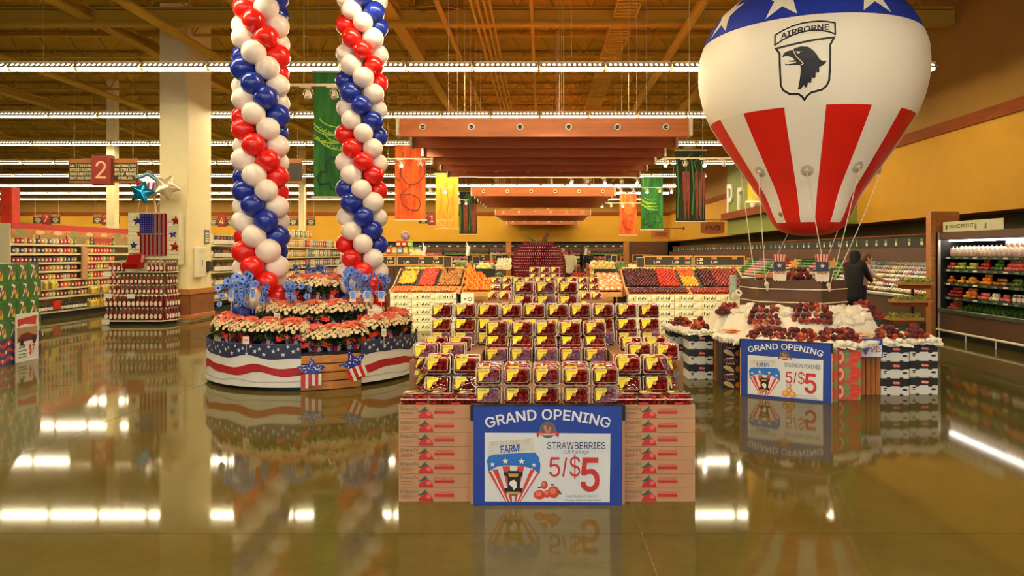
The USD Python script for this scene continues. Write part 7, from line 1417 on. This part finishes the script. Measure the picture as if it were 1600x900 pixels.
# ======================= PEOPLE =======================
m_skin2 = M('skin', (214, 160, 120), .5, sss=.1); m_lip = M('lips', (170, 90, 80), .5); m_eyew = M('eye_white', (236, 230, 222), .3); m_iris = M('iris', (50, 36, 26), .3)
def sph(p, r): return m3.Manifold.sphere(float(r), 20).translate([float(x) for x in p])
def bone(a, ra, b, rb): return m3.Manifold.batch_hull([sph(a, ra), sph(b, rb)])
def melt(ms, edge=.02, it=8):
    m = m3.Manifold.batch_boolean(ms, m3.OpType.Add).refine_to_length(edge); q = m.to_mesh(); t = trimesh.Trimesh(q.vert_properties[:, :3], q.tri_verts, process=True)
    trimesh.smoothing.filter_taubin(t, iterations=it); return np.array(t.vertices), np.array(t.faces)
def person(label, loc, rz, shirt, pants, hair, pose=None, scale=1.0, hood=None, long_hair=False, sleeve=.75, stripe=None):
    J = dict(head=(0, -.01, 1.60), neck=(0, .01, 1.47), chest=(0, 0, 1.27), belly=(0, 0, 1.06), pelvis=(0, 0, .93), sL=(-.18, 0, 1.40), sR=(.18, 0, 1.40), eL=(-.23, .02, 1.13), eR=(.23, .02, 1.13), wL=(-.24, -.07, .90), wR=(.24, -.07, .90), hL=(-.09, 0, .90), hR=(.09, 0, .90), kL=(-.10, -.02, .49), kR=(.10, -.02, .49), aL=(-.10, .01, .08), aR=(.10, .01, .08))
    J.update(pose or {}); J = {k: np.array(v, float) for k, v in J.items()}
    t = thing('person', label, 'person', loc, rz, scale=scale); H = J['head']
    body = [m3.Manifold.batch_hull([sph(H + [0, .012, .03], .088), sph(H + [0, -.01, -.045], .066), sph(H + [0, -.035, -.085], .038)]), bone(J['neck'] + [0, 0, -.03], .058, H + [0, .02, -.05], .054)]
    body += [m3.Manifold.batch_hull([sph(J['chest'] + [-.09, 0, .04], .10), sph(J['chest'] + [.09, 0, .04], .10), sph(J['belly'] + [-.05, 0, 0], .10), sph(J['belly'] + [.05, 0, 0], .10)]), m3.Manifold.batch_hull([sph(J['belly'], .11), sph(J['hL'], .10), sph(J['hR'], .10)]), m3.Manifold.batch_hull([sph(J['sL'], .06), sph(J['sR'], .06), sph(J['neck'] + [0, .01, -.06], .055), sph(J['chest'], .11)])]
    body.append(sph(H + [0, -.098, -.015], .014)); body += [bone(H + [0, -.09, .01], .008, H + [0, -.104, -.02], .012)] + [bone(H + [s * .088, .012, .015], .016, H + [s * .09, .012, -.03], .011) for s in (-1, 1)]
    for s in 'LR':
        sg = -1 if s == 'L' else 1; e, w, sh = J['e' + s], J['w' + s], J['s' + s]
        body += [bone(sh, .052, e, .040), bone(e, .040, w, .027), bone(J['h' + s], .088, J['k' + s], .056), bone(J['k' + s], .055, J['a' + s], .038), bone(J['a' + s], .036, J['a' + s] + [0, -.13, -.045], .028)]
        d = (w - e) / np.linalg.norm(w - e); sd_ = np.cross(d, [0, 1, 0]); sd_ = sd_ / (np.linalg.norm(sd_) + 1e-9); fw = np.cross(sd_, d); pc = w + d * .045
        body.append(m3.Manifold.batch_hull([sph(w + d * .01, .024), sph(w + d * .08 + fw * .026, .013), sph(w + d * .08 - fw * .026, .013)]))
        for q, (o, l) in enumerate(((.027, .062), (.009, .075), (-.009, .07), (-.027, .055))):
            k0 = w + d * .082 + fw * o; k1 = k0 + d * l * .55; body += [bone(k0, .0095, k1, .009), bone(k1, .009, k1 + d * l * .4 - sd_ * sg * .018, .008)]
        k0 = w + d * .03 + fw * .026; body += [bone(k0, .011, k0 + fw * .03 + d * .025, .010), bone(k0 + fw * .03 + d * .025, .010, k0 + fw * .034 + d * .055, .009)]
    part(t, 'body', melt(body, .016, 6), m_skin2, True)
    for s in (-1, 1):
        part(t, 'eye', mv(ball(.011, 2), H + [s * .032, -.083, .008]), m_eyew); part(t, 'iris', mv(ball(.006, 2), H + [s * .032, -.091, .008]), m_iris); part(t, 'brow', mv(bx(-.016, .016, -.004, .004, -.003, .003, .002), H + [s * .033, -.088, .03]), hair or m_skin2)
    part(t, 'mouth', mv(ball(.02, 2, (1, .35, .28)), H + [0, -.082, -.062]), m_lip)
    g = .014
    sh = [m3.Manifold.batch_hull([sph(J['chest'] + [x, 0, .04], .10 + g) for x in (-.09, .09)] + [sph(J['belly'] + [x, 0, -.02], .105 + g) for x in (-.06, .06)] + [sph(J['pelvis'] + [x, 0, -.02], .11 + g) for x in (-.06, .06)]), m3.Manifold.batch_hull([sph(J['sL'], .06 + g), sph(J['sR'], .06 + g), sph(J['neck'] + [0, .01, -.06], .058 + g), sph(J['chest'], .11 + g)])]
    for s in 'LR':
        sh.append(bone(J['s' + s], .056 + g, J['e' + s], .046 + g))
        if sleeve > .5: sh.append(bone(J['e' + s], .046 + g, J['e' + s] + (J['w' + s] - J['e' + s]) * .92, .036 + g))
    if hood: sh += [m3.Manifold.batch_hull([sph(H + [0, .03, .04], .115), sph(H + [0, .035, -.06], .105), sph(J['neck'] + [0, .03, -.02], .10)])]; sh += [m3.Manifold.batch_hull([sph(J['pelvis'], .15), sph((J['kL'] + J['kR']) / 2 + [0, 0, .2], .17)])]
    sp = part(t, 'coat' if hood else 'shirt', melt(sh, .025, 6), shirt, True)
    if stripe: part(sp, 'stripe', melt([bone(J['sR'] + [.02, 0, .03], .055 + g, J['eR'] + [.015, 0, 0], .045 + g)], .02, 3), stripe, True)
    part(t, 'trousers', melt([m3.Manifold.batch_hull([sph(J['pelvis'] + [0, 0, .03], .125), sph(J['hL'], .105), sph(J['hR'], .105)])] + [x for s in 'LR' for x in (bone(J['h' + s], .10, J['k' + s], .070), bone(J['k' + s], .070, J['a' + s], .056))], .025, 6), pants, True)
    for s in 'LR': part(t, 'shoe', melt([m3.Manifold.batch_hull([sph(J['a' + s] + [0, .03, -.035], .042), sph(J['a' + s] + [0, -.06, -.045], .036), sph(J['a' + s] + [0, -.14, -.05], .030)])], .015, 3), m_kick, True)
    if hair and not hood:
        hr = m3.Manifold.batch_hull([sph(H + [0, .018, .038], .096), sph(H + [0, .045, -.02], .075)]) - m3.Manifold.cube([.4, .2, .4], True).translate([float(H[0]), float(H[1] - .155), float(H[2] - .03)])
        q = hr.refine_to_length(.015).to_mesh(); v = q.vert_properties[:, :3].astype(float); v += (meshkit.fbm(v * 50, 2, 3) - .5)[:, None] * .01; part(t, 'hair', (v, q.tri_verts), hair, True)
    return t
m_hbrown = M('hair_brown', (96, 56, 26), .6); m_hdark = M('hair_dark', (36, 26, 20), .6); m_hgrey = M('hair_grey', (170, 150, 130), .7)
c_white = M('shirt_cream_white', (236, 226, 186), .8); c_white2 = M('shirt_white', (230, 226, 210), .8); c_black = M('clothes_black', (22, 20, 22), .8); c_navy = M('trousers_dark', (34, 30, 30), .8); c_pink = M('shirt_pale_pink', (220, 176, 160), .8); c_red = M('strap_red', (176, 34, 56), .6)
person('person in cream shirt and dark trousers seen from behind beside the apple tower', (1.0, 27.0, 0), 180, c_white, c_navy, m_hbrown, dict(wR=(.30, -.22, 1.08), eR=(.27, 0, 1.15)), sleeve=.3)
person('bald person in white shirt half hidden behind the apple tower', (.78, 27.9, 0), 150, c_white2, c_navy, None, scale=1.02)
person('person in black shirt behind the wooden crates right of the apple tower', (2.05, 32.5, 0), 30, c_black, c_navy, m_hdark)
person('person in black hooded coat with red strap leaning over the vegetable case', (6.35, 15.0, 0), 130, c_black, c_black, m_hdark, dict(head=(.02, -.12, 1.50), neck=(0, -.08, 1.40), chest=(0, -.04, 1.24), sL=(-.17, -.05, 1.35), sR=(.17, -.05, 1.35), eL=(-.22, -.16, 1.12), eR=(.22, -.16, 1.12), wL=(-.18, -.38, 1.02), wR=(.18, -.38, 1.02)), hood=True, stripe=c_red, scale=.98)
person('brown haired person in pale pink shirt reaching into the vegetable case', (6.72, 15.5, 0), 75, c_pink, c_navy, m_hbrown, dict(head=(0, -.14, 1.52), neck=(0, -.08, 1.41), chest=(0, -.05, 1.24), sL=(-.17, -.06, 1.35), sR=(.17, -.06, 1.35), eL=(-.2, -.22, 1.15), eR=(.2, -.22, 1.15), wL=(-.15, -.44, 1.05), wR=(.15, -.44, 1.05)), scale=.95, sleeve=.3)
